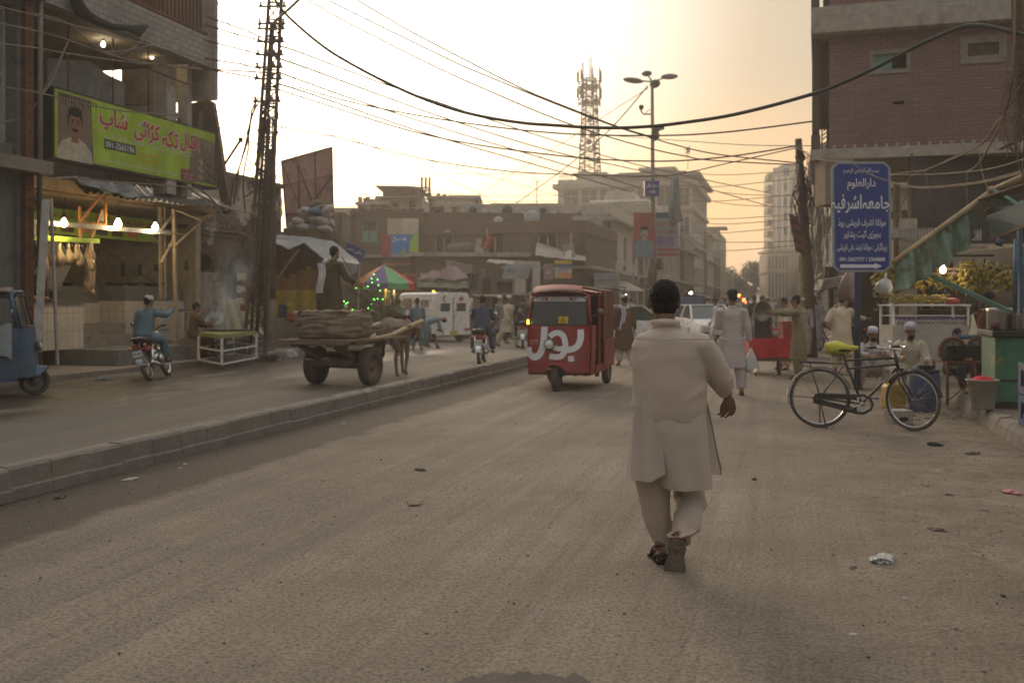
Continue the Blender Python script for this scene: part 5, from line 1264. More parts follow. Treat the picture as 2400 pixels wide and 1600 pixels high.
mb = MB(); mb.M = MW[bB.name]
mb.bb((0, -.35, z2 - .1), (w_, D, z2 + .38)); mb.bb((.02, -.3, z2 + .38), (w_, .0, z2 + .55)); mb.build('concrete_band', K['conc_l'], bB, bevel=.02)
mb = MB(); mb.M = MW[bB.name]
mb.bb((-.02, -.5, z1 - .2), (w_, D, z1 - .02)); mb.bb((0, -.45, z1 - .02), (w_, -.3, z1 + .06))
for i in range(34): mb.box((.3 + i * .235, -.36, z1 + .04), (.05, .16, .2))
mb.build('ledge', K['conc_l'], bB)
mb = MB(); mb.M = MW[bB.name]
mb.bb((.02, .3, zb(300)), (.2, 6, z2 - .1)); mb.bb((.2, .5, zb(290)), (x1, .6, z2 - .1)); mb.bb((.0, .0, zb(365)), (.22, .4, zb(312))); mb.bb((.0, .05, z2 + .5), (.2, .4, z2 + 5)); mb.bb((.28, .2, z2 + .5), (.42, .6, z2 + 5))
mb.build('side_panel', K['brownsign'], bB)
mb = MB(); mb.M = MW[bB.name]
for i in range(7):
 a = V((.25 + .02 * (i % 3), .2, z1 + .05 + i * .11)); mb.tube([a, a + V((.1, 0, .08)), a + V((.16, 0, .0)), a + V((.2, 0, .12))], .018, 5)
mb.bb((.24, .15, z1), (.27, .2, z1 + .9)); mb.bb((.36, .15, z1), (.4, .2, z1 + .9)); mb.build('iron_grille', K['black'], bB)
for q, mm, nm in ((wA, 'teal_l', 'window'), (wB, 'conc', 'window')):
 u0, u1, a, b_ = q; f = .05 if nm and mm == 'teal_l' else .13
 mb = MB(); mb.M = MW[bB.name]
 mb.bb((u0 - .03, -.03, a - .05), (u0 + f, .12, b_ + .05)); mb.bb((u1 - f, -.03, a - .05), (u1 + .03, .12, b_ + .05)); mb.bb((u0 + f, -.03, a - .05), (u1 - f, .12, a + f)); mb.bb((u0 + f, -.03, b_ - f), (u1 - f, .12, b_ + .05))
 fo = mb.build('window', K['conc'], bB)
 mb = MB(); mb.M = MW[bB.name]
 if mm == 'teal_l': mb.bb((u0 + f, .06, a + f), (u0 + (u1 - u0) * .56, .09, b_ - f))
 else: mb.bb((u0 + f, .05, a + f), (u1 - f, .09, b_ - f))
 mb.build('pane', K['teal_l'] if mm == 'teal_l' else K['brownsign'], fo)
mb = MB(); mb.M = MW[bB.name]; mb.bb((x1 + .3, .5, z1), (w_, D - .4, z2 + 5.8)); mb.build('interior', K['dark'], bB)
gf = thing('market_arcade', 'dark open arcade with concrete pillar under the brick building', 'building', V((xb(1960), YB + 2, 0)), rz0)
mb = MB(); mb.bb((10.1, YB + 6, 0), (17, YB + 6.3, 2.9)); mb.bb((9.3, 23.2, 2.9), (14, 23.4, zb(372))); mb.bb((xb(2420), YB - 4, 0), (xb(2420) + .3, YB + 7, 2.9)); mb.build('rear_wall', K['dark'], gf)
mb = MB(); mb.bb((xb(2052) - .2, 22.2, 0), (xb(2098) - .2, 22.6, 3.4)); mb.build('pillar', K['conc_l'], gf)
for i, px in enumerate((2022, 2034, 2046)):
 mb = MB(); mb.bar((xb(px), 22.0 + i * .2, 0), (xb(px), 22.0 + i * .2, 4.2), .05 + .02 * (i == 1)); mb.build('post', K['rust' if i == 1 else 'wood'], gf)
mb = MB(); mb.bb((xb(1916), 23.4, zb(484)), (xb(1982), 24.2, z1 - .22)); mb.build('hanging_shutter', K['sack'], gf)
cloth('tin_awning', K['conc'], (W(2085, 535, 21.6), W(2300, 538, 21.6), W(2083, 560, 20.2), W(2300, 566, 20.2)), 150, 3, 'corrugated tin awning with wavy edge over the banana stall', 'awning', rp=.03, rn=30)
stq = W(2180, 0, 19.3); stq.z = 0
bs = thing('glass_showcase', 'tall white showcase counter with glass top full of purple packets', 'showcase', stq)
X0, X1 = W(2092, 0, 19).x, W(2272, 0, 19).x; zt_ = zat(717, 19)
mb = MB(); mb.bb((X0, 19, .0), (X1, 19.7, zat(763, 19))); mb.build('cabinet', K['offw'], bs)
mb = MB()
for x in (X0, X1 - .04):
 for y in (19, 19.64): mb.bb((x, y, zat(763, 19)), (x + .04, y + .04, zt_))
mb.bb((X0 - .02, 18.97, zt_), (X1 + .02, 19.72, zt_ + .03)); mb.bb((X0, 19.02, zat(741, 19)), (X1, 19.6, zat(741, 19) + .015)); mb.build('glass_frame', K['white'], bs)
for i in range(17):
 x = X0 + .09 + i * .083; mb = MB(); z0 = zat(762, 19); mb.bb((x, 19.05, z0), (x + .07, 19.12, z0 + .1)); mb.bb((x, 19.048, z0 + .1), (x + .07, 19.122, z0 + .15), 1); mb.bb((x + .015, 19.044, z0 + .02), (x + .055, 19.05, z0 + .07), 1)
 tag(mb.build('purple_packet', [K['creamc'], K['purple']]), nth(i) + ' purple and cream packet from the left in the showcase row', 'packet', 'purple packets in the showcase')
def banana_bunch(q, n, r_, up=False):
 mb = MB()
 for i in range(n):
  a = rnd.uniform(0, 6.28); z = round(rnd.uniform(-r_, r_) / .1) * .1; c = q + V((0, 0, z)); d = V((cos(a), sin(a) * .8, 0)) * rnd.uniform(.9, 1.2)
  mb.tube([c + V((0, 0, .05)), c + d * .07 + V((0, 0, .03)), c + d * .13 + V((0, 0, -.01)), c + d * .15 + V((0, 0, -.06))], [.01, .021, .02, .007], 5)
 return mb
rnd = random.Random(8)
bx = [(2145, 652, 20.5), (2165, 655, 20.3), (2190, 650, 20.4), (2215, 657, 20.4), (2240, 655, 20.2), (2265, 645, 19.6), (2275, 668, 19.5), (2292, 648, 19.6), (2305, 662, 19.5), (2318, 644, 19.4), (2336, 650, 19.3), (2350, 662, 19.2), (2366, 655, 19.1), (2058, 642, 21), (2068, 655, 21), (2080, 645, 21), (2088, 662, 21), (2092, 640, 21), (2064, 668, 21)]
for i, (px, py, Y) in enumerate(bx):
 q = W(px, py - 4, Y); tag(banana_bunch(q, 34, .2).build('banana_bunch', K['banana']), 'hanging bunch of bananas under the tin awning, ' + nth(i) + ' from the left' if px > 2100 else 'hanging bunch of bananas left of the green cloth, ' + nth(i - 13) + ' of its cluster', 'bananas', 'banana bunches under the tin awning' if px > 2100 else 'banana bunches left of the green cloth')
mb = MB(); mb.bar(W(2050, 628, 21), W(2380, 632, 19.2), .04); mb.bar(W(2130, 640, 20.6), W(2380, 640, 19.1), .03); tag(mb.build('banana_rail', K['wood']), 'thin wooden rail the bananas hang from', 'rail')
mb = MB()
for i in range(230):
 x = X0 + .03 + rnd.random() * (X1 - X0 - .35); q = V((x, 19.1 + rnd.random() * .5, zt_ + .05 + rnd.random() * .14)); a = rnd.uniform(0, 3.14)
 mb.tube([q, q + V((cos(a) * .05, .0, .03)), q + V((cos(a) * .11, 0, .01))], [.008, .018, .006], 5)
tag(mb.build('banana_heap', K['banana']), 'long heap of loose bananas on top of the glass showcase', 'bananas')
mb = MB(); mb.lathe(V((X1 - .2, 19.3, zt_ + .03)), [(0, 0), (.12, 0), (.16, .08), (.1, .12), (0, .13)], 12); tag(mb.build('red_basket', K['redp']), 'small red basket at the right end of the banana heap', 'basket')
bulb(0, 0, 0, .06, 'bulb_w', 'lit white bulb hanging over the banana heap', .5, loc=W(2210, 633, 19.6), energy=14)
mb = MB()
for a in ((2225, 655), (2262, 655)): mb.tube([W(2250, 612, 19.8), W(*a, 19.8)], .008, 4)
tag(mb.build('scale_strings', K['steel']), 'hanging balance strings over the showcase', 'scale')
mb = MB()
for i in range(5): mb.bb((xb(2110), 25.5, 1.3 + i * .35), (xb(2400), 25.8, 1.34 + i * .35))
for i in range(40): mb.lathe(V((xb(2115) + i * .07, 25.6, 1.34 + .35 * (i % 4))), [(0, 0), (.04, 0), (.04, .16), (.015, .2), (.015, .25), (0, .25)], 7, m=1 + i % 3)
tag(mb.build('goods_shelf', [K['wood'], K['brownsign'], K['teal_l'], K['orange']]), 'dim shelves with bottles behind the banana stall', 'shelf')
for px, py, r_, lab in ((2074, 672, .17, 'knotted white plastic bag hanging beside the greenish bananas'),):
 mb = MB(); mb.ell((0, 0, 0), (r_, r_ * .7, r_ * .9), 16, 12); mb.v = [tuple(V(p) * (1 + .25 * noise.noise(V(p) * 9))) for p in mb.v]; mb.tube([V((0, 0, r_ * .7)), V((.02, 0, r_ * 1.6))], [.04, .02], 6); o_ = mb.build('plastic_bag', K['plastic']); o_.location = W(px, py, 19.5); tag(o_, lab, 'bag')
mb = MB(); mb.tube([W(2000, 622, 20.5), W(1990, 660, 20.5), W(1985, 690, 20.6), W(1998, 706, 20.6)], [.05, .18, .2, .05], 12, rip=lambda f, a: 1 + .2 * sin(4 * a + f * 12)); tag(mb.build('hanging_sack', K['tarp_p']), 'patterned red and white cloth bag hanging behind the blue sign post', 'bag')
mb = MB(); mb.tube([W(2096, 612, 13.2), W(2200, 538, 13.6), W(2326, 447, 14)], [.035, .04, .045], 8); mb.tube([W(2326, 447, 14), W(2420, 405, 13.5)], .05, 8)
for q in (W(2324, 446, 13.95),): mb.ell(q, (.07, .07, .06), 8, 6)
tag(mb.build('bamboo_pole', K['bamboo']), 'long slanting bamboo pole carrying the green cloth', 'pole')
topl = [(2102, 610), (2160, 570), (2220, 530), (2280, 493)]; lowl = [(2103, 683), (2150, 662), (2184, 642), (2225, 610), (2263, 584), (2286, 555)]
mb = MB(); mb.grid(lambda u, v: W(*ip(topl, u), 13.2 + .7 * u).lerp(W(*ip(lowl, u), 13.1 + .7 * u), v) + V((0, .07 * sin(u * 26 + v * 2) * (.3 + v) + .03 * sin(u * 61), .03 * noise.noise(V((u * 20, v * 3, 0))) * v)), 60, 16, th=.006)
tag(mb.build('green_cloth', K['green_c']), 'ragged stained green cloth hung from the slanting bamboo pole', 'cloth')
mb = MB(); mb.bar(W(2180, 645, 13.5), W(2372, 732, 12.2), .05); tag(mb.build('green_strut', K['teal']), 'long dark green wooden strut slanting down to the pots of the food stall', 'strut')
mb = MB(); mb.bar(W(2330, 450, 13.9), W(2410, 500, 12.8), .07); tag(mb.build('green_strut', K['teal']), 'short green strut at the tip of the bamboo pole, upper right', 'strut')
mb = MB(); mb.add([W(2310, 508, 13.6), W(2420, 470, 12.4), W(2420, 535, 12.4), W(2325, 560, 13.6), W(2320, 500, 14.4), W(2420, 460, 13.4), W(2420, 528, 13.4), W(2330, 548, 14.4)], [(0, 3, 2, 1), (4, 5, 6, 7), (0, 1, 5, 4), (2, 3, 7, 6), (1, 2, 6, 5), (3, 0, 4, 7)])
mk('fadeblue', (.13, .17, .17), .8, c2=(.22, .19, .15)); mb.build('stall_awning_box', K['fadeblue']); tag(bpy.data.objects['stall_awning_box'], 'faded blue tin box awning over the food stall at the right edge', 'awning')
mb = MB(); mb.bar(W(2322, 563, 13.5), W(2420, 522, 12.3), .04); mb.bar(W(2300, 470, 14), W(2420, 430, 12.3), .2, .02); mb.ell(W(2335, 500, 13.8), (.2, .1, .1), 8, 6); mb.ell(W(2360, 520, 13.5), (.1, .08, .08), 8, 6); tag(mb.build('awning_board', K['wood']), 'bundle of boards and rags lying on the food stall awning', 'boards')
mb = MB(); mb.tube([W(2382, 560, 12.3), W(2378, 732, 12.3)], .03, 8); mb.bar(W(2390, 540, 12.5), W(2392, 735, 12.5), .05); mb.tube([W(2345, 560, 13), W(2340, 575, 13)], .05, 8); tag(mb.build('stall_post', K['blue_m']), 'thin blue post of the food stall at the right edge', 'post')
gq = W(2366, 0, 13.1); gq.z = PZ
gc = thing('stall_cabinet', 'scratched green painted cabinet of the food stall on the right pavement', 'cabinet', gq, -.25)
mb = MB(); mb.M = MW[gc.name]; mb.bb((-.235, -.3, .08), (.85, .55, .92)); mb.build('panel', K['green_p'], gc, bevel=.01)
mb = MB(); mb.M = MW[gc.name]; mb.bb((-.24, -.305, .0), (.86, .56, .078)); mb.build('plinth', K['black'], gc)
mb = MB(); mb.M = MW[gc.name]; mb.bb((-.28, -.36, .925), (.9, .6, 1.0)); mb.build('worktop', K['black'], gc, bevel=.008)
mb = MB(); mb.M = MW[gc.name]; mb.bb((.2, -.31, .1), (.215, -.301, .9)); mb.bb((-.18, -.308, .35), (.15, -.302, .375)); mb.build('seam', K['black'], gc)
for i, (x, y, r_, h, lab) in enumerate(((-.08, .15, .17, .27, 'lidded aluminium pot at the back left of the green cabinet'), (.22, -.1, .19, .26, 'larger lidded aluminium pot at the front of the green cabinet'))):
 q = MW[gc.name] @ V((x, y, 1.002)); p = thing('cooking_pot', lab, 'pot', q); mb = MB(); mb.lathe(q, [(0, 0), (r_ * .97, 0), (r_, .02), (r_, h - .02), (r_ * 1.04, h), (r_ * .98, h)], 26); mb.build('body', K['alu'], p)
 mb = MB(); mb.lathe(q + V((0, 0, h)), [(r_ * 1.06, 0), (r_ * 1.06, .012), (r_ * .5, .03), (.03, .04), (.02, .06), (.0, .07)], 26); mb.build('pot_lid', K['alu'], p)
mb = MB(); q = MW[gc.name] @ V((-.2, -.25, 1.03))
for i in range(5): mb.ell(q + V((rnd.uniform(-.05, .05), rnd.uniform(-.04, .04), rnd.uniform(0, .05))), (.06, .04, .03), 8, 6, rot=Matrix.Rotation(i, 3, 'Y'))
tag(mb.build('rag', K['maroon']), 'dark red rag at the corner of the green cabinet', 'rag')
bq = W(2303, 0, 12.75); bq.z = PZ; bk = thing('bucket', 'grey plastic bucket with a red bowl inside beside the green cabinet', 'bucket', bq)
mb = MB(); mb.lathe(bq, [(0, 0), (.13, 0), (.135, .02), (.19, .36), (.205, .37), (.205, .385), (.19, .385), (.12, .03), (0, .03)], 26); mk('bucketm', (.24, .24, .17), .5, c2=(.16, .15, .11)); mb.build('body', K['bucketm'], bk)
mb = MB(); mb.tube([bq + V((cos(a) * .2, -.02 - .03 * sin(a), .37 - .13 * sin(a))) for a in [pi * i / 12 for i in range(13)]], .006, 5); mb.build('handle', K['steel'], bk)
mb = MB(); mb.lathe(bq + V((0, 0, .33)), [(0, .1), (.08, .09), (.14, .05), (.16, .03)], 20); mb.build('bowl', K['red_c'], bk)
for i, (z, lab) in enumerate(((0, 'blue bottle crate at the bottom of the stack at the right edge'), (.36, 'blue bottle crate on top of the stack at the right edge'))):
 q = W(2436, 0, 11.0); q.z = PZ + z; c_ = thing('bottle_crate', lab, 'crate', q, -.2); mb = MB(); mb.M = MW[c_.name]
 for a in (-.15, .15):
  mb.bb((a - .012, -.2, 0), (a + .012, .2, .08)); mb.bb((a - .012, -.2, .26), (a + .012, .2, .34)); mb.bb((a - .012, -.2, .08), (a + .012, -.1, .26)); mb.bb((a - .012, .1, .08), (a + .012, .2, .26))
 for a in (-.2, .2): mb.bb((-.15, a - .012, 0), (.15, a + .012, .07)); mb.bb((-.15, a - .012, .24), (.15, a + .012, .34)); mb.bb((-.15, a - .012, .12), (.15, a + .012, .17))
 mb.bb((-.15, -.2, .0), (.15, .2, .02)); mb.build('body', K['blue_b'], c_)
 if i:
  for k in range(6):
   b2 = MB(); b2.M = MW[c_.name]; b2.lathe((-.1 + .1 * (k % 3), -.1 + .13 * (k // 3), .03), [(0, 0), (.03, 0), (.03, .2), (.012, .27), (.012, .36), (0, .36)], 10)
   tag(b2.build('glass_bottle', K['glass_g'], c_), None)
mq = W(2235, 0, 14.6); mq.z = 0.05; mc = thing('juice_press', 'old cane juice press with two flywheels on an iron stand', 'machine', mq)
zc = zat(822, 14.6)
for i, (px, r_) in enumerate(((2233, .19), (2295, .17))):
 c_ = W(px, 822 - i * 6, 14.5 + .15 * i); mb = MB()
 mb.tube([c_ + V((cos(a) * r_, 0, sin(a) * r_)) for a in [j * pi / 14 for j in range(28)]], .022, 8, closed=True); mb.tube([c_ + V((cos(a) * r_ * .84, -.01, sin(a) * r_ * .84)) for a in [j * pi / 14 for j in range(28)]], .012, 6, closed=True)
 mb.lathe(c_, [(0, -.02), (r_ * .8, -.012), (r_ * .8, .012), (0, .02)], 24, axis='Y', m=1); mb.bar(c_ - V((r_ * .7, .03, 0)), c_ + V((r_ * .7, -.03, 0)), .02); mb.bar(c_ - V((0, .03, r_ * .7)), c_ + V((0, -.03, r_ * .7)), .02); mb.lathe(c_, [(0, -.05), (.03, -.05), (.03, .05), (0, .05)], 10, axis='Y')
 mb.build('flywheel', [K['rust'], K['grey']], mc)
mb = MB(); z0 = zat(845, 14.6); a, b_ = W(2203, 0, 14.6).x, W(2300, 0, 14.6).x
mb.bb((a, 14.4, z0 - .03), (b_, 14.9, z0));
for x in (a, b_ - .04):
 for y in (14.4, 14.86): mb.bar((x + .02, y, .06), (x + .02, y, z0), .035)
mb.bar((a, 14.42, .1), (b_, 14.42, z0 - .1), .015); mb.bar((b_, 14.42, .1), (a, 14.42, z0 - .1), .015); mb.build('stand', K['rust'], mc)
mb = MB(); mb.tube([W(2238, 791, 14.6), W(2300, 788, 14.8)], .03, 8); mb.tube([W(2238, 784, 14.6), W(2238, 800, 14.6)], .018, 6); mb.tube([W(2244, 784, 14.6), W(2244, 800, 14.6)], .018, 6); mb.build('blue_shaft', K['blue_m'], mc)
mb = MB(); mb.bb((a + .05, 14.45, zc - .1), (b_ - .08, 14.8, zc + .08)); mb.build('gear_box', K['black'], mc)
q = W(2165, 0, 14.2); q.z = 0; br_ = thing('plastic_barrel', 'blue plastic barrel with grey dusty foot behind the bicycle wheel', 'barrel', q)
mb = MB(); mb.lathe(q, [(0, 0), (.19, 0), (.2, .03), (.215, .15), (.225, .3), (.22, .5), (.2, .58), (.19, .6), (.18, .585), (0, .58)], 28); mb.build('body', K['blue_b'], br_)
mb = MB(); mb.tube([q + V((cos(a) * .205, sin(a) * .205, .585)) for a in [j * pi / 14 for j in range(28)]], .018, 8, closed=True); mb.box(q + V((-.03, 0, .63)), (.12, .1, .06)); mb.box(q + V((.09, .03, .62)), (.1, .09, .08), rz=.4); mb.build('rim', K['black'], br_)
q = W(2094, 0, 14.6); q.z = 0; jc = thing('jerrycan', 'yellow plastic jerrycan standing between the bicycle and the barrel', 'jerrycan', q, .1)
mb = MB(); mb.M = MW[jc.name]; mb.prism([(-.15, 0), (.15, 0), (.155, .3), (.12, .37), (-.1, .37), (-.15, .33)], -.2, (0, -.1, 0), (1, 0, 0), (0, 0, 1)); mk('yjc', (.45, .28, .03), .5, dust=.3); mb.build('body', K['yjc'], jc, bevel=.025)
mb = MB(); mb.M = MW[jc.name]; mb.tube([V((-.1, -.0, .36)), V((-.1, 0, .42)), V((.03, 0, .42)), V((.03, 0, .37))], .015, 6); mb.build('handle', K['yjc'], jc)
q = W(2105, 0, 12.85); q.z = 0; cs = thing('plastic_crate', 'upturned grey plastic crate lying by the bicycle front wheel', 'crate', q, .12)
mb = MB(); mb.M = MW[cs.name]; mb.bb((-.14, -.12, .15), (.14, .12, .175))
for x in (-.14, .12): mb.bb((x, -.12, 0), (x + .02, .12, .15))
for y in (-.12, .1): mb.bb((-.12, y, 0), (-.07, y + .02, .15)); mb.bb((.07, y, 0), (.12, y + .02, .15)); mb.bb((-.07, y, .09), (.07, y + .02, .15)); mb.bb((-.07, y, 0), (.07, y + .02, .035))
mb.build('body', K['conc_l'], cs, bevel=.006)
mb = MB(); mb.M = frame(W(2140, 0, 16), .1); mb.bb((-.3, -.2, 0), (.6, .3, .3)); mk('lavbox', (.3, .24, .27), .7, dust=.3);
o_ = mb.build('styrofoam_box', K['lavbox'], bevel=.01); o_.location = (W(2245, 0, 15.6).x - W(2140, 0, 16).x, -.4, .06); tag(o_, 'pale lilac box on the ground behind the juice press', 'box')
mb = MB()
for i in range(70):
 q = G(rnd.uniform(2090, 2250), rnd.uniform(955, 985)); r_ = rnd.uniform(.02, .07); mb.ell(q, (r_, r_ * .8, r_ * .6), 6, 4, rot=Matrix.Rotation(rnd.random() * 3, 3, 'Z'), sm=False)
tag(mb.build('rubble', K['stone']), kind='stuff')
sq = G(2009, 913); sq.z = 0; Ys = sq.y
sg = thing('road_sign', 'tall blue sign with white Urdu lettering phone numbers and an arrow', 'sign', sq)
mb = MB(); mb.tube([sq, V((sq.x + .0, Ys, zat(382, Ys)))], .055, 14); mb.build('post', K['navy'], sg)
lx = (1948 - CX) * Ys / F; rx = (2086 - CX) * Ys / F; bz = zat(638, Ys); tz = zat(380, Ys); ang = .0
o = V((lx, Ys - .08, bz)); ex, ey = V((1, 0, 0)), V((-.012, 0, 1)).normalized(); w_, h_ = rx - lx, tz - bz; c_ = .11
mb = MB(); mb.prism([(c_, 0), (w_ - c_, 0), (w_, c_), (w_, h_ - c_), (w_ - c_, h_), (c_, h_), (0, h_ - c_), (0, c_)], -.03, o, ex, ey); mb.build('border', K['paleblue'], sg)
d_ = .045; c2_ = .125
mb = MB(); mb.prism([(c2_, d_), (w_ - c2_, d_), (w_ - d_, c2_), (w_ - d_, h_ - c2_), (w_ - c2_, h_ - d_), (c2_, h_ - d_), (d_, h_ - c2_), (d_, c2_)], .002, o - V((0, .003, 0)), ex, ey); mk('signblue', (.022, .05, .22), .45, dust=.04, var=.06, bump=0); mb.build('panel', K['signblue'], sg)
mb = MB(); m_ = w_ / 2; L = lambda t, cy, ww, hh, b=.01, cx=m_: lettering(mb, t, o, ex, ey, cx, cy, ww, hh, 0, b, .012)
fy = lambda py: (638 - py) * Ys / F
L('بسم اللہ الرحمن الرحیم', fy(403), .62, .12, .0); L('دارالعلوم', fy(434), .5, .22, .012)
L('جامعہ', fy(479), .48, .29, .016, m_ + .26); L('اشرفیہ', fy(479), .54, .34, .016, m_ - .27)
L('مولانا اشرف قریشی روڈ', fy(523), .84, .17, .012); L('بجوڑی گیٹ پشاور', fy(551), .66, .17, .012); L('زیرنگرانی : مولانا ارشد علی قریشی', fy(580), .88, .16, .01)
L('091-2567777 / 2568888', fy(608), .8, .07, .02)
ay = fy(624); blob(mb, o, ex, ey, [(.13, ay - .03), (w_ - .3, ay - .03), (w_ - .3, ay - .055), (w_ - .17, ay), (w_ - .3, ay + .055), (w_ - .3, ay + .03), (.13, ay + .03)], 0, .012)
mb.build('lettering', K['txt_w'], sg)
Yl = 46.; lq = V(((1531 - CX) * Yl / F, Yl, .26)); sl = thing('street_lamp', 'tall street lamp with four oval heads on the median', 'street lamp', lq)
zl = lambda py: zat(py, Yl)
mb = MB(); mb.tube([lq, V((lq.x, Yl, zl(600))), V((lq.x - .05, Yl, zl(190)))], [.13, .11, .07], 12); mb.build('pole', K['grey'], sl)
hd = V((lq.x - .05, Yl, zl(192)))
for i, (px, py, dy, a) in enumerate(((1484, 189, 0, .1), (1569, 180, .5, -.15), (1516, 173, 1.4, .3), (1535, 197, -1.4, 0))):
 c_ = W(px, py, Yl + dy); d = (c_ - hd); dd = V((d.x, d.y, 0)).normalized()
 p = MB(); p.bar(hd, c_, .06); p.build('lamp_arm', K['grey'], sl)
 p = MB(); rot = Matrix.Rotation(math.atan2(dd.y, dd.x), 3, 'Z') @ Matrix.Rotation(-.12, 3, 'Y'); p.ell(c_, (.48, .24, .13), 16, 8, rot=rot); p.build('lamp_head', K['grey'], sl)
mb = MB(); mb.tube([W(1526, 268, Yl), W(1508, 268, Yl), W(1503, 262, Yl), W(1502, 256, Yl)], .035, 6); mb.bar(W(1524, 256, Yl), W(1512, 266, Yl), .03); mb.lathe(W(1503, 252, Yl), [(0, .12), (.1, .1), (.12, 0), (.08, -.1), (0, -.12)], 10); mb.build('camera_bracket', K['black'], sl)
mb = MB(); mb.prism([(-.1, 0), (.1, 0), (.3, .3), (.5, .35), (.45, .5), (-.1, .45)], .3, W(1530, 322, Yl), (1, 0, 0), (0, 0, 1)); mb.ell(W(1536, 318, Yl), (.2, .15, .25), 10, 6); mb.bar(W(1522, 298, Yl), W(1550, 300, Yl), .1); mb.build('cable_clamp', K['black'], sl)
mb = MB(); mb.tube([V((lq.x - .05, Yl - .1, zl(610))), V((lq.x, Yl - .12, zl(640))), V((lq.x - .08, Yl - .1, zl(668)))], [.12, .2, .14], 10, rip=lambda f, a: 1 + .3 * sin(3 * a + 9 * f)); mb.ell(V((lq.x + .28, Yl, zl(618))), (.16, .14, .3), 10, 8); mb.build('rag_bundle', K['brownsign'], sl)
p, a, ex_, ey_, w_, h_ = signboard('small blue square sign with white Urdu words high on the street lamp', 1511, 424, 1545, 459, Yl - .3, 'signblue', [('پہچان والی', .5, .68, .75, .3), ('پارک', .5, .27, .45, .26)], name='park_sign', th=.35)
p, a, ex_, ey_, w_, h_ = signboard('red election poster with a grey portrait of a moustached man on the street lamp', 1485, 498, 1535, 604, Yl - .4, 'redp', name='poster')
mb = MB(); portrait(mb, a, ex_, ey_, w_ * .5, h_ * .52, h_ * .27, .01, 3, 1); blob(mb, a, ex_, ey_, [(.04, .02), (w_ - .05, .02), (w_ - .06, h_ * .3), (.06, h_ * .3)], 3, .012)
for k in range(3): blob(mb, a, ex_, ey_, [(w_ * .75, h_ * (.62 + .08 * k)), (w_ * .98, h_ * (.7 + .08 * k)), (w_ * .98, h_ * (.73 + .08 * k)), (w_ * .75, h_ * (.65 + .08 * k))], 4, .03)
lettering(mb, 'انتخابی امیدوار', a, ex_, ey_, w_ * .5, h_ * .93, w_ * .8, h_ * .08, 4, .01, .03); mb.build('portrait', [K['white'], K['conc_l'], K['hair'], K['slate'], K['sack']], p)
signboard('pale blue poster with red lettering and purple field right of the portrait poster', 1537, 498, 1590, 600, Yl - .2, 'paleblue', [('افتتاحی تقریب', .5, .75, .8, .12), ('علاقائی دورہ', .5, .55, .8, .1)], name='poster', tm='txt_r', bands=((0, .86, .7, 1, 'blue_m'), (.07, .22, .8, .45, 'purple'), (.05, .12, .98, .18, 'redp'), (.05, .0, .98, .08, 'redp')))
mb = MB(); mb.tube([W(1583, 408, 45), W(1582, 420, 45), W(1580, 480, 45), W(1583, 520, 45), W(1586, 524, 45)], [.04, .17, .25, .3, .28], 10, rip=lambda f, a: 1 + .3 * sin(2 * a + 3)); tag(mb.build('furled_banner', [K['greyc']]), 'furled green and grey banner hanging from a wire right of the lamp', 'banner')
mb = MB(); mb.tube([W(1578, 415, 44.7), W(1575, 470, 44.7), W(1574, 518, 44.7)], [.03, .07, .08], 8); tag(mb.build('green_ribbon', [K['teal_l']]), 'green strip along the furled banner beside the lamp', 'ribbon')
up_ = thing('utility_pole', 'dark leaning wooden utility pole wrapped in wires beside the street vendor', 'pole', V((W(1900, 0, 27).x, 27, 0)))
mb = MB(); mb.tube([V((W(1902, 0, 27).x, 27, 0)), W(1891, 620, 27), W(1878, 450, 27), W(1871, 326, 27)], [.17, .15, .12, .09], 10, rip=lambda f, a: 1 + .06 * sin(a * 4 + f * 40)); mb.build('shaft', K['wood'], up_)
mb = MB()
rnd = random.Random(17)
for i in range(22):
 y0 = rnd.uniform(345, 480); p = [W(1872 + rnd.uniform(-6, 6) + (y0 - 326) * .05, y0, 26.8)]
 for j in range(5): p.append(p[-1] + V((rnd.uniform(-.14, .2), rnd.uniform(-.05, .05), rnd.uniform(-.5, -.05))))
 mb.tube(p, rnd.choice([.01, .018]), 5)
mb.tube([W(1867, 340, 26.8), W(1880, 370, 26.8), W(1886, 375, 26.8)], [.05, .1, .05], 8); mb.build('cable_tangle', K['black'], up_)
mb = MB()
for i in range(34):
 x = rnd.uniform(1888, 1950); p = [W(x, rnd.uniform(340, 420), 28)]
 for j in range(6): p.append(p[-1] + V((rnd.uniform(-.12, .12), 0, -rnd.uniform(.3, .8))))
 mb.tube(p, rnd.choice([.007, .012]), 4)
tag(mb.build('hanging_wires', K['conc_l']), 'curtain of loose pale wires hanging beside the utility pole', 'wires')
mb = MB(); mb.bar(W(1873, 600, 26.5), W(1877, 770, 26.5), .05);
for i in range(8): mb.bar(W(1873, 612 + i * 20, 26.5), W(1888, 614 + i * 20, 26.6), .03)
tag(mb.build('bamboo_ladder', K['bamboo']), 'thin bamboo ladder leaning on the utility pole', 'ladder')
mb = MB(); mb.grid(lambda u, v: W(1850 + 22 * u + 16 * v, 500 + 6 * u + v * 88 + 4 * u, 26.3 + .3 * u), 8, 8, th=.02, mf=lambda u, v: int(v * 8) % 2); tag(mb.build('pole_banner', [K['redp'], K['rust']]), 'narrow red and orange banner folded on the utility pole', 'banner')
mb = MB(); mb.box(W(1945, 652, 33), (.42, .3, .75)); mb.bar(W(1945, 640, 33), W(1950, 780, 33), .14); mb.bar(W(1945, 668, 33), W(1915, 690, 33), .06); tag(mb.build('traffic_light', K['black']), 'dark boxy traffic light on a post behind the robed men', 'traffic light')
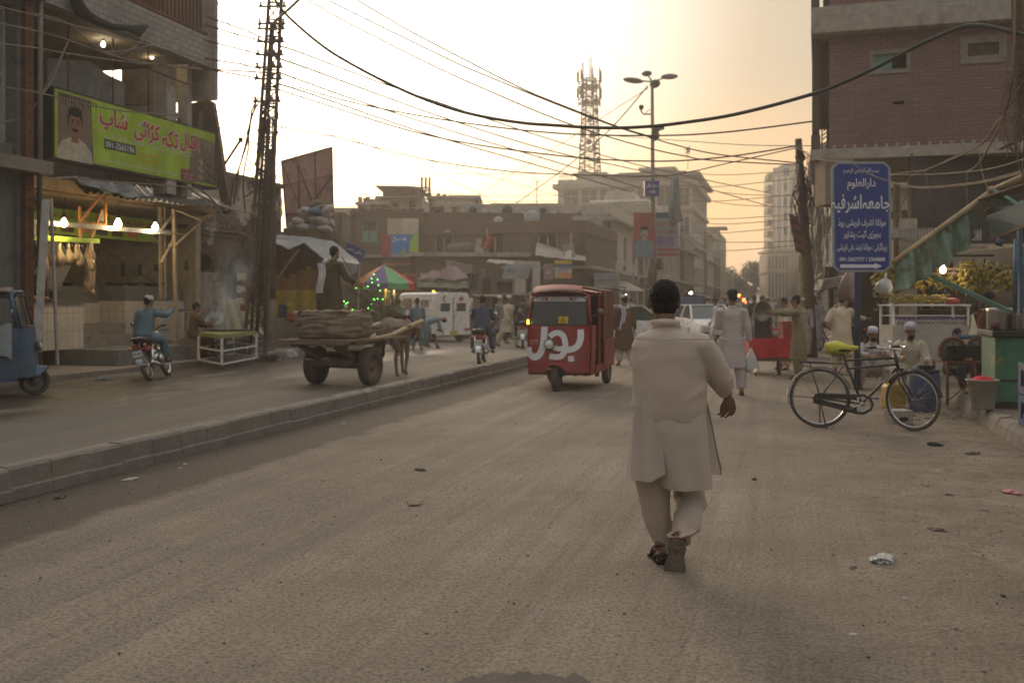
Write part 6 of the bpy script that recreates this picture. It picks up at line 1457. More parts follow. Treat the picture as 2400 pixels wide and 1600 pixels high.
mb = MB(); mb.prism([(0, .0), (1.3, .25), (1.1, .5), (.2, .35)], .8, W(1903, 680, 33.2), (1, 0, 0), (0, 0, 1)); tag(mb.build('fruit_awning', K['conc_l']), 'small pale awning below the dark traffic light', 'awning')
mb = MB(); c0, c1, c2_, c3_ = [G(x, y) for x, y in ((1850, 850), (2000, 885), (2030, 800), (1870, 795))]
vs = [p + V((0, 0, .03)) for p in (c0, c1, c2_, c3_)]; mb.add(vs, [(0, 1, 2, 3)]); tag(mb.build('sidewalk_strip', K['pave']), kind='structure')
def litter(label, px, py, m_, sz, seed=0, flat=.25, cat='litter', name='crumpled_bag'):
 q = G(px, py); mb = MB(); mb.ell((0, 0, 0), (sz, sz * .6, sz * flat), 34, 20, sm=False)
 mb.v = [tuple(V(p) * (1 + .5 * noise.noise(V(p) * (1.3 / sz) + V((seed, 0, 0))) + .45 * noise.noise(V(p) * (4 / sz) + V((seed, 3, 0))))) for p in mb.v]; mb.v = [(x, y, max(z, -sz * flat * .3) + sz * flat * .35) for x, y, z in mb.v]
 o_ = mb.build(name, K[m_]); o_.location = q; o_.rotation_euler = (0, 0, seed); tag(o_, label, cat)
litter('clear crumpled plastic bag lying on the road at lower right', 2070, 1314, 'plastic', .105, 1, .28)
litter('crumpled pink wrapper at the right edge of the dirt', 2372, 1155, 'pink', .075, 2)
litter('small dull pink scrap below the pink wrapper', 2305, 1195, 'tarp_p', .04, 3, .2, name='paper_scrap')
litter('flat dark leaf scrap near the plastic bag', 2000, 1330, 'dark', .035, 4, .12, name='paper_scrap')
litter('brown dry leaf in front of the bicycle', 2195, 1242, 'brownsign', .06, 5, .2, name='dry_leaf')
litter('black rag lying near the right kerb', 2190, 1043, 'blackc', .075, 6, .3, name='rag')
litter('dark crushed leaf heap by the right kerb', 2283, 1062, 'brownsign', .09, 7, .15, name='dry_leaf')
litter('flat piece of brown cardboard in the middle of the road', 972, 1178, 'sack', .1, 8, .08, name='cardboard')
litter('small dark twig and leaf on the road above the cardboard', 985, 1102, 'olive', .06, 9, .2, name='dry_leaf')
litter('pale paper scrap near the median kerb', 306, 1124, 'offw', .06, 10, .2, name='paper_scrap')
litter('small pink paper scrap beside the median kerb', 422, 1097, 'pink', .03, 11, .2, name='paper_scrap')
litter('pale folded scrap just above the pink one by the kerb', 434, 1087, 'offw', .035, 12, .2, name='paper_scrap')
litter('crumpled light wrapper beside the far median kerb', 805, 993, 'paleblue', .05, 13, .25, name='paper_scrap')
litter('brown leaf scrap at the foot of the median kerb', 140, 1166, 'brownsign', .055, 14, .3, name='dry_leaf')
litter('white plastic bag puffed up by the concrete pole', 684, 838, 'plastic', .2, 15, .8)
litter('heap of black bags at the foot of the concrete pole', 632, 846, 'blackc', .26, 16, .45)
litter('bright pink scrap on the black bags', 654, 846, 'pink', .1, 17, .5, name='paper_scrap')
litter('blue plastic wrapper in the gutter left of the motorcycle', 238, 890, 'blue_m', .17, 18, .2)
litter('pale crumpled paper on the pavement by the bucket', 2340, 962, 'paleblue', .07, 19, .3, name='paper_scrap')
litter('tiny blue scrap on the dirt at right', 2355, 1270, 'paleblue', .02, 20, .2, name='paper_scrap')
litter('light blue straw like scrap at lower right', 2120, 1402, 'paleblue', .02, 21, .1, name='paper_scrap')
litter('cream paper scrap at the bottom right', 2000, 1487, 'offw', .025, 22, .2, name='paper_scrap')
litter('brown leaf right of the walking man', 1768, 1123, 'olive', .035, 23, .3, name='dry_leaf')
litter('tan leaf lying right of the brown one', 2168, 1137, 'sack', .045, 24, .2, name='dry_leaf')
litter('dark leaf on the dirt below the tan one', 2225, 1160, 'dark', .035, 25, .2, name='dry_leaf')
# ================================================================ VEHICLES
def wheel(parent, c, r, w_, axis=(1, 0, 0), hub=.3, spokes=0, tm='rubber', rm='steel', rimr=.66, tread=True):
 """tyre with its rim as sub-part; everything in parent's local space"""
 ax = V(axis).normalized(); q = ax.to_track_quat('X', 'Z').to_matrix()
 mb = MB(); ri = r * rimr; n = 36
 prof = [(ri, -w_ * .38), (r * .9, -w_ * .5), (r * .975, -w_ * .4), (r, -w_ * .15), (r, w_ * .15), (r * .975, w_ * .4), (r * .9, w_ * .5), (ri, w_ * .38), (ri, -w_ * .38)]
 mb.lathe(c, prof, n, axis='X', rot=q); t = mb.build('tyre', K[tm], parent, w=False)
 mb = MB()
 if spokes:
  mb.lathe(c, [(ri * 1.02, -w_ * .4), (ri * .93, -w_ * .3), (ri * .93, w_ * .3), (ri * 1.02, w_ * .4)], n, axis='X', rot=q)
  mb.lathe(c, [(0, -w_ * .9), (r * .09, -w_ * .9), (r * .06, 0), (r * .09, w_ * .9), (0, w_ * .9)], 12, axis='X', rot=q)
  for i in range(spokes):
   a = 2 * pi * i / spokes; a2 = a + .5 * (1 if i % 2 else -1); s_ = w_ * .7 * (1 if i % 2 else -1)
   mb.tube([V(c) + q @ V((s_, cos(a2) * r * .07, sin(a2) * r * .07)), V(c) + q @ V((0, cos(a) * ri * .95, sin(a) * ri * .95))], .0022 if r > .3 else .003, 4, sm=False)
 else:
  mb.lathe(c, [(ri * 1.01, -w_ * .36), (ri * .8, -w_ * .2), (ri * .5, -w_ * .12), (ri * .4, -w_ * .3), (0, -w_ * .32)], 24, axis='X', rot=q)
  mb.lathe(c, [(ri * 1.01, w_ * .36), (ri * .8, w_ * .2), (ri * .5, w_ * .12), (ri * .4, w_ * .3), (0, w_ * .32)], 24, axis='X', rot=q)
 mb.build('rim', K[rm], t, w=False)
 return t
def ribbon(mb, pts, wd, fn, m=0, off=.006, n=26):
 P = [V((p[0], p[1], 0)) for p in pts]; Q = []
 for i in range(len(P) - 1):
  a, b, c, d = P[max(i - 1, 0)], P[i], P[i + 1], P[min(i + 2, len(P) - 1)]
  for k in range(5):
   t = k / 5; Q.append(.5 * ((2 * b) + (c - a) * t + (2 * a - 5 * b + 4 * c - d) * t * t + (3 * b - a - 3 * c + d) * t ** 3))
 Q.append(P[-1]); vs = []
 for i, q in enumerate(Q):
  d = (Q[min(i + 1, len(Q) - 1)] - Q[max(i - 1, 0)]).normalized(); s_ = V((-d.y, d.x, 0)) * wd / 2
  for g_ in (-1, -.33, .33, 1):
   p = q + s_ * g_; vs.append((p.x, fn(p.x, p.y) + off, p.y))
 mb.add(vs, [(i * 4 + j, i * 4 + j + 1, i * 4 + j + 5, i * 4 + j + 4) for i in range(len(Q) - 1) for j in range(3)], m)
def rickshaw(label, loc, rz, body='red', roofm='red', tarpm='orange', logo=False, detail=True, name='auto_rickshaw', group=None, sheet=False):
 t = thing(name, label, 'rickshaw', loc, rz, group)
 def fy(x, z):
  u = min(1, abs(x) / .57); v = (z - .33) / .81
  return .95 + .2 * (1 - u ** 3) * (.8 + .2 * (1 - v)) + .03 * (1 - v)
 def cow(u, v):
  x = .57 * (2 * u - 1); c_ = max(0, 1 - (x / .24) ** 2); z0 = .33 + .14 * c_ ** .5; z = z0 + (1.14 - z0) * v; x *= (1 - .05 * (1 - v) ** 2); return V((x, fy(x, z), z))
 mb = MB(); mb.grid(cow, 28, 12, th=.02)
 for sg in (-1, 1): mb.grid(lambda u, v, sg=sg: V((sg * .57 * (1 - .05 * (1 - v) ** 2), .98 - u * .42, .33 + .81 * v)), 4, 8, th=.02)
 mb.bb((-.56, .45, .3), (.56, .95, .36)); cw = mb.build('front_cowl', K[body], t, w=False)
 mb = MB(); mb.grid(lambda u, v: V(((u - .5) * .5 * (1 - .2 * v), 1.13 + .22 * v * (1 - (2 * u - 1) ** 2 * .6), .5 - .03 * v - .14 * (2 * u - 1) ** 2)), 14, 5, th=.012); mb.build('mudguard', K[body], t, w=False)
 mb = MB(); fr_ = [(-.55, .96, 1.15), (-.5, .84, 1.66), (-.38, .86, 1.72), (.38, .86, 1.72), (.5, .84, 1.66), (.55, .96, 1.15)]
 mb.tube(fr_, .035, 8); mb.tube([(-.5, .84, 1.64), (-.52, .3, 1.7)], .03, 6); mb.tube([(.5, .84, 1.64), (.52, .3, 1.7)], .03, 6); mb.build('windscreen_frame', K[body], t, w=False)
 mb = MB(); mb.grid(lambda u, v: V(((u - .5) * (1.06 - .1 * v), .985 - .11 * v + .06 * sin(pi * u), 1.15 + .5 * v)), 12, 4, th=.006); ws = mb.build('windscreen', K['glass'], t, w=False)
 mb = MB(); mb.tube([(-.54, 1.0, 1.15), (-.25, 1.07, 1.145), (.25, 1.07, 1.145), (.54, 1.0, 1.15)], .014, 6); mb.tube([(-.53, 1.0, 1.15), (-.48, .9, 1.62), (-.3, .93, 1.67), (.3, .93, 1.67), (.48, .9, 1.62), (.53, 1.0, 1.15)], .014, 6); mb.build('rubber_seal', K['black'], t, w=False)
 if logo:
  mb = MB(); gl = lambda u, v, o_: V(((u - .5) * .98, .985 - .11 * v + .06 * sin(pi * u) + o_, 1.15 + .5 * v))
  mb.grid(lambda u, v: gl(u, .82 + .17 * v, .012), 12, 2); mb.build('sun_strip', K['white'], ws, w=False)
  mb = MB(); lettering(mb, 'ماشاء اللہ', (0, .955, 0), (-1, 0, 0), (0, -.2, 1), 0, 1.61, .3, .07, 0, .01, -.02);
  mb.v = [(x, y + .03, z) for x, y, z in mb.v]
  for sx in (-.22, .22): mb.lathe((sx, .965, 1.605), [(0, .012), (.026, .012), (.026, -.005)], 10, axis='Y', m=1); mb.lathe((sx * 1.35, .962, 1.605), [(0, .012), (.02, .012), (.02, -.005)], 5, axis='Y', m=2)
  mb.build('strip_lettering', [K['txt_k'], K['red_c'], K['green_u']], ws, w=False)
  mb = MB(); mb.box((-.1, 1.055, 1.24), (.17, .012, .12), rot=Matrix.Rotation(.2, 3, 'X')); mb.build('permit_card', K['yel'], ws, w=False)
  mb = MB(); lettering(mb, 'UR', (0, 1.065, 0), (-1, 0, 0), (0, -.2, 1), .1, 1.265, .06, .04, 0, .02, -.003); lettering(mb, '9123', (0, 1.065, 0), (-1, 0, 0), (0, -.2, 1), .1, 1.22, .1, .04, 0, .02, -.003); mb.v = [(x, y + .25, z) if False else (x, 1.066 - (z - 1.24) * .2, z) for x, y, z in mb.v]; mb.build('card_lettering', K['txt_k'], ws, w=False)
  mb = MB(); cv = lambda pts: [(-(((u - 265) / 725) * 1.14 - .57), .33 + (1240 - v) / 540 * .81) for u, v in pts]
  ribbon(mb, cv([(485, 712), (480, 850), (466, 950), (432, 1035), (365, 1068), (305, 1030), (292, 955)]), .12, fy)
  ribbon(mb, cv([(548, 830), (590, 795), (650, 782), (700, 815), (722, 880), (728, 960), (700, 1030), (650, 1060), (548, 1052)]), .1, fy, off=.008)
  ribbon(mb, cv([(560, 900), (590, 945), (650, 965), (715, 960)]), .085, fy, off=.010)
  ribbon(mb, cv([(888, 742), (888, 850), (860, 930), (800, 970), (715, 978)]), .105, fy, off=.012)
  x0, z0 = cv([(762, 1110)])[0]; x1_, z1_ = cv([(828, 1045)])[0]; mb.grid(lambda u, v: V((x0 + (x1_ - x0) * u, fy(x0, z0) + .012, z0 + (z1_ - z0) * v)), 2, 2)
  mb.build('lettering', K['txt_w'], cw, w=False)
  mb = MB(); lettering(mb, 'بول ٹی وی', (0, 0, 0), (-1, 0, 0), (0, 0, 1), -.42, .88, .17, .045, 0, .01, 0); lettering(mb, 'سب سے آگے', (0, 0, 0), (-1, 0, 0), (0, 0, 1), -.42, .83, .15, .03, 0, .005, 0)
  mb.v = [(x, fy(x, z) + .01, z) for x, y, z in mb.v]; mb.build('small_lettering', K['txt_w'], cw, w=False)
  mb = MB(); mb.grid(lambda u, v: V(((u - .5) * .85, .88 + .28 * (1 - v) + .03 * sin(pi * u) * 0, 1.76 + .07 * v + .03 * sin(pi * u))), 12, 4, th=.05); mb.build('sun_visor', K['redp'], t, w=False)
 if logo:
  mb = MB(); mb.box((.54, 1.03, 1.2), (.03, .03, .08)); mb.build('indicator', K['lamp_y'], t, w=False)
 mb = MB(); hx = .12 if logo else 0; mb.lathe((hx, 1.19, .82), [(.0, -.05), (.085, -.04), (.095, .02), (.09, .04)], 20, axis='Y'); h_ = mb.build('headlight', K['steel'], t, w=False)
 mb = MB(); mb.lathe((hx, 1.215, .82), [(.082, 0), (.05, .02), (0, .028)], 18, axis='Y'); mb.build('lens', K['lens'], h_, w=False)
 mb = MB(); mb.grid(lambda u, v: V(((u - .5) * 1.16, .85 - 2.05 * v, 1.72 + .07 * sin(pi * u) + .012 * sin(v * 30))), 14, 16, th=.03); mb.build('roof', K[roofm], t, w=False)
 mb = MB()
 for sg in (-1, 1): mb.grid(lambda u, v, sg=sg: V((sg * (.6 + .02 * sin(u * 12)), -.15 - 1.05 * u, .85 + .9 * v + (.03 * noise.noise(V((u * 5, v * 5, sg)))))), 12, 8, th=.015 * sg)
 mb.grid(lambda u, v: V(((u - .5) * 1.18, -1.2 - .04 * sin(pi * v), .6 + 1.15 * v)), 10, 8, th=.02)
 mb.grid(lambda u, v: V((.595 * (2 * u - 1) * (1 + .02 * sin(v * 20)), -.2 - 1.02 * v, 1.755 + .075 * sin(pi * u) + .02 * noise.noise(V((u * 6, v * 6, 2))))), 16, 12, th=.015); mb.build('canopy', K[tarpm], t, w=False)
 mb = MB()
 for sg in (-1, 1):
  mb.bb((sg * .6 - .015, -1.2, .33), (sg * .6 + .015, -.15, .86)); mb.bb((sg * .58 - .015, -.15, .3), (sg * .58 + .015, .56, .42))
  mb.bb((sg * .585 - .015, .2, .42), (sg * .585 + .015, .3, 1.72)) ; mb.bb((sg * .59 - .015, -.2, .8), (sg * .59 + .015, -.14, 1.75))
 mb.bb((-.58, -1.22, .33), (.58, -1.19, .7)); mb.bb((-.56, -1.15, .27), (.56, .93, .32)); mb.build('body_panel', K[body], t, w=False)
 mb = MB(); mb.bb((-.55, -1.0, .34), (.55, -.4, .72)); mb.bb((-.55, -1.1, .7), (.55, -.95, 1.35)); mb.build('passenger_seat', K['black'], t, w=False)
 mb = MB(); mb.bb((-.25, .0, .34), (.25, .3, .68)); mb.build('driver_seat', K['black'], t, w=False)
 mb = MB(); mb.tube([(-.3, .62, 1.08), (0, .68, 1.02), (.3, .62, 1.08)], .02, 6); mb.tube([(0, .68, 1.02), (0, .9, .5)], .03, 6); mb.build('handlebar', K['steel'], t, w=False)
 mb = MB()
 for sg in (-1, 1): mb.tube([(sg * .5, -.1, .35), (sg * .52, -.1, 1.74)], .018, 6); mb.tube([(sg * .56, .88, 1.3), (sg * .72, .9, 1.35)], .01, 5); mb.lathe((sg * .72, .9, 1.38), [(0, -.01), (.06, -.01), (.06, .01), (0, .01)], 12, axis='Y')
 mb.build('mirror', K['steel'], t, w=False)
 mb = MB(); mb.bb((-.35, -1.0, .2), (.35, -.3, .3)); mb.bb((-.08, .8, .25), (.08, 1.0, .45)); mb.tube([(.07, 1.1, .6), (.07, 1.1, .24)], .025, 6); mb.tube([(-.07, 1.1, .6), (-.07, 1.1, .24)], .025, 6)
 for i in range(9): mb.bb((-.45 + i * .1, -.5 + .1 * (i % 3), .16 + .02 * (i % 2)), (-.4 + i * .1, -.3, .27))
 mb.build('chassis', K['black'], t, w=False)
 wheel(t, (0, 1.12, .24), .24, .11); wheel(t, (.53, -.82, .24), .24, .12); wheel(t, (-.53, -.82, .24), .24, .12)
 return t
fc, rc = G(1305, 917), V((1.28, 19.1, 0))
d = (rc - fc); hdg = math.atan2(-(-d.x), -d.y)       # heading of the front
f_ = V((-d.x, -d.y, 0)).normalized(); rzr = math.atan2(-f_.x, f_.y)
redr = rickshaw('red three wheeled rickshaw with big white lettering driving towards the viewer', fc - f_ * 1.12, rzr, logo=True, tarpm='rust')
q = G(97, 926); blu = rickshaw('blue three wheeled rickshaw with plastic sheet cut off by the left edge', (q.x - 1.2, q.y + -.3, 0), -pi / 2 + .3, body='blue_m', roofm='tarp_p', tarpm='blackc')
mb = MB(); mb.M = MW[blu.name]; mb.grid(lambda u, v: V((.6 + .03 * sin(u * 9), .88 - 1.15 * u, .62 + .58 * v + .22 * (1 - v) * sin(pi * u) * (1 if v < .5 else .8) + .02 * sin(u * 30))), 24, 10, th=.01)
tag(mb.build('plastic_sheet', K['paleblue']), 'whitish plastic sheet stretched across the open side of the blue rickshaw', 'sheet')
rickshaw('olive rickshaw with yellow rear panel behind the white robed walkers', G(1130, 793) + V((.4, 0, 0)), 1.9, body='olive', roofm='tarp_g', tarpm='blackc')
mb = MB(); mb.M = frame(G(1175, 790) + V((0, .8, 0)), 0); mb.bb((-.45, 0, .7), (.65, .04, 1.72)); mb.bb((-.35, -.01, 1.5), (.55, -.002, 1.6), 1); tag(mb.build('rickshaw_backboard', [K['yel'], K['txt_k']]), 'yellow rear panel of a rickshaw behind the white capped walkers', 'panel')  # yellow rear panel of a rickshaw, built as a separate flat board
rickshaw('green roofed rickshaw far behind the rider in black', G(1222, 785), .5, body='green_u', roofm='green_u', tarpm='tarp_g')
rickshaw('hazy blue rickshaw seen from behind next to the walking man', V((W(1622, 0, 46).x, 46, 0)), -.3, body='blue_m', roofm='blue_m', tarpm='blue_b')
def motorcycle(label, loc, rz, col='red', group=None, lean=0):
 t = thing('motorcycle', label, 'motorcycle', loc, rz, group)
 if lean: t.rotation_euler = (0, lean, rz)
 def B(nm, m_, par=t): return mb.build(nm, K[m_], par, w=False)
 wheel(t, (0, .62, .3), .3, .075, spokes=20, rimr=.8, rm='chrome'); wheel(t, (0, -.6, .3), .3, .085, spokes=20, rimr=.78, rm='chrome')
 mb = MB(); mb.tube([(.0, .45, .9), (0, .3, .78), (0, -.1, .72), (0, -.55, .74)], .028, 6); mb.tube([(0, .45, .88), (0, .3, .4), (0, 0, .3), (0, -.2, .35), (0, -.25, .7)], .025, 6)
 for sg in (-.09, .09): mb.tube([(sg, -.15, .33), (sg, -.6, .3)], .018, 6)
 B('frame', 'black')
 mb = MB()
 for sg in (-.08, .08): mb.tube([(sg, .42, .92), (sg, .55, .55), (sg, .62, .3)], .022, 8)
 B('fork', 'chrome')
 mb = MB()
 for sg in (-.13, .13): mb.tube([(sg, -.3, .68), (sg * 1.05, -.52, .36)], [.03, .03], 8)
 B('shock_absorber', 'chrome')
 mb = MB(); mb.ell((0, .2, .84), (.14, .26, .12), 14, 10); B('tank', col)
 mb = MB(); mb.tube([(0, .02, .82), (0, -.2, .8), (0, -.62, .84)], [.1, .13, .11], 10, rip=lambda f, a: 1); B('saddle', 'black')
 mb = MB(); mb.ell((0, -.3, .62), (.15, .22, .09), 12, 8); B('side_cover', col)
 mb = MB(); mb.ell((0, .08, .42), (.15, .16, .13), 12, 8); mb.tube([(0, .1, .45), (0, .17, .66)], .07, 10); mb.lathe((.14, .02, .38), [(0, -.03), (.1, -.03), (.1, .03), (0, .04)], 14, axis='X'); B('engine', 'alu')
 mb = MB(); mb.tube([(.05, .2, .6), (.12, .3, .45), (.13, .1, .25), (.15, -.3, .27), (.17, -.75, .34)], [.02, .02, .02, .04, .045], 8); B('exhaust', 'chrome')
 mb = MB(); mb.grid(lambda u, v: V(((u - .5) * .13, -.6 - cos(v * 1.9) * .34 * -1 if False else -.6 - sin(v * 1.9 - .4) * .34, .3 + cos(v * 1.9 - .4) * .34)), 4, 12, th=.008); mb.grid(lambda u, v: V(((u - .5) * .11, .62 + sin(v * 1.8 - .6) * .34, .3 + cos(v * 1.8 - .6) * .34)), 4, 12, th=.008); B('mudguard', 'chrome')
 mb = MB(); mb.tube([(-.34, .28, 1.02), (-.2, .36, 1.02), (0, .42, .96), (.2, .36, 1.02), (.34, .28, 1.02)], .014, 6); mb.tube([(-.34, .28, 1.02), (-.24, .33, 1.02)], .022, 6, m=0); mb.tube([(.34, .28, 1.02), (.24, .33, 1.02)], .022, 6); B('handlebar', 'black')
 mb = MB()
 for sg in (-1, 1): mb.tube([(sg * .25, .35, 1.03), (sg * .3, .36, 1.2)], .006, 5); mb.lathe((sg * .31, .36, 1.23), [(0, -.01), (.05, -.01), (.05, .01), (0, .01)], 12, axis='Y')
 B('mirror', 'chrome')
 mb = MB(); mb.lathe((0, .53, .9), [(0, -.06), (.08, -.05), (.09, .04), (0, .06)], 14, axis='Y'); B('headlight', 'chrome')
 mb = MB(); mb.bb((-.07, -.86, .66), (.07, -.8, .74)); B('tail_light', 'red')
 mb = MB(); mb.bb((-.09, -.9, .5), (.09, -.885, .62)); pl_ = B('number_plate', 'white'); mb = MB(); lettering(mb, 'PR 482', (0, -.903, 0), (1, 0, 0), (0, 0, 1), 0, .56, .14, .05, 0, .01, -.002); B('plate_lettering', 'txt_k', pl_)
 mb = MB(); mb.tube([(-.11, -.35, .8), (-.12, -.75, .86), (0, -.83, .88), (.12, -.75, .86), (.11, -.35, .8)], .011, 6); B('grab_rail', 'chrome')
 mb = MB()
 for sg in (-1, 1): mb.ell((sg * .15, -.78, .7), (.04, .03, .03), 8, 6)
 B('indicator', 'orange')
 mb = MB()
 for sg in (-1, 1): mb.tube([(sg * .05, .1, .3), (sg * .3, .1, .3)], .014, 6)
 B('footrest', 'black')
 return t
m1 = G(390, 891); motoA = motorcycle('red motorcycle leaning on its stand with the pale blue rider', V((m1.x - .32, m1.y + .55, 0)), .05, lean=-.3)
motoA.rotation_euler = (0, -.3, .05)
m2 = G(1128, 855); motoB = copy_thing(motoA, V((m2.x, m2.y + .6, 0)), -.07, 'dark motorcycle ridden away by the man in navy along the median')
m3 = G(1226, 817); motoC = copy_thing(motoA, V((m3.x, m3.y + .6, 0)), -.02, 'motorcycle ridden away by the man in black')
m4 = G(1232, 822); motoD = copy_thing(motoA, V((m4.x + 1.0, m4.y + 3.5, 0)), -1.2, 'hazy motorcycle just right of the rider in black')
motoE = copy_thing(motoA, V((W(1960, 0, 30).x, 30, 0)), 1.35, 'white mudguard motorcycle parked behind the man in cream')
for m_ in (motoB, motoC, motoD, motoE): m_.rotation_euler = (0, 0, m_.rotation_euler[2])
bR_ = G(1921, 1001); bF_ = G(2139, 1009); bd = (bF_ - bR_); brz = math.atan2(bd.y, bd.x)
bc = thing('bicycle', 'black old roadster bicycle on its stand with a yellow bag on the saddle', 'bicycle', bR_, brz)
def B2(nm, m_, par=None, **k): return mb.build(nm, K[m_] if isinstance(m_, str) else m_, par or bc, w=False, **k)
wr = .365; WB = bd.length; st = -.62
def bwheel(cx, ang):
 ax = (-sin(ang), cos(ang), 0)
 d_ = V((cos(ang), sin(ang), 0)); c = V((cx, 0, wr)); n = 56
 mb = MB(); mb.tube([c + d_ * cos(2 * pi * i / n) * (wr - .018) + V((0, 0, sin(2 * pi * i / n) * (wr - .018))) for i in range(n)], .019, 8, closed=True); t = mb.build('tyre', K['rubber'], bc, w=False)
 mb = MB(); mb.tube([c + d_ * cos(2 * pi * i / n) * (wr - .042) + V((0, 0, sin(2 * pi * i / n) * (wr - .042))) for i in range(n)], .011, 6, closed=True); mb.build('rim', K['chrome'], t, w=False)
 mb = MB();
 for i in range(36):
  a = 2 * pi * i / 36; a2 = a + (1.2 if i % 4 < 2 else -1.2); s_ = .03 if i % 2 else -.03
  mb.tube([c + V(ax) * s_ + d_ * cos(a2) * .022 + V((0, 0, sin(a2) * .022)), c + d_ * cos(a) * (wr - .045) + V((0, 0, sin(a) * (wr - .045)))], .0014, 4, sm=False)
 mb.tube([c - V(ax) * .05, c + V(ax) * .05], .018, 10); mb.tube([c - V(ax) * .034, c - V(ax) * .03], .03, 12); mb.tube([c + V(ax) * .034, c + V(ax) * .03], .03, 12); mb.build('spokes', K['steel'], t, w=False)
bwheel(0, 0); bwheel(WB, st)
sc_ = V((.30, 0, .83)); bbk = V((.50, 0, .31)); ht = V((.885, 0, .90)); hb = V((.915, 0, .77)); ra_ = V((0, 0, wr)); fa = V((WB, 0, wr))
mb = MB(); up = V((.012, 0, .0))
mb.tube([sc_ + V((-.02, 0, .06)), bbk], .016, 8); mb.tube([sc_ + V((0, 0, .01)), ht - V((-.004, 0, .02))], .0135, 8); mb.tube([sc_ + V((.03, 0, -.09)), hb + V((-.01, 0, .03))], .0125, 8); mb.tube([hb + V((0, 0, -.0)), bbk], .016, 8)
mb.tube([ht + V((-.004, 0, .02)), hb + V((.004, 0, -.02))], .02, 10)
for y in (-.055, .055):
 mb.tube([bbk + V((0, y * .6, 0)), ra_ + V((0, y, 0))], .009, 6); mb.tube([sc_ + V((0, y * .3, -.02)), ra_ + V((0, y, 0))], .008, 6)
B2('frame', 'black')
sd = V((cos(st), sin(st), 0)); sy = V((-sin(st), cos(st), 0))
mb = MB(); crown = hb + V((.01, 0, -.03))
for g_ in (-1, 1): mb.tube([crown + sy * g_ * .045, crown + sy * g_ * .05 + V((.03, 0, -.15)), fa + sy * g_ * .05 + V((-.04, 0, .08)), fa + sy * g_ * .05], .0105, 8)
mb.box(crown, (.06, .12, .03), rz=st); B2('fork', 'black')
mb = MB(); ht2 = ht + V((-.015, 0, .08)); mb.tube([ht, ht2, ht2 + sd * .05], .012, 8)
for g_ in (-1, 1): mb.tube([ht2 + sd * .05, ht2 + sd * .05 + sy * g_ * .1, ht2 + sy * g_ * .21 + sd * .03 + V((0, 0, .03)), ht2 - sd * .06 + sy * g_ * .25 + V((0, 0, .035)), ht2 - sd * .19 + sy * g_ * .25 + V((0, 0, .03))], .0105, 8)
B2('handlebar', 'chrome')
mb = MB()
for g_ in (-1, 1): mb.tube([ht2 - sd * .08 + sy * g_ * .25 + V((0, 0, .033)), ht2 - sd * .2 + sy * g_ * .25 + V((0, 0, .03))], .017, 8)
B2('grip', 'black')
mb = MB(); bq_ = ht2 + sd * .04 + sy * -.14 + V((0, 0, .06)); mb.lathe(bq_ + V((.0, 0, .03)), [(0, .02), (.02, .018), (.034, .004), (.034, -.006), (0, -.01)], 16, rot=Matrix.Rotation(1.1, 3, 'Y')); mb.tube([bq_, bq_ - V((0, 0, .06))], .008, 6); B2('bell', 'chrome')
mb = MB()
for g_ in (-1, 1): mb.tube([ht2 - sd * .14 + sy * g_ * .22 + V((0, 0, -.0)), ht2 + sy * g_ * .15 + sd * .02 + V((0, 0, -.02)), ht2 + sd * .04 - V((0, 0, .05)), crown + V((.03, 0, .05))], .004, 5)
B2('brake_rod', 'chrome')
mb = MB(); f_n = 26
def fend(cx, a0, a1, dd, w2=.03, lift=.028):
 mb.grid(lambda u, v: V((cx, 0, wr)) + dd * cos(a0 + (a1 - a0) * v) * (wr + lift - .012 * (2 * u - 1) ** 2) + V((0, 0, sin(a0 + (a1 - a0) * v) * (wr + lift - .012 * (2 * u - 1) ** 2))) + V((-dd.y, dd.x, 0)) * (2 * u - 1) * w2, 6, f_n, th=.002)
fend(0, radians(20), radians(195), V((1, 0, 0))); fend(WB, radians(10), radians(150), sd); B2('mudguard', 'black')
mb = MB(); fend(0, radians(165), radians(198), V((1, 0, 0)), lift=.033); B2('mudguard_tail', 'white')
for g_ in (-1, 1):
 pass
mb = MB()
for g_ in (-1, 1): mb.tube([ra_ + V((0, g_ * .06, 0)), V((-wr - .03, g_ * .03, wr + .02))], .003, 4); mb.tube([fa + sy * g_ * .05, fa + sd * -(wr * .95) + V((0, 0, .12)) + sy * g_ * .03], .003, 4)
B2('mudguard_stay', 'black')
mb = MB(); cr = .085; mb.tube([bbk + V((cos(a) * cr, -.055, sin(a) * cr)) for a in [2 * pi * i / 28 for i in range(28)]], .005, 5, closed=True)
for i in range(6): c_ = bbk + V((cos(i * pi / 3) * .052, -.055, sin(i * pi / 3) * .052)); mb.tube([c_ + V((cos(a) * .024, 0, sin(a) * .024)) for a in [2 * pi * j / 12 for j in range(12)]], .003, 4, closed=True)
mb.lathe(bbk + V((0, -.055, 0)), [(0, -.006), (.026, -.006), (.026, .006), (0, .006)], 14, axis='Y'); B2('chainring', 'alu')
mb = MB(); h1, h2 = .052, .105
pts = [(-.06, wr - .05), (-.07, wr), (-.05, wr + .045), (.0, wr + .055), (.42, bbk.z + .105), (.52, bbk.z + .112), (.6, bbk.z + .06), (.62, bbk.z), (.6, bbk.z - .06), (.52, bbk.z - .112), (.42, bbk.z - .105), (0, wr - .055)]
inn = [(.40, bbk.z + .03), (.0, wr + .012), (.0, wr - .02), (.40, bbk.z - .04)]
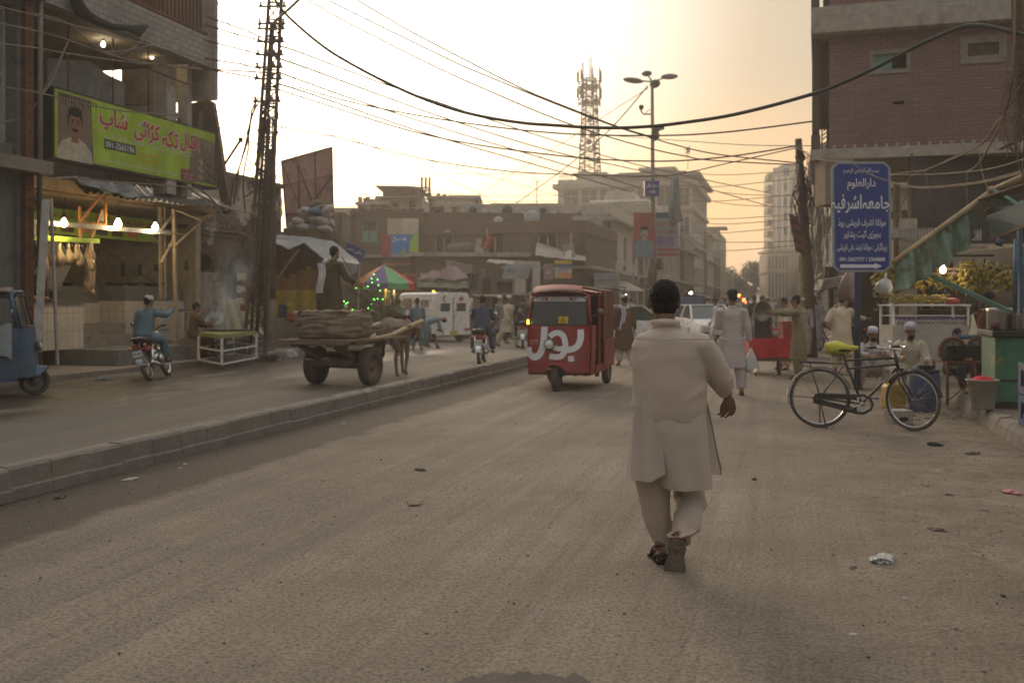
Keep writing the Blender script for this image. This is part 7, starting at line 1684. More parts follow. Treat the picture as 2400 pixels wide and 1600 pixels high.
mb.tube([V((p[0], -.055, p[1])) for p in pts], .017, 6, closed=True); mb.prism([(-.06, wr - .04), (.44, bbk.z - .105), (.44, bbk.z - .045), (-.06, wr)], .012, (0, -.05, 0), (1, 0, 0), (0, 0, 1)); mb.prism([(-.06, wr + .01), (.44, bbk.z + .045), (.44, bbk.z + .105), (-.04, wr + .045)], .012, (0, -.05, 0), (1, 0, 0), (0, 0, 1)); B2('chain_case', 'black')
mb = MB(); mb.tube([bbk + V((0, -.07, 0)), bbk + V((-.15, -.075, -.06))], .009, 6); mb.tube([bbk + V((0, .06, 0)), bbk + V((.15, .06, .06))], .009, 6); B2('crank', 'chrome')
mb = MB(); mb.box(bbk + V((-.15, -.12, -.06)), (.09, .08, .022)); mb.box(bbk + V((.15, .11, .06)), (.09, .08, .022)); B2('pedal', 'rubber')
mb = MB(); sp_ = sc_ + V((-.02, 0, .07)); mb.tube([sc_, sp_ + V((-.01, 0, .04))], .012, 6)
mb.ell(sp_ + V((-.04, 0, .07)), (.14, .09, .03), 14, 8); mb.tube([sp_ + V((-.13, -.05, .05)), sp_ + V((-.13, -.05, 0)), sp_ + V((0, -.03, .01))], .006, 6); mb.tube([sp_ + V((-.13, .05, .05)), sp_ + V((-.13, .05, 0)), sp_ + V((0, .03, .01))], .006, 6); B2('saddle', 'black')
mb = MB(); c0 = sp_ + V((-.03, 0, .095)); mb.tube([c0 + V((-.17, .0, -.08)), c0 + V((-.15, 0, -.01)), c0 + V((-.06, 0, .0)), c0 + V((.08, 0, -.01)), c0 + V((.16, 0, .0)), c0 + V((.21, 0, .01))], [.01, .075, .09, .06, .03, .018], 14, rip=lambda f, a: 1 + .12 * sin(3 * a + f * 14) + .06 * sin(7 * a))
o_ = mb.build('plastic_bag', K['ybag']); o_.location = bR_; o_.rotation_euler = (0, 0, brz); tag(o_, 'crumpled yellow plastic bag pulled over the bicycle saddle', 'bag')
mb = MB(); zr_ = .80
for y in (-.06, .06): mb.tube([V((.26, y * .5, .80)), V((.1, y, zr_)), V((-.24, y, zr_ + .01)), V((-.25, y, zr_ + .05))], .006, 6); mb.tube([V((-.12, y, zr_)), ra_ + V((0, y, .02))], .006, 6)
for x in (-.22, -.1, .02, .12): mb.tube([V((x, -.06, zr_)), V((x, .06, zr_))], .005, 5)
mb.tube([V((-.25, -.06, zr_ + .05)), V((-.25, .06, zr_ + .05))], .006, 6); mb.tube([V((.1, 0, zr_ + .01)), V((-.2, 0, zr_ + .02))], .006, 5); B2('rear_rack', 'black')
mb = MB()
for y in (-.09, .09): mb.tube([ra_ + V((0, y * .7, 0)), V((.02 + (.06 if y < 0 else -.02), y * 1.3, .0))], .008, 6); mb.tube([V((.02 + (.06 if y < 0 else -.02), y * 1.3, .006)), V((.1 if y < 0 else -.06, y * 1.3, .006))], .008, 6)
B2('kickstand', 'black')
mb = MB(); mid = hb.lerp(bbk, .3); dv = (hb - bbk).normalized(); lettering(mb, 'SOHRAB', mid + V((0, -.019, 0)), dv, V((-dv.z, 0, dv.x)), 0, 0, .16, .014, 0, .02, .001); B2('decal', 'txt_w')
wl_, wr_ = G(742, 899), G(868, 903); ax_ = (wr_ - wl_); cm = (wl_ + wr_) / 2; crz = math.atan2(ax_.y, ax_.x)
dc = thing('donkey_cart', 'two wheeled wooden donkey cart with fat rubber tyres', 'cart', cm, crz); aw = ax_.length / 2
for sg in (-1, 1): wheel(dc, (sg * aw, 0, .36), .36, .2, rimr=.42, rm='rust')
def Bc(nm, m_): return mb.build(nm, K[m_] if isinstance(m_, str) else m_, dc, w=False)
mb = MB()
for i in range(7): mb.box((-.62 + i * .207, .05, .86), (.2, 2.5, .035))
mb.bb((-.78, -1.25, .80), (.78, -1.15, .84)); mb.bb((-.78, .3, .80), (.78, .4, .84)); Bc('bed', 'wood')
mb = MB(); mb.bar((-.5, 0, .36), (.5, 0, .36), .1); mb.bb((-.42, -.7, .4), (.42, .8, .5))
for sg in (-.35, .35): mb.bar((sg, -.9, .76), (sg, .0, .42), .09); mb.bar((sg, .9, .76), (sg, .0, .42), .09); mb.bar((sg, -1.2, .8), (sg, 1.3, .8), .09)
mb.bb((-.38, .1, .35), (.38, .7, .62)); Bc('undercarriage', 'brownsign')
mb = MB()
for sg in (-1, 1): mb.tube([(sg * .62, -.6, .82), (sg * .58, .9, .9), (sg * .42, 1.9, 1.02), (sg * .38, 2.75, 1.14)], [.04, .05, .055, .04], 8)
Bc('shaft', 'bamboo')
mb = MB(); mb.bar((-.7, 1.2, 1.0), (.5, 2.2, 1.02), .06); mb.bar((-.1, .7, .92), (.5, 1.9, 1.05), .05); Bc('loose_pole', 'wood')
rnd = random.Random(6)
mb = MB()
def sackf(u, v, z0, z1, x0, x1, y0, y1):
 a = 2 * pi * u; p = v
 cx, cy = (x0 + x1) / 2, (y0 + y1) / 2; rx, ry = (x1 - x0) / 2, (y1 - y0) / 2
 q = (abs(cos(a)) ** 4 + abs(sin(a)) ** 4) ** -.25; bul = 1 - .12 * (2 * p - 1) ** 4 + .05 * noise.noise(V((u * 9, v * 14, 2))) + .014 * sin(v * 26 + 6 * noise.noise(V((u * 7, v * 3, 0)))) + .035 * noise.noise(V((u * 22, v * 7, 4)))
 return V((cx + cos(a) * q * rx * bul, cy + sin(a) * q * ry * bul, z0 + (z1 - z0) * p + .03 * noise.noise(V((u * 12, v * 3, 8)))))
mb.grid(lambda u, v: sackf(u, v, .88, 1.38, -.62, .52, -.95, .45), 80, 26); mb.grid(lambda u, v: V((-.05 + (u - .5) * 1.05, -.25 + (v - .5) * 1.3, 1.37 + .05 * noise.noise(V((u * 6, v * 6, 1))) + .02 * sin(u * 40 + v * 8))), 24, 24)
o_ = mb.build('folded_sacks', K['sack']); o_.location = cm; o_.rotation_euler = (0, 0, crz); tag(o_, 'pile of folded brown burlap sacks loaded on the donkey cart', 'sacks')
dk_loc = cm + Matrix.Rotation(crz, 3, 'Z') @ V((.1, 2.05, 0)); dk = thing('donkey', 'grey brown donkey pulling the cart away from the viewer', 'donkey', dk_loc, crz)
mb = MB()
mb.tube([(0, -.5, .98), (0, -.38, 1.0), (0, 0, .95), (0, .35, .96), (0, .55, 1.0)], [.13, .23, .25, .24, .15], 16, ry=[.13, .22, .23, .23, .15])
mb.tube([(0, .45, 1.0), (0, .72, 1.06), (0, .92, 1.04)], [.17, .12, .09], 12); mb.tube([(0, .86, 1.06), (0, 1.02, .98), (0, 1.12, .84), (0, 1.17, .76)], [.09, .105, .07, .055], 12)
for sg in (-1, 1):
 mb.tube([(sg * .06, .88, 1.1), (sg * .1, .86, 1.22), (sg * .13, .84, 1.32)], [.03, .035, .008], 8)
 mb.tube([(sg * .12, -.38, .95), (sg * .14, -.36, .72), (sg * .13, -.28 + .12 * sg, .55), (sg * .13, -.42 + .14 * sg, .4), (sg * .13, -.4 + .16 * sg, .14), (sg * .13, -.36 + .16 * sg, .03)], [.15, .1, .065, .045, .033, .045], 10)
 mb.tube([(sg * .12, .38, .9), (sg * .12, .38 - .1 * sg, .62), (sg * .12, .4 - .12 * sg, .4), (sg * .12, .38 - .18 * sg, .14), (sg * .12, .42 - .18 * sg, .03)], [.11, .065, .042, .032, .042], 10)
mb.tube([(0, -.52, 1.05), (0, -.6, .9), (0, -.6, .6)], [.03, .025, .02], 8)
set_mesh(remesh(mb, .017, 4), 'body', K['donkey'], dk)
mb = MB(); mb.tube([(0, -.6, .66), (.01, -.61, .5), (0, -.6, .42)], [.02, .045, .01], 8); mb.build('tail_tuft', K['hair'], dk, w=False)
mb = MB(); mb.tube([(0 + cos(a) * .27, .36 + .05 * sin(a), .97 + sin(a) * .26) for a in [2 * pi * i / 18 for i in range(18)]], .03, 8, closed=True); mb.tube([(.25, .36, 1.0), (.28, -.2, .95), (.3, -.55, .9)], .012, 5); mb.tube([(-.25, .36, 1.0), (-.28, -.2, .95), (-.3, -.55, .9)], .012, 5); mb.box((0, .3, 1.23), (.3, .24, .07)); mb.build('harness', K['maroon'], dk, w=False)
aq = W(1052, 0, 37.6); aq.z = 0; av = thing('ambulance', 'white van ambulance with red crescent and red cross on its rear doors', 'ambulance', aq + V((-.75, .9, 0)) * 1.0, .62)
def Ba(nm, m_, par=None): return mb.build(nm, K[m_] if isinstance(m_, str) else m_, par or av, w=False, bevel=0)
mb = MB(); wv, Lv = .74, 1.6
sec = [(-wv, .32), (-wv, 1.0), (-wv * .97, 1.25), (-wv * .93, 1.78), (-wv * .8, 1.86), (wv * .8, 1.86), (wv * .93, 1.78), (wv * .97, 1.25), (wv, 1.0), (wv, .32)]
ys = [(-Lv, 1, 1), (-.0, 1, 1), (.9, 1, 1), (1.25, .97, .98), (1.6, .94, .6), (1.75, .9, .45)]
vs = [];
for y, sx, sz in ys: vs += [(x * sx, y, .32 + (z - .32) * sz) for x, z in sec]
k = len(sec); mb.add(vs, [tuple(range(k)), tuple(range((len(ys) - 1) * k, len(ys) * k))[::-1]] + [(i * k + j, (i + 1) * k + j, (i + 1) * k + (j + 1) % k, i * k + (j + 1) % k) for i in range(len(ys) - 1) for j in range(k)]); Ba('body', 'white')
for sg in (-1, 1):
 mb = MB(); mb.box((sg * .355, -Lv - .012, 1.05), (.66, .02, 1.36)); dr = Ba('rear_door', 'white')
 mb = MB(); mb.box((sg * .35, -Lv - .026, 1.3), (.4, .012, .3)); Ba('window', 'glass_g', dr)
 mb = MB()
 if sg < 0:
  cp_ = [( -.35 + cos(a) * .12, 1.62 + sin(a) * .12) for a in [radians(50 + i * 13) for i in range(21)]] + [(-.31 + cos(a) * .095, 1.62 + sin(a) * .095) for a in [radians(295 - i * 12) for i in range(20)]]
  mb.add([(x, -Lv - .03, z) for x, z in cp_], [tuple(range(len(cp_)))])
 else: mb.box((.35, -Lv - .03, 1.62), (.22, .006, .07)); mb.box((.35, -Lv - .031, 1.62), (.07, .007, .22))
 Ba('red_emblem', 'red', dr)
 mb = MB(); mb.box((sg * .6, -Lv - .02, .46), (.2, .04, .1)); Ba('tail_light', 'redp')
mb = MB(); mb.box((0, -Lv - .03, .34), (1.5, .1, .14)); Ba('bumper', 'white')
mb = MB(); mb.box((-.02, -Lv - .09, .34), (.3, .02, .18)); pp = Ba('number_plate', 'plate')
mb = MB(); mb.box((0, -Lv - .024, 1.0), (.02, .02, 1.3)); mb.box((.07, -Lv - .03, .98), (.1, .02, .03)); Ba('door_seam', 'grey')
mb = MB(); mb.box((-wv - .0, -.75, 1.45), (.02, .55, .24)); sw_ = Ba('side_window', 'glass_g'); mb = MB()
for i in range(7): mb.box((-wv - .012, -.98 + i * .08, 1.45), (.01, .025, .24))
Ba('grille', 'yellowish', sw_)
mb = MB(); mb.box((-wv + .0, .55, 1.42), (.02, .6, .42)); Ba('cab_window', 'glass')
mb = MB(); mb.lathe((-wv - .02, -.2, 1.5), [(0, -.01), (.07, -.01), (.07, .01)], 10, axis='X'); mb.box((-wv - .02, -.0, 1.48), (.01, .12, .14)); Ba('side_emblem', 'orange')
mb = MB()
for z in (.8, .95, 1.18): mb.box((-wv - .005, -.4, z), (.012, 2.2, .02))
Ba('side_trim', 'conc_l')
mb = MB(); mb.lathe((0, -.2, 1.86), [(.05, 0), (.05, .05), (0, .08)], 10); Ba('beacon', 'lamp_y')
for sg in (-1, 1):
 for y in (-1.05, 1.0): wheel(av, (sg * .63, y, .28), .28, .17)
def sedan(label, loc, rz, col, group=None):
 t = thing('parked_car', label, 'car', loc, rz, group); mb = MB()
 def sect(y, w_, zb_, zt_, wt): return [(-w_, y, zb_), (-w_ * 1.02, y, (zb_ + zt_) / 2), (-w_ * wt, y, zt_), (w_ * wt, y, zt_), (w_ * 1.02, y, (zb_ + zt_) / 2), (w_, y, zb_)]
 S = [sect(*q) for q in ((-2.05, .7, .3, .75, .93), (-1.95, .78, .25, .92, .93), (-1.2, .8, .22, .95, .95), (0, .8, .22, .95, .95), (1.0, .8, .22, .92, .93), (1.85, .76, .24, .78, .9), (2.02, .66, .3, .62, .9))]
 vs = [p for s_ in S for p in s_]; k = 6
 mb.add(vs, [tuple(range(k)), tuple(range((len(S) - 1) * k, len(S) * k))[::-1]] + [(i * k + j, (i + 1) * k + j, (i + 1) * k + (j + 1) % k, i * k + (j + 1) % k) for i in range(len(S) - 1) for j in range(k)], sm=False); mb.build('body', K[col], t, w=False, bevel=.04)
 mb = MB(); mb.add([(-.74, -1.5, .94), (.74, -1.5, .94), (.74, 1.0, .92), (-.74, 1.0, .92), (-.58, -.95, 1.38), (.58, -.95, 1.38), (.58, .3, 1.38), (-.58, .3, 1.38)], [(0, 3, 2, 1), (4, 5, 6, 7), (0, 1, 5, 4), (1, 2, 6, 5), (2, 3, 7, 6), (3, 0, 4, 7)]); mb.build('cabin_glass', K['glass_g'], t, w=False)
 mb = MB(); mb.bb((-.6, -.98, 1.375), (.6, .33, 1.41))
 for sg in (-1, 1): mb.bar((sg * .75, -1.52, .94), (sg * .6, -.96, 1.39), .06); mb.bar((sg * .75, 1.02, .92), (sg * .6, .32, 1.39), .06); mb.bar((sg * .755, -.3, .94), (sg * .6, -.3, 1.39), .06)
 mb.build('roof', K[col], t, w=False)
 for sg in (-1, 1):
  mb = MB(); mb.box((sg * .55, 2.0, .64), (.26, .06, .13)); mb.build('headlight', K['lens'], t, w=False)
  mb = MB(); mb.box((sg * .56, -2.05, .7), (.26, .06, .15)); mb.build('tail_light', K['redp'], t, w=False)
  for y in (-1.25, 1.3): wheel(t, (sg * .7, y, .3), .3, .18)
 mb = MB(); mb.box((0, 2.03, .42), (1.45, .12, .16)); mb.box((0, -2.08, .45), (1.45, .12, .2)); mb.build('bumper', K['black'], t, w=False)
 mb = MB(); mb.box((0, 2.02, .6), (.75, .05, .12)); mb.build('grille', K['black'], t, w=False)
 return t
carA = sedan('white saloon car facing the viewer behind the white robed walker', V((W(1682, 0, 33).x, 35.3, 0)), pi + .1, 'white')
def car_copy(label, loc, rz, m_=None): return copy_thing(carA, loc, rz, label)
car_copy('silver white saloon car seen from its side behind the man in brown', V((W(1475, 0, 30).x, 31.5, 0)), -1.15)
rnd = random.Random(40)
for i, (px, Y, rz, lab) in enumerate(((1585, 52, .0, 'hazy white car behind the head of the walking man'), (1650, 62, -.3, 'distant hazy car left of the round tree'), (1740, 75, -.3, 'far hazy car in the middle of the street'), (1555, 60, 2.9, 'far hazy car at the left kerb beside the lamp'), (1700, 90, 2.8, 'farthest hazy car in the street traffic'))):
 car_copy(lab, V((W(px, 0, Y).x, Y, 0)), rz)
for i, (px, py, Y, lab) in enumerate(((1619, 687, 60, 'highest headlamp glint in the cluster behind the main walker'), (1613, 699, 60, 'left lower headlamp glint in the cluster'), (1623, 698, 59, 'yellow tinted headlamp glint between two white ones'), (1629, 696, 60, 'brightest headlamp glint at the right of the cluster'), (1466, 693, 52, 'lone lamp glint beside the rickshaw canopy'))):
 mb = MB(); mb.ell((0, 0, 0), .09, 8, 6); o_ = mb.build('distant_lamp', K['bulb_w']); o_.location = W(px, py, Y); tag(o_, lab, 'lamp')
for i, (px, py, lab) in enumerate(((1743, 703, 'orange tail lamp glint beside the cap, upper'), (1750, 709, 'red tail lamp glint beside the cap, lower'), (1732, 692, 'small amber glint just above the cap'))):
 mb = MB(); mb.ell((0, 0, 0), .12, 8, 6); o_ = mb.build('distant_lamp', K['lamp_r']); o_.location = W(px, py, 70); tag(o_, lab, 'lamp')
for i, px in enumerate((1727, 1756, 1762, 1768, 1799, 1806)):
 mb = MB(); mb.box((0, 0, 0), (.6, .1, .7)); o_ = mb.build('lit_window', K['winlit']); o_.location = W(px, 661 + (i % 3) * 2, 185 + i); tag(o_, 'tiny warm lit shop window at the far end of the street', 'window', 'lit windows at the street end')
vq = G(1822, 880); vq.z = 0; vc = thing('vendor_cart', 'four wheeled vendor cart covered with a red cloth skirt', 'cart', vq + V((0, .4, 0)), -.12)
def Bv(nm, m_): return mb.build(nm, K[m_], vc, w=False)
zc0, zc1 = .37, .78
mb = MB(); pr = [(-.52, -.42), (.52, -.42), (.52, .42), (-.52, .42)]
def skirt(u, v):
 k = u * 4; i = int(k) % 4; f = k - int(k); a, b = pr[i], pr[(i + 1) % 4]; x, y = a[0] + (b[0] - a[0]) * f, a[1] + (b[1] - a[1]) * f; s_ = 1 + .03 * sin(u * 60) * (1 - v) + .02 * noise.noise(V((u * 20, v, 0))); return V((x * s_, y * s_, zc0 + (zc1 - zc0) * v + .02 * noise.noise(V((u * 10, 0, 4))) * (1 - v)))
mb.grid(skirt, 96, 8); mb.grid(lambda u, v: V(((u - .5) * 1.06, (v - .5) * .86, zc1)), 2, 2, sm=False); Bv('red_skirt', 'red_c')
mb = MB(); mb.bb((-.5, -.4, .3), (.5, .4, .36)); Bv('bed', 'wood')
for x, y in ((-.4, -.36), (.08, -.38), (.46, -.3), (-.35, .36)): wheel(vc, (x, y, .2), .2, .05, rimr=.7, rm='rust')
M_ = MW[vc.name]
def onc(name, lab, cat, x, y, fn, m_):
 q = M_ @ V((x, y, zc1 + .003)); b = MB(); fn(b, q); tag(b.build(name, K[m_] if isinstance(m_, str) else m_), lab, cat)
onc('stove_box', 'tall black square stove box on the red vendor cart', 'stove', -.26, -.1, lambda b, q: (b.box(q + V((0, 0, .2)), (.34, .32, .4)), b.box(q + V((0, 0, .41)), (.38, .36, .03)), b.tube([q + V((-.02, 0, .42)), q + V((-.02, 0, .5))], .012, 6)), 'black')
onc('red_bucket', 'red square plastic tub on the right of the vendor cart', 'tub', .33, -.05, lambda b, q: (b.add([q + V((x * s, y * s, z)) for z, s in ((0, 1), (.33, 1.18)) for x, y in ((-.15, -.14), (.15, -.14), (.15, .14), (-.15, .14))], [(0, 3, 2, 1), (0, 1, 5, 4), (1, 2, 6, 5), (2, 3, 7, 6), (3, 0, 4, 7), (4, 5, 6, 7)]), b.box(q + V((0, 0, .34)), (.39, .37, .02))), 'redp')
onc('white_bucket', 'small white bucket with a red lid between the stove box and the tub', 'bucket', .03, -.12, lambda b, q: (b.lathe(q, [(0, 0), (.08, 0), (.1, .17), (0, .17)], 14), b.lathe(q + V((0, 0, .17)), [(.11, 0), (.11, .03), (0, .04)], 14, m=1)), [K['offw'], K['red_c']])
onc('blue_can', 'small blue can behind the black stove box', 'can', -.48, .1, lambda b, q: b.lathe(q, [(0, 0), (.07, 0), (.07, .28), (.02, .3), (0, .3)], 12), 'blue_b')
# ================================================================ PEOPLE
def nrmz(v): return V(v).normalized()
def person(label, loc, rz=0, H=1.72, lean=(0, .03, 1), head=None, yaw=0, arms=None, legs=None, feet=None, top='creamc', bot=None, hem=.50, hat=None, beard=False,
   vox=.013, sit=False, z0=None, scarf=None, shoe='black', skin='skin', group=None, slim=1., hold=None, face=True, loose=1., girl=False, vest=None, hair_on=True):
 k = H / 1.72; t = thing('person', label, 'person', loc, rz, group)
 arms = arms or ((-.22, .05, -1), (-.12, .25, -1), (.22, .0, -1), (.12, .2, -1)); legs = legs or ((-.1, .05, -1), (0, -.05, -1), (.1, .05, -1), (0, -.05, -1))
 lean = nrmz(lean); hd = nrmz(head) if head else nrmz((lean.x * .6, lean.y * .6 + .08, 1)); pel = V((0, 0, 0)); neck = lean * .50; side = V((1, 0, 0))
 fwd = V((0, 1, 0)) - lean * lean.y; fwd.normalize()
 sh = [neck + side * s * .175 - lean * .055 for s in (-1, 1)]; el = [sh[i] + nrmz(arms[2 * i]) * .275 for i in (0, 1)]; wr = [el[i] + nrmz(arms[2 * i + 1]) * .24 for i in (0, 1)]
 hp = [side * s * .09 - V((0, 0, .03)) for s in (-1, 1)]; kn = [hp[i] + nrmz(legs[2 * i]) * .42 for i in (0, 1)]; an = [kn[i] + nrmz(legs[2 * i + 1]) * .40 for i in (0, 1)]
 fd = [nrmz(f) for f in (feet or ((-.15, 1, -.12), (.15, 1, -.12)))]; toe = [an[i] + fd[i] * .16 + V((0, 0, -.045)) for i in (0, 1)]
 base = (-min(min(a.z - .075 for a in an), min(q.z - .025 for q in toe))) if z0 is None else z0 / k
 off = V((0, 0, base)); S = lambda p: (p + off) * k
 hc = neck + hd * .185
 hm_ = Matrix.Rotation(yaw, 3, 'Z') @ hd.to_track_quat('Z', 'Y').to_matrix()
 hz_ = hd; hy_ = V((0, 1, 0)) - hz_ * hz_.y; hy_.normalize(); hx_ = hy_.cross(hz_); hm_ = Matrix((hx_, hy_, hz_)).transposed() @ Matrix.Rotation(yaw, 3, 'Z')
 HP = lambda x, y, z: S(hc + hm_ @ V((x, y, z)))
 mb = MB()
 mb.tube([S(pel), S(lean * .25), S(lean * .42), S(neck)], [.1 * k, .085 * k, .085 * k, .05 * k], 12); mb.tube([S(neck - lean * .06), S(hc - hd * .03)], [.062 * k, .054 * k], 12)
 mb.ell(HP(0, -.012, .028), (.074 * k, .092 * k, .088 * k), 16, 12, rot=hm_); mb.ell(HP(0, .018, -.035), (.058 * k, .068 * k, .078 * k), 16, 12, rot=hm_)
 mb.tube([HP(0, .085, .03), HP(0, .108, -.012), HP(0, .088, -.022)], [.01 * k, .016 * k, .012 * k], 8)
 for s in (-1, 1): mb.ell(HP(s * .076, -.01, 0), (.012 * k, .02 * k, .03 * k), 10, 8, rot=hm_)
 for i, s in ((0, -1), (1, 1)):
  mb.tube([S(sh[i]), S(el[i]), S(wr[i])], [.045 * k, .037 * k, .027 * k], 10)
  d = (wr[i] - el[i]).normalized(); c_ = d.cross(V((0, 1, 0)) if abs(d.y) < .8 else V((0, 0, 1))).normalized() ; c_ = fwd - d * fwd.dot(d)
  c_ = c_.normalized() if c_.length > .2 else V((0, 0, 1)); nn = d.cross(c_) * -s      # palm faces the thigh, knuckles across c_
  pc_ = wr[i] + d * .055; q = Matrix((c_, nn, d)).transposed(); mb.ell(S(pc_), (.04 * k, .017 * k, .055 * k), 12, 8, rot=q)
  for j, (o_, l_) in enumerate(((-.03, .06), (-.011, .07), (.01, .075), (.029, .07))):
   b_ = wr[i] + d * .095 + c_ * o_; curl = .35 + .12 * j if hold != s else 1.2
   p1 = b_ + (d * cos(curl * .5) + nn * -sin(curl * .5)) * l_ * .5; p2 = p1 + (d * cos(curl * 1.4) + nn * -sin(curl * 1.4)) * l_ * .5; mb.tube([S(b_ - d * .02), S(p1), S(p2)], [.0095 * k, .0088 * k, .007 * k], 6)
  mb.tube([S(wr[i] + d * .03 + c_ * .03), S(wr[i] + d * .06 + c_ * .052 - nn * .01), S(wr[i] + d * .09 + c_ * .052 - nn * .022)], [.012 * k, .011 * k, .008 * k], 6)
  mb.tube([S(hp[i]), S(kn[i]), S(an[i])], [.085 * k, .055 * k, .036 * k], 10); mb.tube([S(an[i]), S(an[i] + fd[i] * -.03 - V((0, 0, .03)))], [.036 * k, .034 * k], 8)
  mb.tube([S(an[i] - V((0, 0, .03))), S(toe[i])], [.038 * k, .03 * k], 10)
 set_mesh(remesh(mb, vox * .8, 2), 'body', K[skin], t)
 if face:
  mb = MB()
  for s in (-1, 1): mb.ell(HP(s * .03, .074, .012), (.013 * k, .007 * k, .005 * k), 8, 6, rot=hm_); mb.ell(HP(s * .031, .078, .034), (.019 * k, .006 * k, .004 * k), 8, 6, rot=hm_)
  mb.ell(HP(0, .079, -.055), (.02 * k, .006 * k, .004 * k), 8, 6, rot=hm_)
  if beard: mb.ell(HP(0, .045, -.075), (.055 * k, .05 * k, .055 * k), 12, 8, rot=hm_)
  mb.build('face_features', K['hair'], t, w=False)
 if hair_on:
  mb = MB(); hv = []
  mb.ell(HP(0, -.022, .04), (.083 * k, .095 * k, .088 * k), 24, 16, rot=hm_); mb.ell(HP(0, -.045, -.01), (.074 * k, .062 * k, .07 * k), 20, 12, rot=hm_)
  me_ = remesh(mb, min(vox, .01) * .7, 2); warp(me_, lambda c, n: c + n * .004 * noise.noise(c * 90));
  set_mesh(me_, 'hair', K['hair'], t)
 if hat:
  mb = MB(); kind, hmn = hat
  if kind == 'cap':      # round prayer cap
   mb.lathe(HP(0, -.018, .075), [(.088 * k, -.035 * k), (.09 * k, .0), (.086 * k, .035 * k), (.07 * k, .05 * k), (0, .055 * k)], 20, rot=hm_)
  elif kind == 'base':
   mb.ell(HP(0, -.02, .062), (.088 * k, .1 * k, .075 * k), 18, 10, rot=hm_); mb.grid(lambda u, v: HP((u - .5) * .13, .07 + .06 * v * sin(pi * u) ** .5, .075 - .02 * v), 8, 4, th=.004)
  mb.build('hat', K[hmn], t, w=False)
 bot = bot or top; hemz = hem * 1.0 - base if not sit else None
 mb = MB(); c0, c1 = lean * .44, lean * .33
 pts = [neck - lean * .0, neck - lean * .05, lean * .38, lean * .24, lean * .1, pel + V((0, 0, -.02))]
 rx = [.075, .17, .185, .175, .17, .185]; ry = [.06, .09, .115, .115, .12, .135]
 kfold = lambda f, a: 1 + .035 * sin(5 * a + f * 3) * f
 if not sit:
  dz = -.02 - hemz; sway = (kn[0] + kn[1]) * .5; sw = V((0, sway.y * .8, 0))
  for f, g_ in ((.4, .205), (.75, .225), (1, .24)): pts.append(V((0, 0, -.02 - dz * f)) + sw * f * .5); rx.append(g_ * loose * (1 + .0 * f)); ry.append(.135 + .04 * f + abs(kn[0].y - kn[1].y) * .22 * f)
 rx = [q * k * slim for q in rx]; ry = [q * k * slim for q in ry]
 mb.tube([S(p) for p in pts], ry, 36, rip=kfold, up=(0, 1, 0), ry=rx)
 for i, s in ((0, -1), (1, 1)):
  mb.tube([S(sh[i] - side * s * .03), S(sh[i] + side * s * .01), S(sh[i].lerp(el[i], .5)), S(el[i]), S(el[i].lerp(wr[i], .5)), S(el[i].lerp(wr[i], .93))], [.075 * k, .078 * k, .068 * k, .062 * k, .056 * k, .05 * k], 14, rip=lambda f, a: 1 + .06 * sin(f * 22 + 2 * sin(a)))
 if sit:
  for i in (0, 1): mb.tube([S(hp[i] + V((0, 0, .0))), S(hp[i].lerp(kn[i], .55)), S(hp[i].lerp(kn[i], .95)), S(kn[i] - V((0, -.02, .12)))], [.135 * k, .125 * k, .105 * k, .07 * k], 16)
 mb.tube([S(neck - lean * .02), S(neck + lean * .045)], [.078 * k, .066 * k], 16)
 me_ = remesh(mb, vox, 3)
 def fold(c, n):
  a = noise.noise(V((c.x * 9 + 3, c.y * 9, c.z * 2.2))) * .010 + noise.noise(V((c.x * 5, c.y * 5 + 7, c.z * 6))) * .008
  return c + n * a * k
 warp(me_, fold); set_mesh(me_, 'kameez', K[top], t)
 mb = MB()
 for i, s in ((0, -1), (1, 1)):
  mb.tube([S(hp[i] + V((0, 0, .04))), S(hp[i].lerp(kn[i], .5)), S(kn[i]), S(kn[i].lerp(an[i], .5)), S(kn[i].lerp(an[i], .86)), S(kn[i].lerp(an[i], .93))], [.12 * k, .115 * k * loose, .1 * k * loose, .092 * k * loose, .078 * k, .07 * k], 18, rip=lambda f, a: 1 + .05 * sin(f * 26 + a) + .05 * sin(4 * a + f * 5))
 mb.ell(S(pel - V((0, 0, .03))), (.17 * k, .13 * k, .13 * k), 14, 10)
 me_ = remesh(mb, vox, 2); warp(me_, fold); set_mesh(me_, 'shalwar', K[bot], t)
 for i in (0, 1):
  mb = MB(); a, b_ = an[i] - V((0, 0, .055)) - fd[i] * .05, toe[i]; q = (b_ - a).normalized().to_track_quat('Y', 'Z').to_matrix()
  mb.ell(S(a.lerp(b_, .5) - V((0, 0, .012))), (.044 * k, .135 * k, .018 * k), 14, 6, rot=q); mb.ell(S(a.lerp(b_, .72) + V((0, 0, .012))), (.044 * k, .06 * k, .03 * k), 12, 8, rot=q); mb.build('sandal', K[shoe], t, w=False)
 if scarf:
  mb = MB(); r_ = .12 * k; c = S(neck + lean * .01)
  mb.tube([c + V((cos(a) * r_ * .85, sin(a) * r_ * .7, .02 * sin(a))) for a in [2 * pi * i / 14 for i in range(14)]], .035 * k, 8, closed=True)
  mb.grid(lambda u, v: c + V((-.13 * k + .1 * k * u + .03 * sin(v * 6), -.1 * k - .055 * k * v * (1 - v) * 4 * .3 - .03, -.62 * k * v)), 5, 14, th=.012, mf=lambda u, v: 1 if .35 < u < .6 else 0)
  mb.build('scarf', [K[scarf], K['greyc']], t, w=False)
 HANDS[t.name] = [MW[t.name] @ S(wr[i] + (wr[i] - el[i]).normalized() * .09) for i in (0, 1)]
 return t
HANDS = {}
def at(px, py, Y=None):
 q = G(px, py) if Y is None else W(px, 0, Y); return V((q.x, q.y, 0))
hq = at(1562, 1325)
hero = thing('person', 'man in beige shalwar kameez walking away with his right arm swung out', 'person', hq, 0)
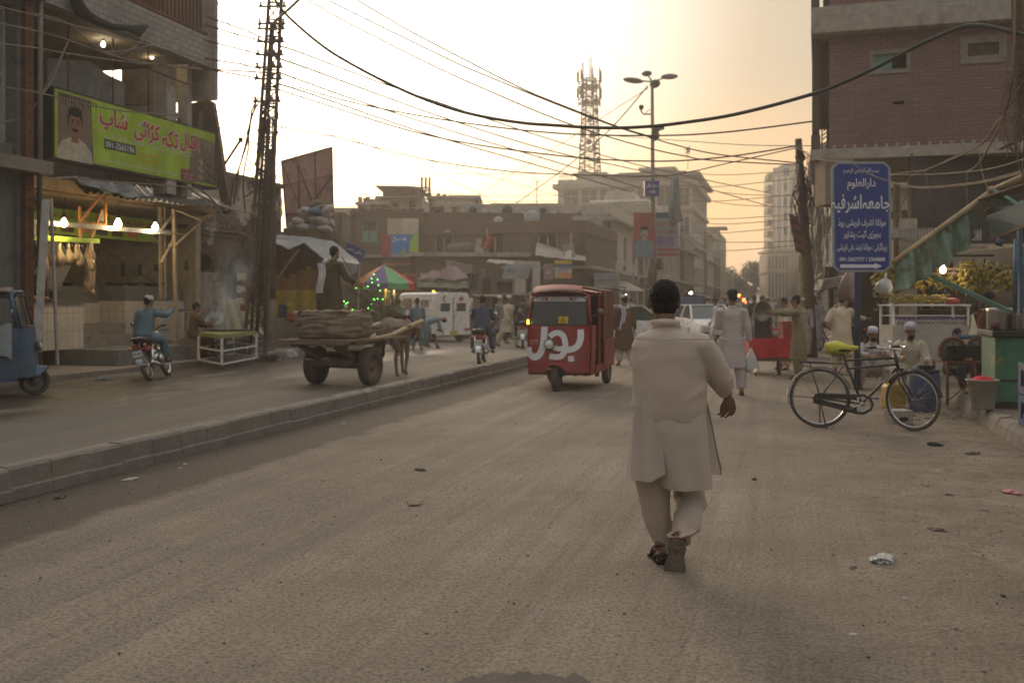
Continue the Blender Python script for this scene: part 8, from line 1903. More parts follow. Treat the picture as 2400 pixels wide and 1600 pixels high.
def hero_build():
 Y0 = hq.y
 X = lambda px, dy=0: (px - CX) * (Y0 + dy) / F - hq.x
 Z = lambda py, dy=0: CH - (py - HY) * (Y0 + dy) / F
 P = lambda px, py, dy=0: V((X(px, dy), dy, Z(py, dy)))
 mb = MB(); hc = P(1556, 706, .05)
 mb.ell(hc + V((0, .0, .02)), (.082, .098, .105), 24, 18); mb.ell(hc + V((.0, .035, -.045)), (.068, .07, .09), 20, 14)
 mb.tube([P(1562, 800, -.0), P(1559, 765, .0), hc - V((0, .01, .03))], [.085, .064, .06], 16)
 for s in (-1, 1): mb.ell(hc + V((s * .088, .0, -.012)), (.012, .024, .036), 12, 10, rot=Matrix.Rotation(-s * .5, 3, 'Z')); mb.ell(hc + V((s * .094, -.008, .008)), (.009, .012, .016), 8, 8)
 mb.tube([hc + V((.0, .1, .02)), hc + V((0, .125, -.02))], [.012, .016], 8)
 mb.tube([P(1562, 1010), P(1562, 900), P(1562, 820), P(1562, 780)], [.09, .09, .08, .06], 12)
 sh, el, wr = P(1652, 800, 0), P(1688, 888, .05), P(1706, 926, .1)
 mb.tube([P(1590, 800), sh, el, wr], [.06, .05, .042, .03], 12)
 d = V((.12, .1, -1)).normalized(); pc = wr + d * .05; c_ = V((.95, .15, .15)).normalized(); nn = d.cross(c_)
 mb.ell(pc, (.042, .02, .05), 16, 10, rot=Matrix((c_, nn, d)).transposed())
 for j, (o_, l_) in enumerate(((.038, .075), (.013, .09), (-.012, .086), (-.036, .07))):
  b_ = pc + d * .035 + c_ * o_; cu = .55 + .12 * j; pts = [b_ - d * .02]; dd = d.copy(); ang = 0
  for q in range(3):
   ang += cu * (.3 if q == 0 else .6); dd = (d * cos(ang) + V((-.75, .5, 0)).normalized() * sin(ang)).normalized(); pts.append(pts[-1] + dd * l_ * (.45 if q == 0 else .32))
  mb.tube(pts, [.0095, .0092, .0085, .007], 8)
 mb.tube([pc - c_ * .02 - d * .02, pc - c_ * .045 + d * .01, pc - c_ * .05 + d * .045 - nn * .01, pc - c_ * .035 + d * .07 - nn * .015], [.014, .013, .011, .009], 8)
 mb.tube([P(1530, 800), P(1512, 812, 0), P(1512, 900, .12), P(1512, 915, .36)], [.06, .05, .042, .03], 12); mb.ell(P(1504, 915, .42), (.03, .055, .04), 12, 8)
 for j in range(4): mb.tube([P(1500 + j * 2, 908 + j * 5, .44), P(1506 + j * 2, 912 + j * 5, .5), P(1514, 916 + j * 5, .49)], [.01, .009, .008], 6)
 mb.tube([P(1496, 903, .4), P(1500, 896, .44), P(1508, 896, .47)], [.012, .011, .009], 6)
 mb.tube([P(1532, 1010), P(1534, 1130, .07), P(1552, 1255, .12), V((X(1552), .08, .09))], [.06, .05, .04, .038], 12)
 mb.tube([V((X(1552), .08, .09)), V((X(1550), .22, .03))], [.04, .03], 10); mb.ell(V((X(1552), .05, .05)), (.035, .045, .04), 10, 8)
 mb.tube([P(1604, 1010, .03), P(1614, 1140, .11), P(1614, 1200, .03), P(1597, 1250, -.08), P(1588, 1275, -.12)], [.06, .05, .045, .042, .036], 12)
 hl, tt = P(1586, 1276, -.13), P(1582, 1338, -.08)
 mb.tube([hl, tt], [.036, .03], 10)
 set_mesh(remesh(mb, .0042, 1), 'body', K['skin_d'], hero)
 mb = MB(); mb.ell(hc + V((0, -.012, .035)), (.090, .103, .098), 32, 22); mb.ell(hc + V((0, -.04, -.02)), (.078, .066, .075), 28, 16); mb.ell(hc + V((0, -.035, -.055)), (.058, .05, .05), 20, 14)
 me_ = remesh(mb, .0045, 3); warp(me_, lambda c, n: c + n * (.006 * noise.noise(c * 60) + .005 * noise.noise(c * 190))); set_mesh(me_, 'hair', K['hair'], hero)
 mb = MB()
 rings = [(1560, 762, .062, .065), (1560, 775, .10, .078), (1559, 786, .165, .095), (1560, 800, .205, .112), (1566, 835, .222, .13), (1569, 900, .224, .14), (1570, 960, .224, .145), (1569, 985, .222, .14)]
 mb.tube([P(a, b, .0) for a, b, c, d_ in rings], [r[3] for r in rings], 48, up=(0, 1, 0), ry=[r[2] for r in rings], rip=lambda f, a: 1 + .012 * sin(3 * a + f * 5) * f)
 mb.tube([P(1610, 800, 0), P(1638, 810, 0), P(1661, 840, .02), P(1678, 872, .04), P(1692, 898, .07), P(1700, 915, .085)], [.07, .092, .09, .084, .072, .056], 24, rip=lambda f, a: 1 + .03 * sin(f * 18 + 2 * a) * f)
 mb.tube([P(1692, 905, .078), P(1703, 922, .092)], [.052, .044], 20)
 mb.tube([P(1520, 802, 0), P(1512, 812, 0.01), P(1513, 850, .04), P(1513, 896, .12), P(1515, 910, .3)], [.07, .08, .073, .066, .05], 20, rip=lambda f, a: 1 + .03 * sin(f * 22 + 2 * a))
 mb.tube([P(1560, 770, 0), P(1559, 752, .012)], [.088, .072], 32, up=(0, 1, 0), ry=[.094, .078]); mb.tube([P(1559 , 758, 0) + V((cos(a) * .084, sin(a) * .078, .012)) for a in [2 * pi * i / 30 for i in range(30)]], .011, 6, closed=True)
 me_ = remesh(mb, .0068, 14)
 def fold(c, n):
  zz_ = c.z; a = 0
  a += .013 * noise.noise(V((c.x * 5, c.y * 5, zz_ * 1.3 + 4))) * min(1, (1.45 - zz_) * 2.5)
  a += .012 * sin((c.x + .10 * noise.noise(V((c.x * 2, 0, zz_ * 2)))) * 26 + zz_ * 3) * max(0, min(1, (1.05 - zz_) * 1.4)) * .6
  w1 = max(0, 1 - abs(zz_ - (1.02 + .35 * (c.x - .1))) / .05) * max(0, min(1, (c.x - .02) * 8)); a += .007 * w1
  w2 = max(0, 1 - abs(zz_ - (1.30 - .9 * abs(c.x + .12))) / .012) * (.12 < abs(c.x) < .2); a -= .003 * w2
  a += .007 * noise.noise(V((c.x * 3, c.y * 3, zz_ * 13))) * (abs(c.x) > .13) * (zz_ > .85) + .005 * noise.noise(V((c.x * 7 + zz_ * 6, c.y * 3, zz_ * 4 - c.x * 5)))
  if abs(zz_ - Z(796) - .05 * c.x * 0) < .0035 and c.y < 0: a -= .0045
  return c + n * a
 warp(me_, fold); set_mesh(me_, 'kameez', K['beige'], hero)
 mb = MB()
 def panel(topc, botc, y0, y1, curve, x0, x1, bx0, bx1, zt, zb_, corner=.0, th=.004, wav=.012, ph=0):
  def fn(u, v):
   a, b_ = x0 + (x1 - x0) * u, bx0 + (bx1 - bx0) * u; x = a + (b_ - a) * max(0, (v - .22) / .78)
   cz = corner * max(0, 1 - 4.5 * min(u, 1 - u)) ** 2
   c2 = curve * (.78 + .22 * min(1, v * 2.6)) * (1 - .3 * v)
   return V((x, y0 + (y1 - y0) * v - c2 * math.sqrt(max(0, 1 - (2 * u - 1) ** 2)) + wav * sin(u * 11 + ph) * v ** 1.5, zt + (zb_ - zt) * v + cz * v ** 3))
  mb.grid(fn, 60, 34, th=th)
 panel(0, 0, .0, -.05, .15, X(1486), X(1654), X(1543), X(1666), Z(925), Z(1139), .012, th=.004, ph=.6)
 mb.build('kameez_tail', K['beige'], hero, w=False); mb = MB()
 TP = [(1535, -.125), (1500, -.10), (1487, -.04), (1487, .03), (1520, .11), (1570, .135), (1620, .11), (1653, .03), (1653, -.02)]
 BP = [(1552, -.14), (1508, -.15), (1474, -.09), (1468, .03), (1515, .17), (1580, .2), (1650, .17), (1695, .06), (1689, -.04)]
 def fr_(u, v):
  a, b_ = ip(TP, u), ip(BP, u); x, y = [a[i] + (b_[i] - a[i]) * v ** .85 for i in (0, 1)]
  e_ = .07 * max(0, 1 - 8 * min(u + .03, 1 - u)) + .01 * sin(u * 9)
  return V((X(x), y + .008 * sin(u * 40) * v, Z(930) + (Z(1122) - Z(930)) * v + e_ * v ** 4))
 mb.grid(fr_, 90, 30, th=.004)
 mb.build('kameez_front', K['beige'], hero, w=False)
 mb = MB()
 mb.tube([P(1500, 800, -.115 + .06), P(1560, 795, -.128), P(1618, 800, -.06)], .0022, 5); mb.build('yoke_seam', K['beige'], hero, w=False)
 mb = MB()
 mb.ell(P(1566, 1000, .02), (.17, .13, .15), 20, 14)
 mb.tube([P(1533, 985, .03), P(1530, 1060, .05), P(1531, 1130, .07), P(1540, 1200, .1), P(1556, 1265, .12), P(1560, 1286, .12)], [.115, .112, .108, .088, .062, .058], 28, rip=lambda f, a: 1 + .03 * sin(3 * a + f * 7))
 mb.tube([P(1606, 985, .04), P(1612, 1060, .08), P(1616, 1130, .12), P(1618, 1180, .08), P(1607, 1232, -.03), P(1596, 1262, -.1)], [.115, .105, .1, .096, .088, .066], 30, rip=lambda f, a: 1 + .05 * sin(f * 30 + 1.5 * sin(a)) * f + .03 * sin(4 * a))
 mb.tube([P(1596, 1250, -.09) + V((cos(a) * .078, sin(a) * .06, .012 * cos(a))) for a in [2 * pi * i / 26 for i in range(26)]], .012, 6, closed=True)
 me_ = remesh(mb, .0075, 3)
 def fold2(c, n):
  a = .009 * noise.noise(V((c.x * 9, c.y * 9, c.z * 3))) + .008 * sin(c.z * 30 + c.x * 34 + 3 * noise.noise(c * 6)) * (c.x > .05) * max(0, min(1, (.62 - c.z) * 4)) + .004 * sin(c.x * 60 + c.z * 9) * (c.x < .05)
  return c + n * a
 warp(me_, fold2); set_mesh(me_, 'shalwar', K['beige'], hero)
 mb = MB(); a, b_ = P(1589, 1264, -.135), P(1580, 1349, -.115); ln = (b_ - a); L = ln.length; ez = ln.normalized(); exx = V((.93, -.25, .0)); exx = (exx - ez * exx.dot(ez)).normalized()
 out = [(-.0, .055), (.045, .047), (.056, .02)]
 prof = [(.028, 0), (.038, .02), (.041, .06), (.037, .11), (.043, .15), (.05, .19), (.047, .22), (.03, .245), (0, .252)]
 sc_l = L / .252; pl = [(w_ * 1.3, y * sc_l) for w_, y in prof] + [(-w_ * 1.3, y * sc_l) for w_, y in prof[::-1][1:]]
 mb.prism(pl, -.022, a, exx, ez); o1 = mb.build('sandal', [K['sole']], hero, w=False, bevel=.004)
 mb = MB(); nn = exx.cross(ez).normalized()
 bk = nn * (1 if nn.y > 0 else -1)
 for s in (-1, 1): mb.tube([a + exx * s * .04 + ez * .02, a + exx * s * .042 + bk * .04 + ez * .0, a + bk * .075 - ez * .01], .007, 6)
 mb.tube([a + ez * .16 + exx * .05, a + ez * .15 + bk * .06 + exx * .03, a + ez * .15 + bk * .065 - exx * .03, a + ez * .16 - exx * .05], .014, 8); mb.build('strap', K['black'], o1, w=False)
 mb = MB(); c0 = V((X(1552), .1, .012)); mb.prism([(w_ * 1.05, y - .09) for w_, y in prof] + [(-w_ * 1.05, y - .09) for w_, y in prof[::-1][1:]], .022, c0 + V((0, 0, -.008)), V((1, .08, 0)), V((-.08, 1, 0))); o2 = mb.build('sandal', K['black'], hero, w=False, bevel=.004)
 mb = MB(); mb.tube([c0 + V((-.04, -.06, .01)), c0 + V((-.045, -.09, .05)), c0 + V((0, -.11, .06)), c0 + V((.045, -.09, .05)), c0 + V((.04, -.06, .01))], .008, 6); mb.tube([c0 + V((-.048, .06, .0)), c0 + V((-.03, .06, .06)), c0 + V((.03, .06, .06)), c0 + V((.048, .06, .0))], .014, 8); mb.build('strap', K['black'], o2, w=False)
hero_build()
p2 = person('man in pale pinkish kameez and dark cap walking away holding a white bag', at(1716, 926), -.05, 1.74, lean=(0, .03, 1), yaw=.35, arms=((-.2, .15, -1), (-.0, 1, .35), (.3, -.05, -1), (.12, .05, -1)), legs=((-.08, .1, -1), (-.02, .02, -1), (.1, -.02, -1), (.03, -.12, -1)),
   top='pinkish', hem=.46, hat=('base', 'blackc'), vox=.01, shoe='brownc', hold=1, face=False)
hnd = HANDS[p2.name][1]
mb = MB(); mb.tube([V((0, 0, 0)), V((0, 0, -.06)), V((0, 0, -.2)), V((.01, 0, -.34)), V((0, 0, -.41)), V((0, 0, -.425))], [.012, .03, .09, .13, .1, .02], 22, rip=lambda f, a: 1 + .06 * sin(5 * a + f * 4) + .05 * sin(9 * a))
o_ = mb.build('plastic_bag', K['plastic']); o_.location = hnd + V((.01, -.02, 0)); tag(o_, 'full white plastic bag hanging from the capped man right hand', 'bag')
SQ = ((-.35, .9, .35), (.05, -.45, -1), (.35, .9, .35), (-.05, -.45, -1))
person('squatting man in grey kameez and white cap eating from a red bowl', at(2040, 908), .75 + pi - .9, 1.7, lean=(0, .35, 1), head=(0, .35, 1), yaw=.2, arms=((-.2, .7, -.6), (.35, .8, .35), (.3, .8, -.5), (-.4, .7, -.0)), legs=SQ, sit=True, top='pinkish', hat=('cap', 'lav'), beard=True, vox=.012)
mb = MB(); mb.lathe((0, 0, 0), [(0, 0), (.07, 0), (.13, .05), (.12, .05), (.06, .012), (0, .012)], 18); o_ = mb.build('bowl', K['red_c']); o_.location = at(2068, 900) + V((-.05, -.3, .52)); tag(o_, 'red bowl in the hands of the squatting man', 'bowl')
person('seated man in cream kameez and white cap looking at his phone', at(2128, 895, 15.9), pi - .15, 1.7, lean=(0, .32, 1), head=(.1, .5, 1), arms=((-.25, .35, -1), (.25, .9, .0), (.3, .5, -.9), (-.1, .9, .1)), legs=((-.4, .9, .1), (.1, .1, -1), (.4, .9, .1), (-.1, .1, -1)), sit=True, top='creamc', hat=('cap', 'lav'), beard=True, vox=.012)
person('boy with dark hair sitting behind the press flywheel', at(2228, 0, 17.2), pi + .5, 1.5, lean=(0, .2, 1), head=(0, .3, 1), arms=((-.3, .6, -.6), (.3, .8, .6), (.3, .4, -.9), (-.1, .9, .1)), legs=((-.3, .9, .1), (.1, .1, -1), (.3, .9, .1), (-.1, .1, -1)), sit=True, top='blackc', vox=.014)
person('man in white cap bending forward behind the boy in maroon', at(2288, 0, 18.3), -1.2, 1.62, lean=(0, .35, 1), head=(0, .6, 1), top='creamc', hat=('cap', 'whitec'), vox=.014)
person('bare headed boy in maroon shirt standing at the food stall looking right', at(2314, 0, 15.0), -1.2, 1.70, lean=(0, .06, 1), yaw=-.1, arms=((-.1, .3, -1), (.1, .8, -.7), (.2, .4, -1), (.1, .8, -.8)), top='maroon', bot='maroon', hem=.75, skin='skin_d', vox=.012)
person('man in cream kameez and white cap seen from behind under the sign', at(1972, 0, 21.5), -.1, 1.68, lean=(.02, .05, 1), head=(.05, .3, 1), arms=((-.6, -.2, -.9), (.35, .8, -.5), (.75, .45, -.55), (.85, .5, -.1)), top='creamc', hem=.42, hat=('cap', 'creamc'), vox=.012, slim=1.2, face=False)
person('bald man in grey green kameez behind the cream dressed man', at(1972, 0, 24), .7, 1.76, top='khaki', hair_on=False, vox=.014, yaw=-.9)
person('tall man in pale lavender robe with dark scarf facing the viewer', at(1908, 826), pi - .1, 1.74, top='lav', hem=.4, hat=('cap', 'whitec'), scarf='greyc', skin='skin_d', vox=.013)
person('man in white cap and pale pink kameez beside the utility pole', at(1885, 0, 27), pi - .6, 1.62, top='pinkish', hat=('cap', 'whitec'), vox=.014, yaw=.3)
pv_ = person('young vendor in olive kameez lifting a dark basin over his cart', at(1872, 884, 19.9), 1.35, 1.66, lean=(0, .1, 1), arms=((-.2, .95, -.05), (.1, 1, .05), (.2, .9, .05), (-.1, 1, .1)), top='khaki', hem=.4, vox=.012)
q = (HANDS[pv_.name][0] + HANDS[pv_.name][1]) / 2 + V((-.12, -.05, 0)); bn_ = thing('basin', 'round dark metal basin held up by the vendor', 'basin', q)
mb = MB(); mb.lathe(q, [(0, .04), (.1, .04), (.12, .02), (.2, -.04), (.215, -.04), (.21, -.03), (.13, .03), (.11, .055), (0, .055)], 26, axis='Y', rot=Matrix.Rotation(.35, 3, 'Z')); mb.build('bowl', K['steel'], bn_)
person('man with black hair behind the vendor holding his arm out', at(1838, 0, 22.5), 1.9, 1.62, top='creamc', arms=((-.3, .5, -1), (.1, .6, -.9), (.4, .8, -.3), (.2, 1, 0)), vox=.015)
person('man in grey blue kameez walking toward the viewer between the traffic', at(1786, 0, 29), pi + .15, 1.7, top='slate', bot='paleblue', legs=((-.06, .3, -1), (-.02, -.1, -1), (.08, -.2, -1), (.02, -.4, -1)), vox=.016)
person('man in white kameez stepping right to left near the white car', at(1682, 820), 1.2, 1.66, lean=(0, .08, 1), head=(0, .35, 1), legs=((-.05, .4, -1), (-.02, .05, -1), (.05, -.35, -1), (.02, -.55, -1)), arms=((-.2, -.2, -1), (-.1, .2, -1), (.2, .3, -1), (.1, .6, -.8)), top='whitec', vox=.013)
pb = person('man in brown shawl with striped scarf and white cap by the rickshaw', at(1464, 857), .15, 1.68, top='brownc', bot='creamc', hem=.42, hat=('cap', 'lav'), scarf='lav', slim=1.15, vox=.013, face=False, legs=((-.08, .12, -1), (-.02, -.02, -1), (.1, -.1, -1), (.03, -.25, -1)))
person('dark haired man in tan standing in front of the man in the brown shawl', at(1460, 0, 27.5), pi, 1.72, top='khaki', vox=.016)
RD = ((-.3, .85, -.35), (-.05, -.25, -1), (.3, .85, -.35), (.05, -.25, -1)); RA_ = ((-.35, .6, -.7), (.1, 1, -.1), (.35, .6, -.7), (-.1, 1, -.1))
pr_ = V((m1.x - .25, m1.y + .25, 0))
person('man in pale blue kameez and white cap sitting on the leaning red motorcycle', V((m1.x - .62, m1.y + .45, 0)), -.1, 1.7, lean=(.12, .12, 1), head=(.1, .2, 1), yaw=-.6, arms=((-.3, .1, -1), (-.1, .1, -1), (.5, .8, -.1), (.1, .9, .45)), legs=((-.35, .85, -.35), (-.1, -.1, -1), (.35, .85, -.2), (.05, .25, -1)), sit=True, z0=.88, top='slate', bot='slate', hat=('cap', 'whitec'), vox=.012)
person('man in navy kameez riding the motorcycle away along the median', V((m2.x - .0, m2.y + .5, 0)), -.07, 1.72, lean=(.02, .1, 1), arms=RA_, legs=RD, sit=True, z0=.9, top='navy', bot='navy', vox=.013, face=False, slim=1.1)
person('man in black riding a motorcycle away just left of the rickshaw', V((m3.x, m3.y + .5, 0)), -.02, 1.72, lean=(.0, .1, 1), arms=RA_, legs=RD, sit=True, z0=.9, top='blackc', bot='blackc', vox=.014, face=False)
person('man in white kameez and cap striding across the road, front one of two', at(1190, 814), -2.2, 1.75, lean=(0, .08, 1), yaw=.5, legs=((-.05, .5, -1), (-.02, .2, -1), (.05, -.4, -1), (.02, -.6, -1)), arms=((-.2, -.25, -1), (-.1, .1, -1), (.2, .3, -1), (.1, .5, -.8)), top='creamc', hat=('cap', 'whitec'), vox=.014)
person('man in grey kameez and white cap walking behind the striding man in white', at(1170, 0, 36), -2.2, 1.74, top='greyc', bot='blackc', hat=('cap', 'whitec'), vox=.016, legs=((-.05, .4, -1), (-.02, .1, -1), (.05, -.3, -1), (.02, -.5, -1)))
person('boy in blue grey kameez seen from behind beside the donkey', at(978, 820), .1, 1.62, lean=(0, .03, 1), arms=((-.2, .2, -1), (.4, .8, -.3), (.2, .1, -1), (-.1, .5, -.8)), top='slate', hem=.4, vox=.013, face=False)
person('boy bending down to sweep with a broom behind the donkey', at(1000, 812), -1.5, 1.5, lean=(0, .9, .25), head=(0, 1, -.1), arms=((-.1, .2, -1), (.1, .4, -1), (.1, .3, -1), (0, .5, -1)), top='slate', hem=.55, vox=.014, legs=((-.1, .15, -1), (0, -.2, -1), (.1, -.1, -1), (0, -.1, -1)))
mb = MB(); a_, b_ = W(1008, 780, 31), G(1027, 816); mb.tube([a_, a_.lerp(b_, .6), b_ + V((0, 0, .03))], [.015, .02, .06], 8); tag(mb.build('broom', K['sack']), 'short straw broom touching the road behind the donkey', 'broom')
person('man in pale blue shirt bending over behind the donkey cart', at(858, 845, 23), -1.45, 1.6, lean=(0, .95, .3), head=(0, 1, -.5), arms=((-.1, .2, -1), (.1, .4, -1), (.1, .3, -1), (0, .5, -1)), top='paleblue', bot='creamc', hem=.6, vox=.014)
drv = person('bearded man in dark olive kameez standing on the donkey cart holding the reins', cm + Matrix.Rotation(crz, 3, 'Z') @ V((-.58, .62, .88)), -.72, 1.74, lean=(.0, .06, 1), head=(0, .15, 1), arms=((-.15, .5, -1), (.1, .9, -.45), (.2, .5, -1), (.05, .95, -.4)), legs=((-.12, .15, -1), (-.02, -.05, -1), (.16, .0, -1), (.05, -.12, -1)), top='olive', hem=.5, beard=True, vox=.011, hold=1, loose=1.1)
mb = MB(); hd_ = MW[drv.name] @ V((-.13, -.1, 1.42)); mb.grid(lambda u, v: hd_ + V((-.12 + .14 * u + .03 * sin(v * 5), -.05 - .03 * sin(pi * v) + .02 * sin(u * 12), -.58 * v)), 10, 14, th=.015)
mb.tube([hd_ + V((-.0, -.05, 0)), hd_ + V((.03, .04, .05)), hd_ + V((.06, .12, -.02))], .05, 8); tag(mb.build('shoulder_cloth', K['whitec']), 'white towel slung over the cart driver shoulder', 'towel')
hh = HANDS[drv.name]; dkh = dk_loc + Matrix.Rotation(crz, 3, 'Z') @ V((0, .4, 1.22))
for i, h_ in enumerate(hh):
 mb = MB(); mb.tube([h_, h_.lerp(dkh, .5) - V((0, 0, .08)), dkh + V((.05 * i, 0, 0))], .014, 5); tag(mb.build('rein', K['brownsign']), ('outer rein' if i else 'inner rein') + ' running from the driver hand to the donkey harness', 'rein')
mb = MB(); mb.tube([hh[1] + V((-.35, .1, .55)), hh[1], hh[1] + V((.2, -.1, -.55))], .012, 6); tag(mb.build('stick', K['wood']), 'thin driving stick in the cart driver hand', 'stick')
person('bearded man in dark brown kameez and black cap seated behind the food table', V((W(452, 0, 25.2).x, 25.2, 0)), -1.0, 1.7, lean=(0, .12, 1), yaw=.1, arms=((-.1, .6, -.8), (.1, .9, -.15), (.2, .7, -.8), (0, 1, -.1)), legs=((-.25, .9, -.15), (0, .0, -1), (.25, .9, -.15), (0, 0, -1)), sit=True, z0=.72, top='brownc', bot='brownc', hat=('base', 'blackc'), beard=True, vox=.013)
mb = MB(); q = V((W(452, 0, 25.2).x, 25.25, 0)); mb.bb((q.x - .25, q.y - .2, .09), (q.x + .25, q.y + .25, .62)); tag(mb.build('wooden_seat', K['wood']), 'low wooden box under the man in dark brown', 'seat')
person('man with bushy hair behind the smoking grill in pale blue', V((W(514, 0, 26.2).x, 26.2, 0)), pi - .3, 1.62, lean=(0, .2, 1), head=(0, .5, 1), arms=((-.2, .6, -.8), (.2, .9, -.3), (.2, .7, -.8), (-.2, 1, -.3)), z0=.8, top='paleblue', skin='skin_d', vox=.014)
person('figure in pale blue leaning into the plants left of the ambulance', V((W(938, 0, 34).x, 34, 0)), .6, 1.6, top='paleblue', vox=.018, lean=(0, .2, 1))
f0 = MW[redr.name]; q = f0 @ V((0, .12, 0)); person('rickshaw driver in grey seated behind the red rickshaw windscreen', q, rzr, 1.65, lean=(0, .05, 1), arms=((-.3, .6, -.6), (0, 1, .1), (.3, .6, -.6), (0, 1, .1)), legs=((-.2, .95, -.1), (0, .2, -1), (.2, .95, -.1), (0, .2, -1)), sit=True, z0=.78, top='slate', vox=.018)
q = MW[blu.name] @ V((-.1, .15, 0)); person('driver in dark clothes inside the blue rickshaw at the left edge', q, -pi / 2 + .3, 1.65, arms=((-.3, .6, -.6), (0, 1, .1), (.3, .6, -.6), (0, 1, .1)), legs=((-.2, .95, -.1), (0, .2, -1), (.2, .95, -.1), (0, .2, -1)), sit=True, z0=.8, top='blackc', vox=.018)
rnd = random.Random(91); KINDS_ = []
spec = (('whitec', 'white', ('cap', 'whitec')), ('greyc', 'grey', None), ('slate', 'blue grey', None), ('creamc', 'cream', ('cap', 'whitec')), ('blackc', 'dark', None), ('khaki', 'khaki', None))
for i, (m_, nm, ht_) in enumerate(spec):
 KINDS_.append(person('distant pedestrian dressed in %s in the hazy street' % nm, V((W(1640 + i * 28, 0, 52).x, 50 + i * 3, 0)), pi * (i % 2) + rnd.uniform(-.4, .4), 1.7, top=m_, hat=ht_, vox=.024, face=False, group='distant pedestrians in ' + nm, legs=((-.08, .2 * (-1) ** i, -1), (0, -.1, -1), (.08, -.2 * (-1) ** i, -1), (0, -.2, -1))))
for i in range(64):
 Y = rnd.uniform(38, 120); px = rnd.uniform(1700, 1945) if rnd.random() < .6 else rnd.uniform(1560, 1760)
 if Y < 48: px = rnd.uniform(1760, 1930)
 if i % 9 == 0: px = rnd.uniform(1240, 1540); Y = rnd.uniform(52, 75)
 k_ = i % 6
 q = W(px, 0, Y); tt_ = q.x * N.x + q.y * N.y
 if tt_ > 1.6: q.x -= (tt_ - 1.5) / N.x
 if tt_ < -8.2: q.x += (-8.2 - tt_) / N.x
 copy_thing(KINDS_[k_], V((q.x, q.y, 0)), rnd.choice([0, pi, pi, -RA, 1.5]) + rnd.uniform(-.5, .5), scale=rnd.uniform(.95, 1.04))
# ================================================================ OVERHEAD WIRES
def wire(pts, Y0, Y1, r, label, group=None, m='black', name='overhead_wire'):
 n = len(pts); X0, X1 = pts[0][0], pts[-1][0]; P = []
 for px, py in pts:
  f = (px - X0) / (X1 - X0) if abs(X1 - X0) > 60 else 0
  P.append(W(px, py, Y0 + (Y1 - Y0) * f))
 Q = []
 for i in range(len(P) - 1):
  a, b, c, d = P[max(i - 1, 0)], P[i], P[i + 1], P[min(i + 2, len(P) - 1)]; s_ = 6 if n > 2 else 1
  for k in range(s_):
   t = k / s_; Q.append(.5 * ((2 * b) + (c - a) * t + (2 * a - 5 * b + 4 * c - d) * t * t + (3 * b - a - 3 * c + d) * t ** 3))
 Q.append(P[-1]); mb = MB(); mb.tube(Q, r, 6 if r < .03 else 10); tag(mb.build(name, K[m]), label, 'wire', group)
mk('cable', (.05, .055, .05), .6, dust=.1)
wire([(600, -70), (655, 15), (700, 62), (770, 118), (850, 165), (930, 205), (1000, 235), (1075, 260), (1150, 277), (1230, 289), (1300, 294), (1380, 299), (1450, 300), (1530, 296), (1600, 288), (1700, 273), (1800, 250), (1900, 222), (1950, 205), (2050, 160), (2130, 118), (2200, 85), (2250, 65), (2280, 60), (2330, 65), (2420, 88)], 19, 11, .026, 'thick black cable sagging in a long curve across the whole street', m='cable', name='thick_cable')
wire([(2275, -30), (2272, 30), (2270, 62)], 12.2, 12.2, .006, 'thin tie string holding up the thick black cable', m='steel')
wire([(640, 55), (690, 10), (730, -30)], 25, 22, .035, 'thick strut cable rising to the upper right from the pylon')
wire([(700, -15), (718, 0), (761, 23), (789, 40), (1006, 150), (1159, 219), (1300, 278), (1410, 316), (1530, 350), (1606, 366), (1657, 375), (1810, 384), (1868, 385)], 20, 26.5, .016, 'lowest of the three dark wires sloping to the right utility pole')
wire([(740, -14), (767, 0), (841, 37), (1055, 141), (1116, 168), (1300, 243), (1440, 296), (1530, 324), (1580, 339), (1683, 362), (1868, 382)], 19, 26.4, .016, 'middle of the three dark wires sloping to the right utility pole')
wire([(800, -20), (835, 0), (914, 46), (975, 81), (1205, 199), (1300, 240), (1440, 294), (1530, 322)], 18, 23.5, .016, 'highest of the three dark wires, joining the middle one at the lamp')
wi = 0; g_ = 'thin wires slung from the pylon across the street'
for pts, Y1 in (([(653, 108), (700, 122), (853, 180), (1006, 233), (1300, 330), (1522, 393), (1810, 454)], 60), ([(650, 140), (700, 153), (1037, 275), (1300, 356), (1540, 410), (1812, 486)], 60), ([(650, 168), (700, 187), (847, 239), (1067, 310), (1300, 379), (1500, 440)], 50),
    ([(645, 200), (700, 211), (1006, 315), (1300, 399), (1480, 450)], 50), ([(640, 205), (720, 232), (1006, 318), (1300, 364), (1530, 378), (1700, 368), (1868, 342)], 26.5), ([(700, 205), (847, 245), (1067, 285), (1300, 312), (1530, 318), (1700, 310), (1910, 284)], 24)):
 wire(pts, 27, Y1, .02 if Y1 < 40 else .026, nth(wi) + ' thin wire from the top, slung from the pylon across the street', g_); wi += 1
wire([(640, 295), (700, 306), (770, 318), (820, 330), (994, 373), (1159, 398), (1300, 408), (1530, 413), (1620, 402), (1700, 384), (1870, 346)], 28, 27, .015, 'dark sagging wire from the concrete pole to the top of the utility pole')
wire([(760, 318), (832, 330), (1010, 400), (1177, 482)], 34, 60, .016, 'pale wire slanting down toward the terrace house roofs', m='sack')
wire([(1003, 376), (1150, 414), (1300, 456), (1420, 492)], 45, 55, .013, 'faint wire slanting down in front of the office block', m='sack')
g2 = 'level wires above the rooftops'
for y, x0, x1 in ((404, 783, 1310), (455, 1000, 1310), (468, 1010, 1312), (480, 783, 850)): wi += 1; wire([(x0, y), ((x0 + x1) / 2, y + 4), (x1, y + 3)], 55, 60, .014, nth(wi % 4) + ' faint level wire above the left rooftops', g2, m='sack')
for a, b_, Y in (((1518, 202), (1395, 335), 48), ((1395, 335), (1310, 405), 60), ((1310, 405), (1200, 482), 66)): pass
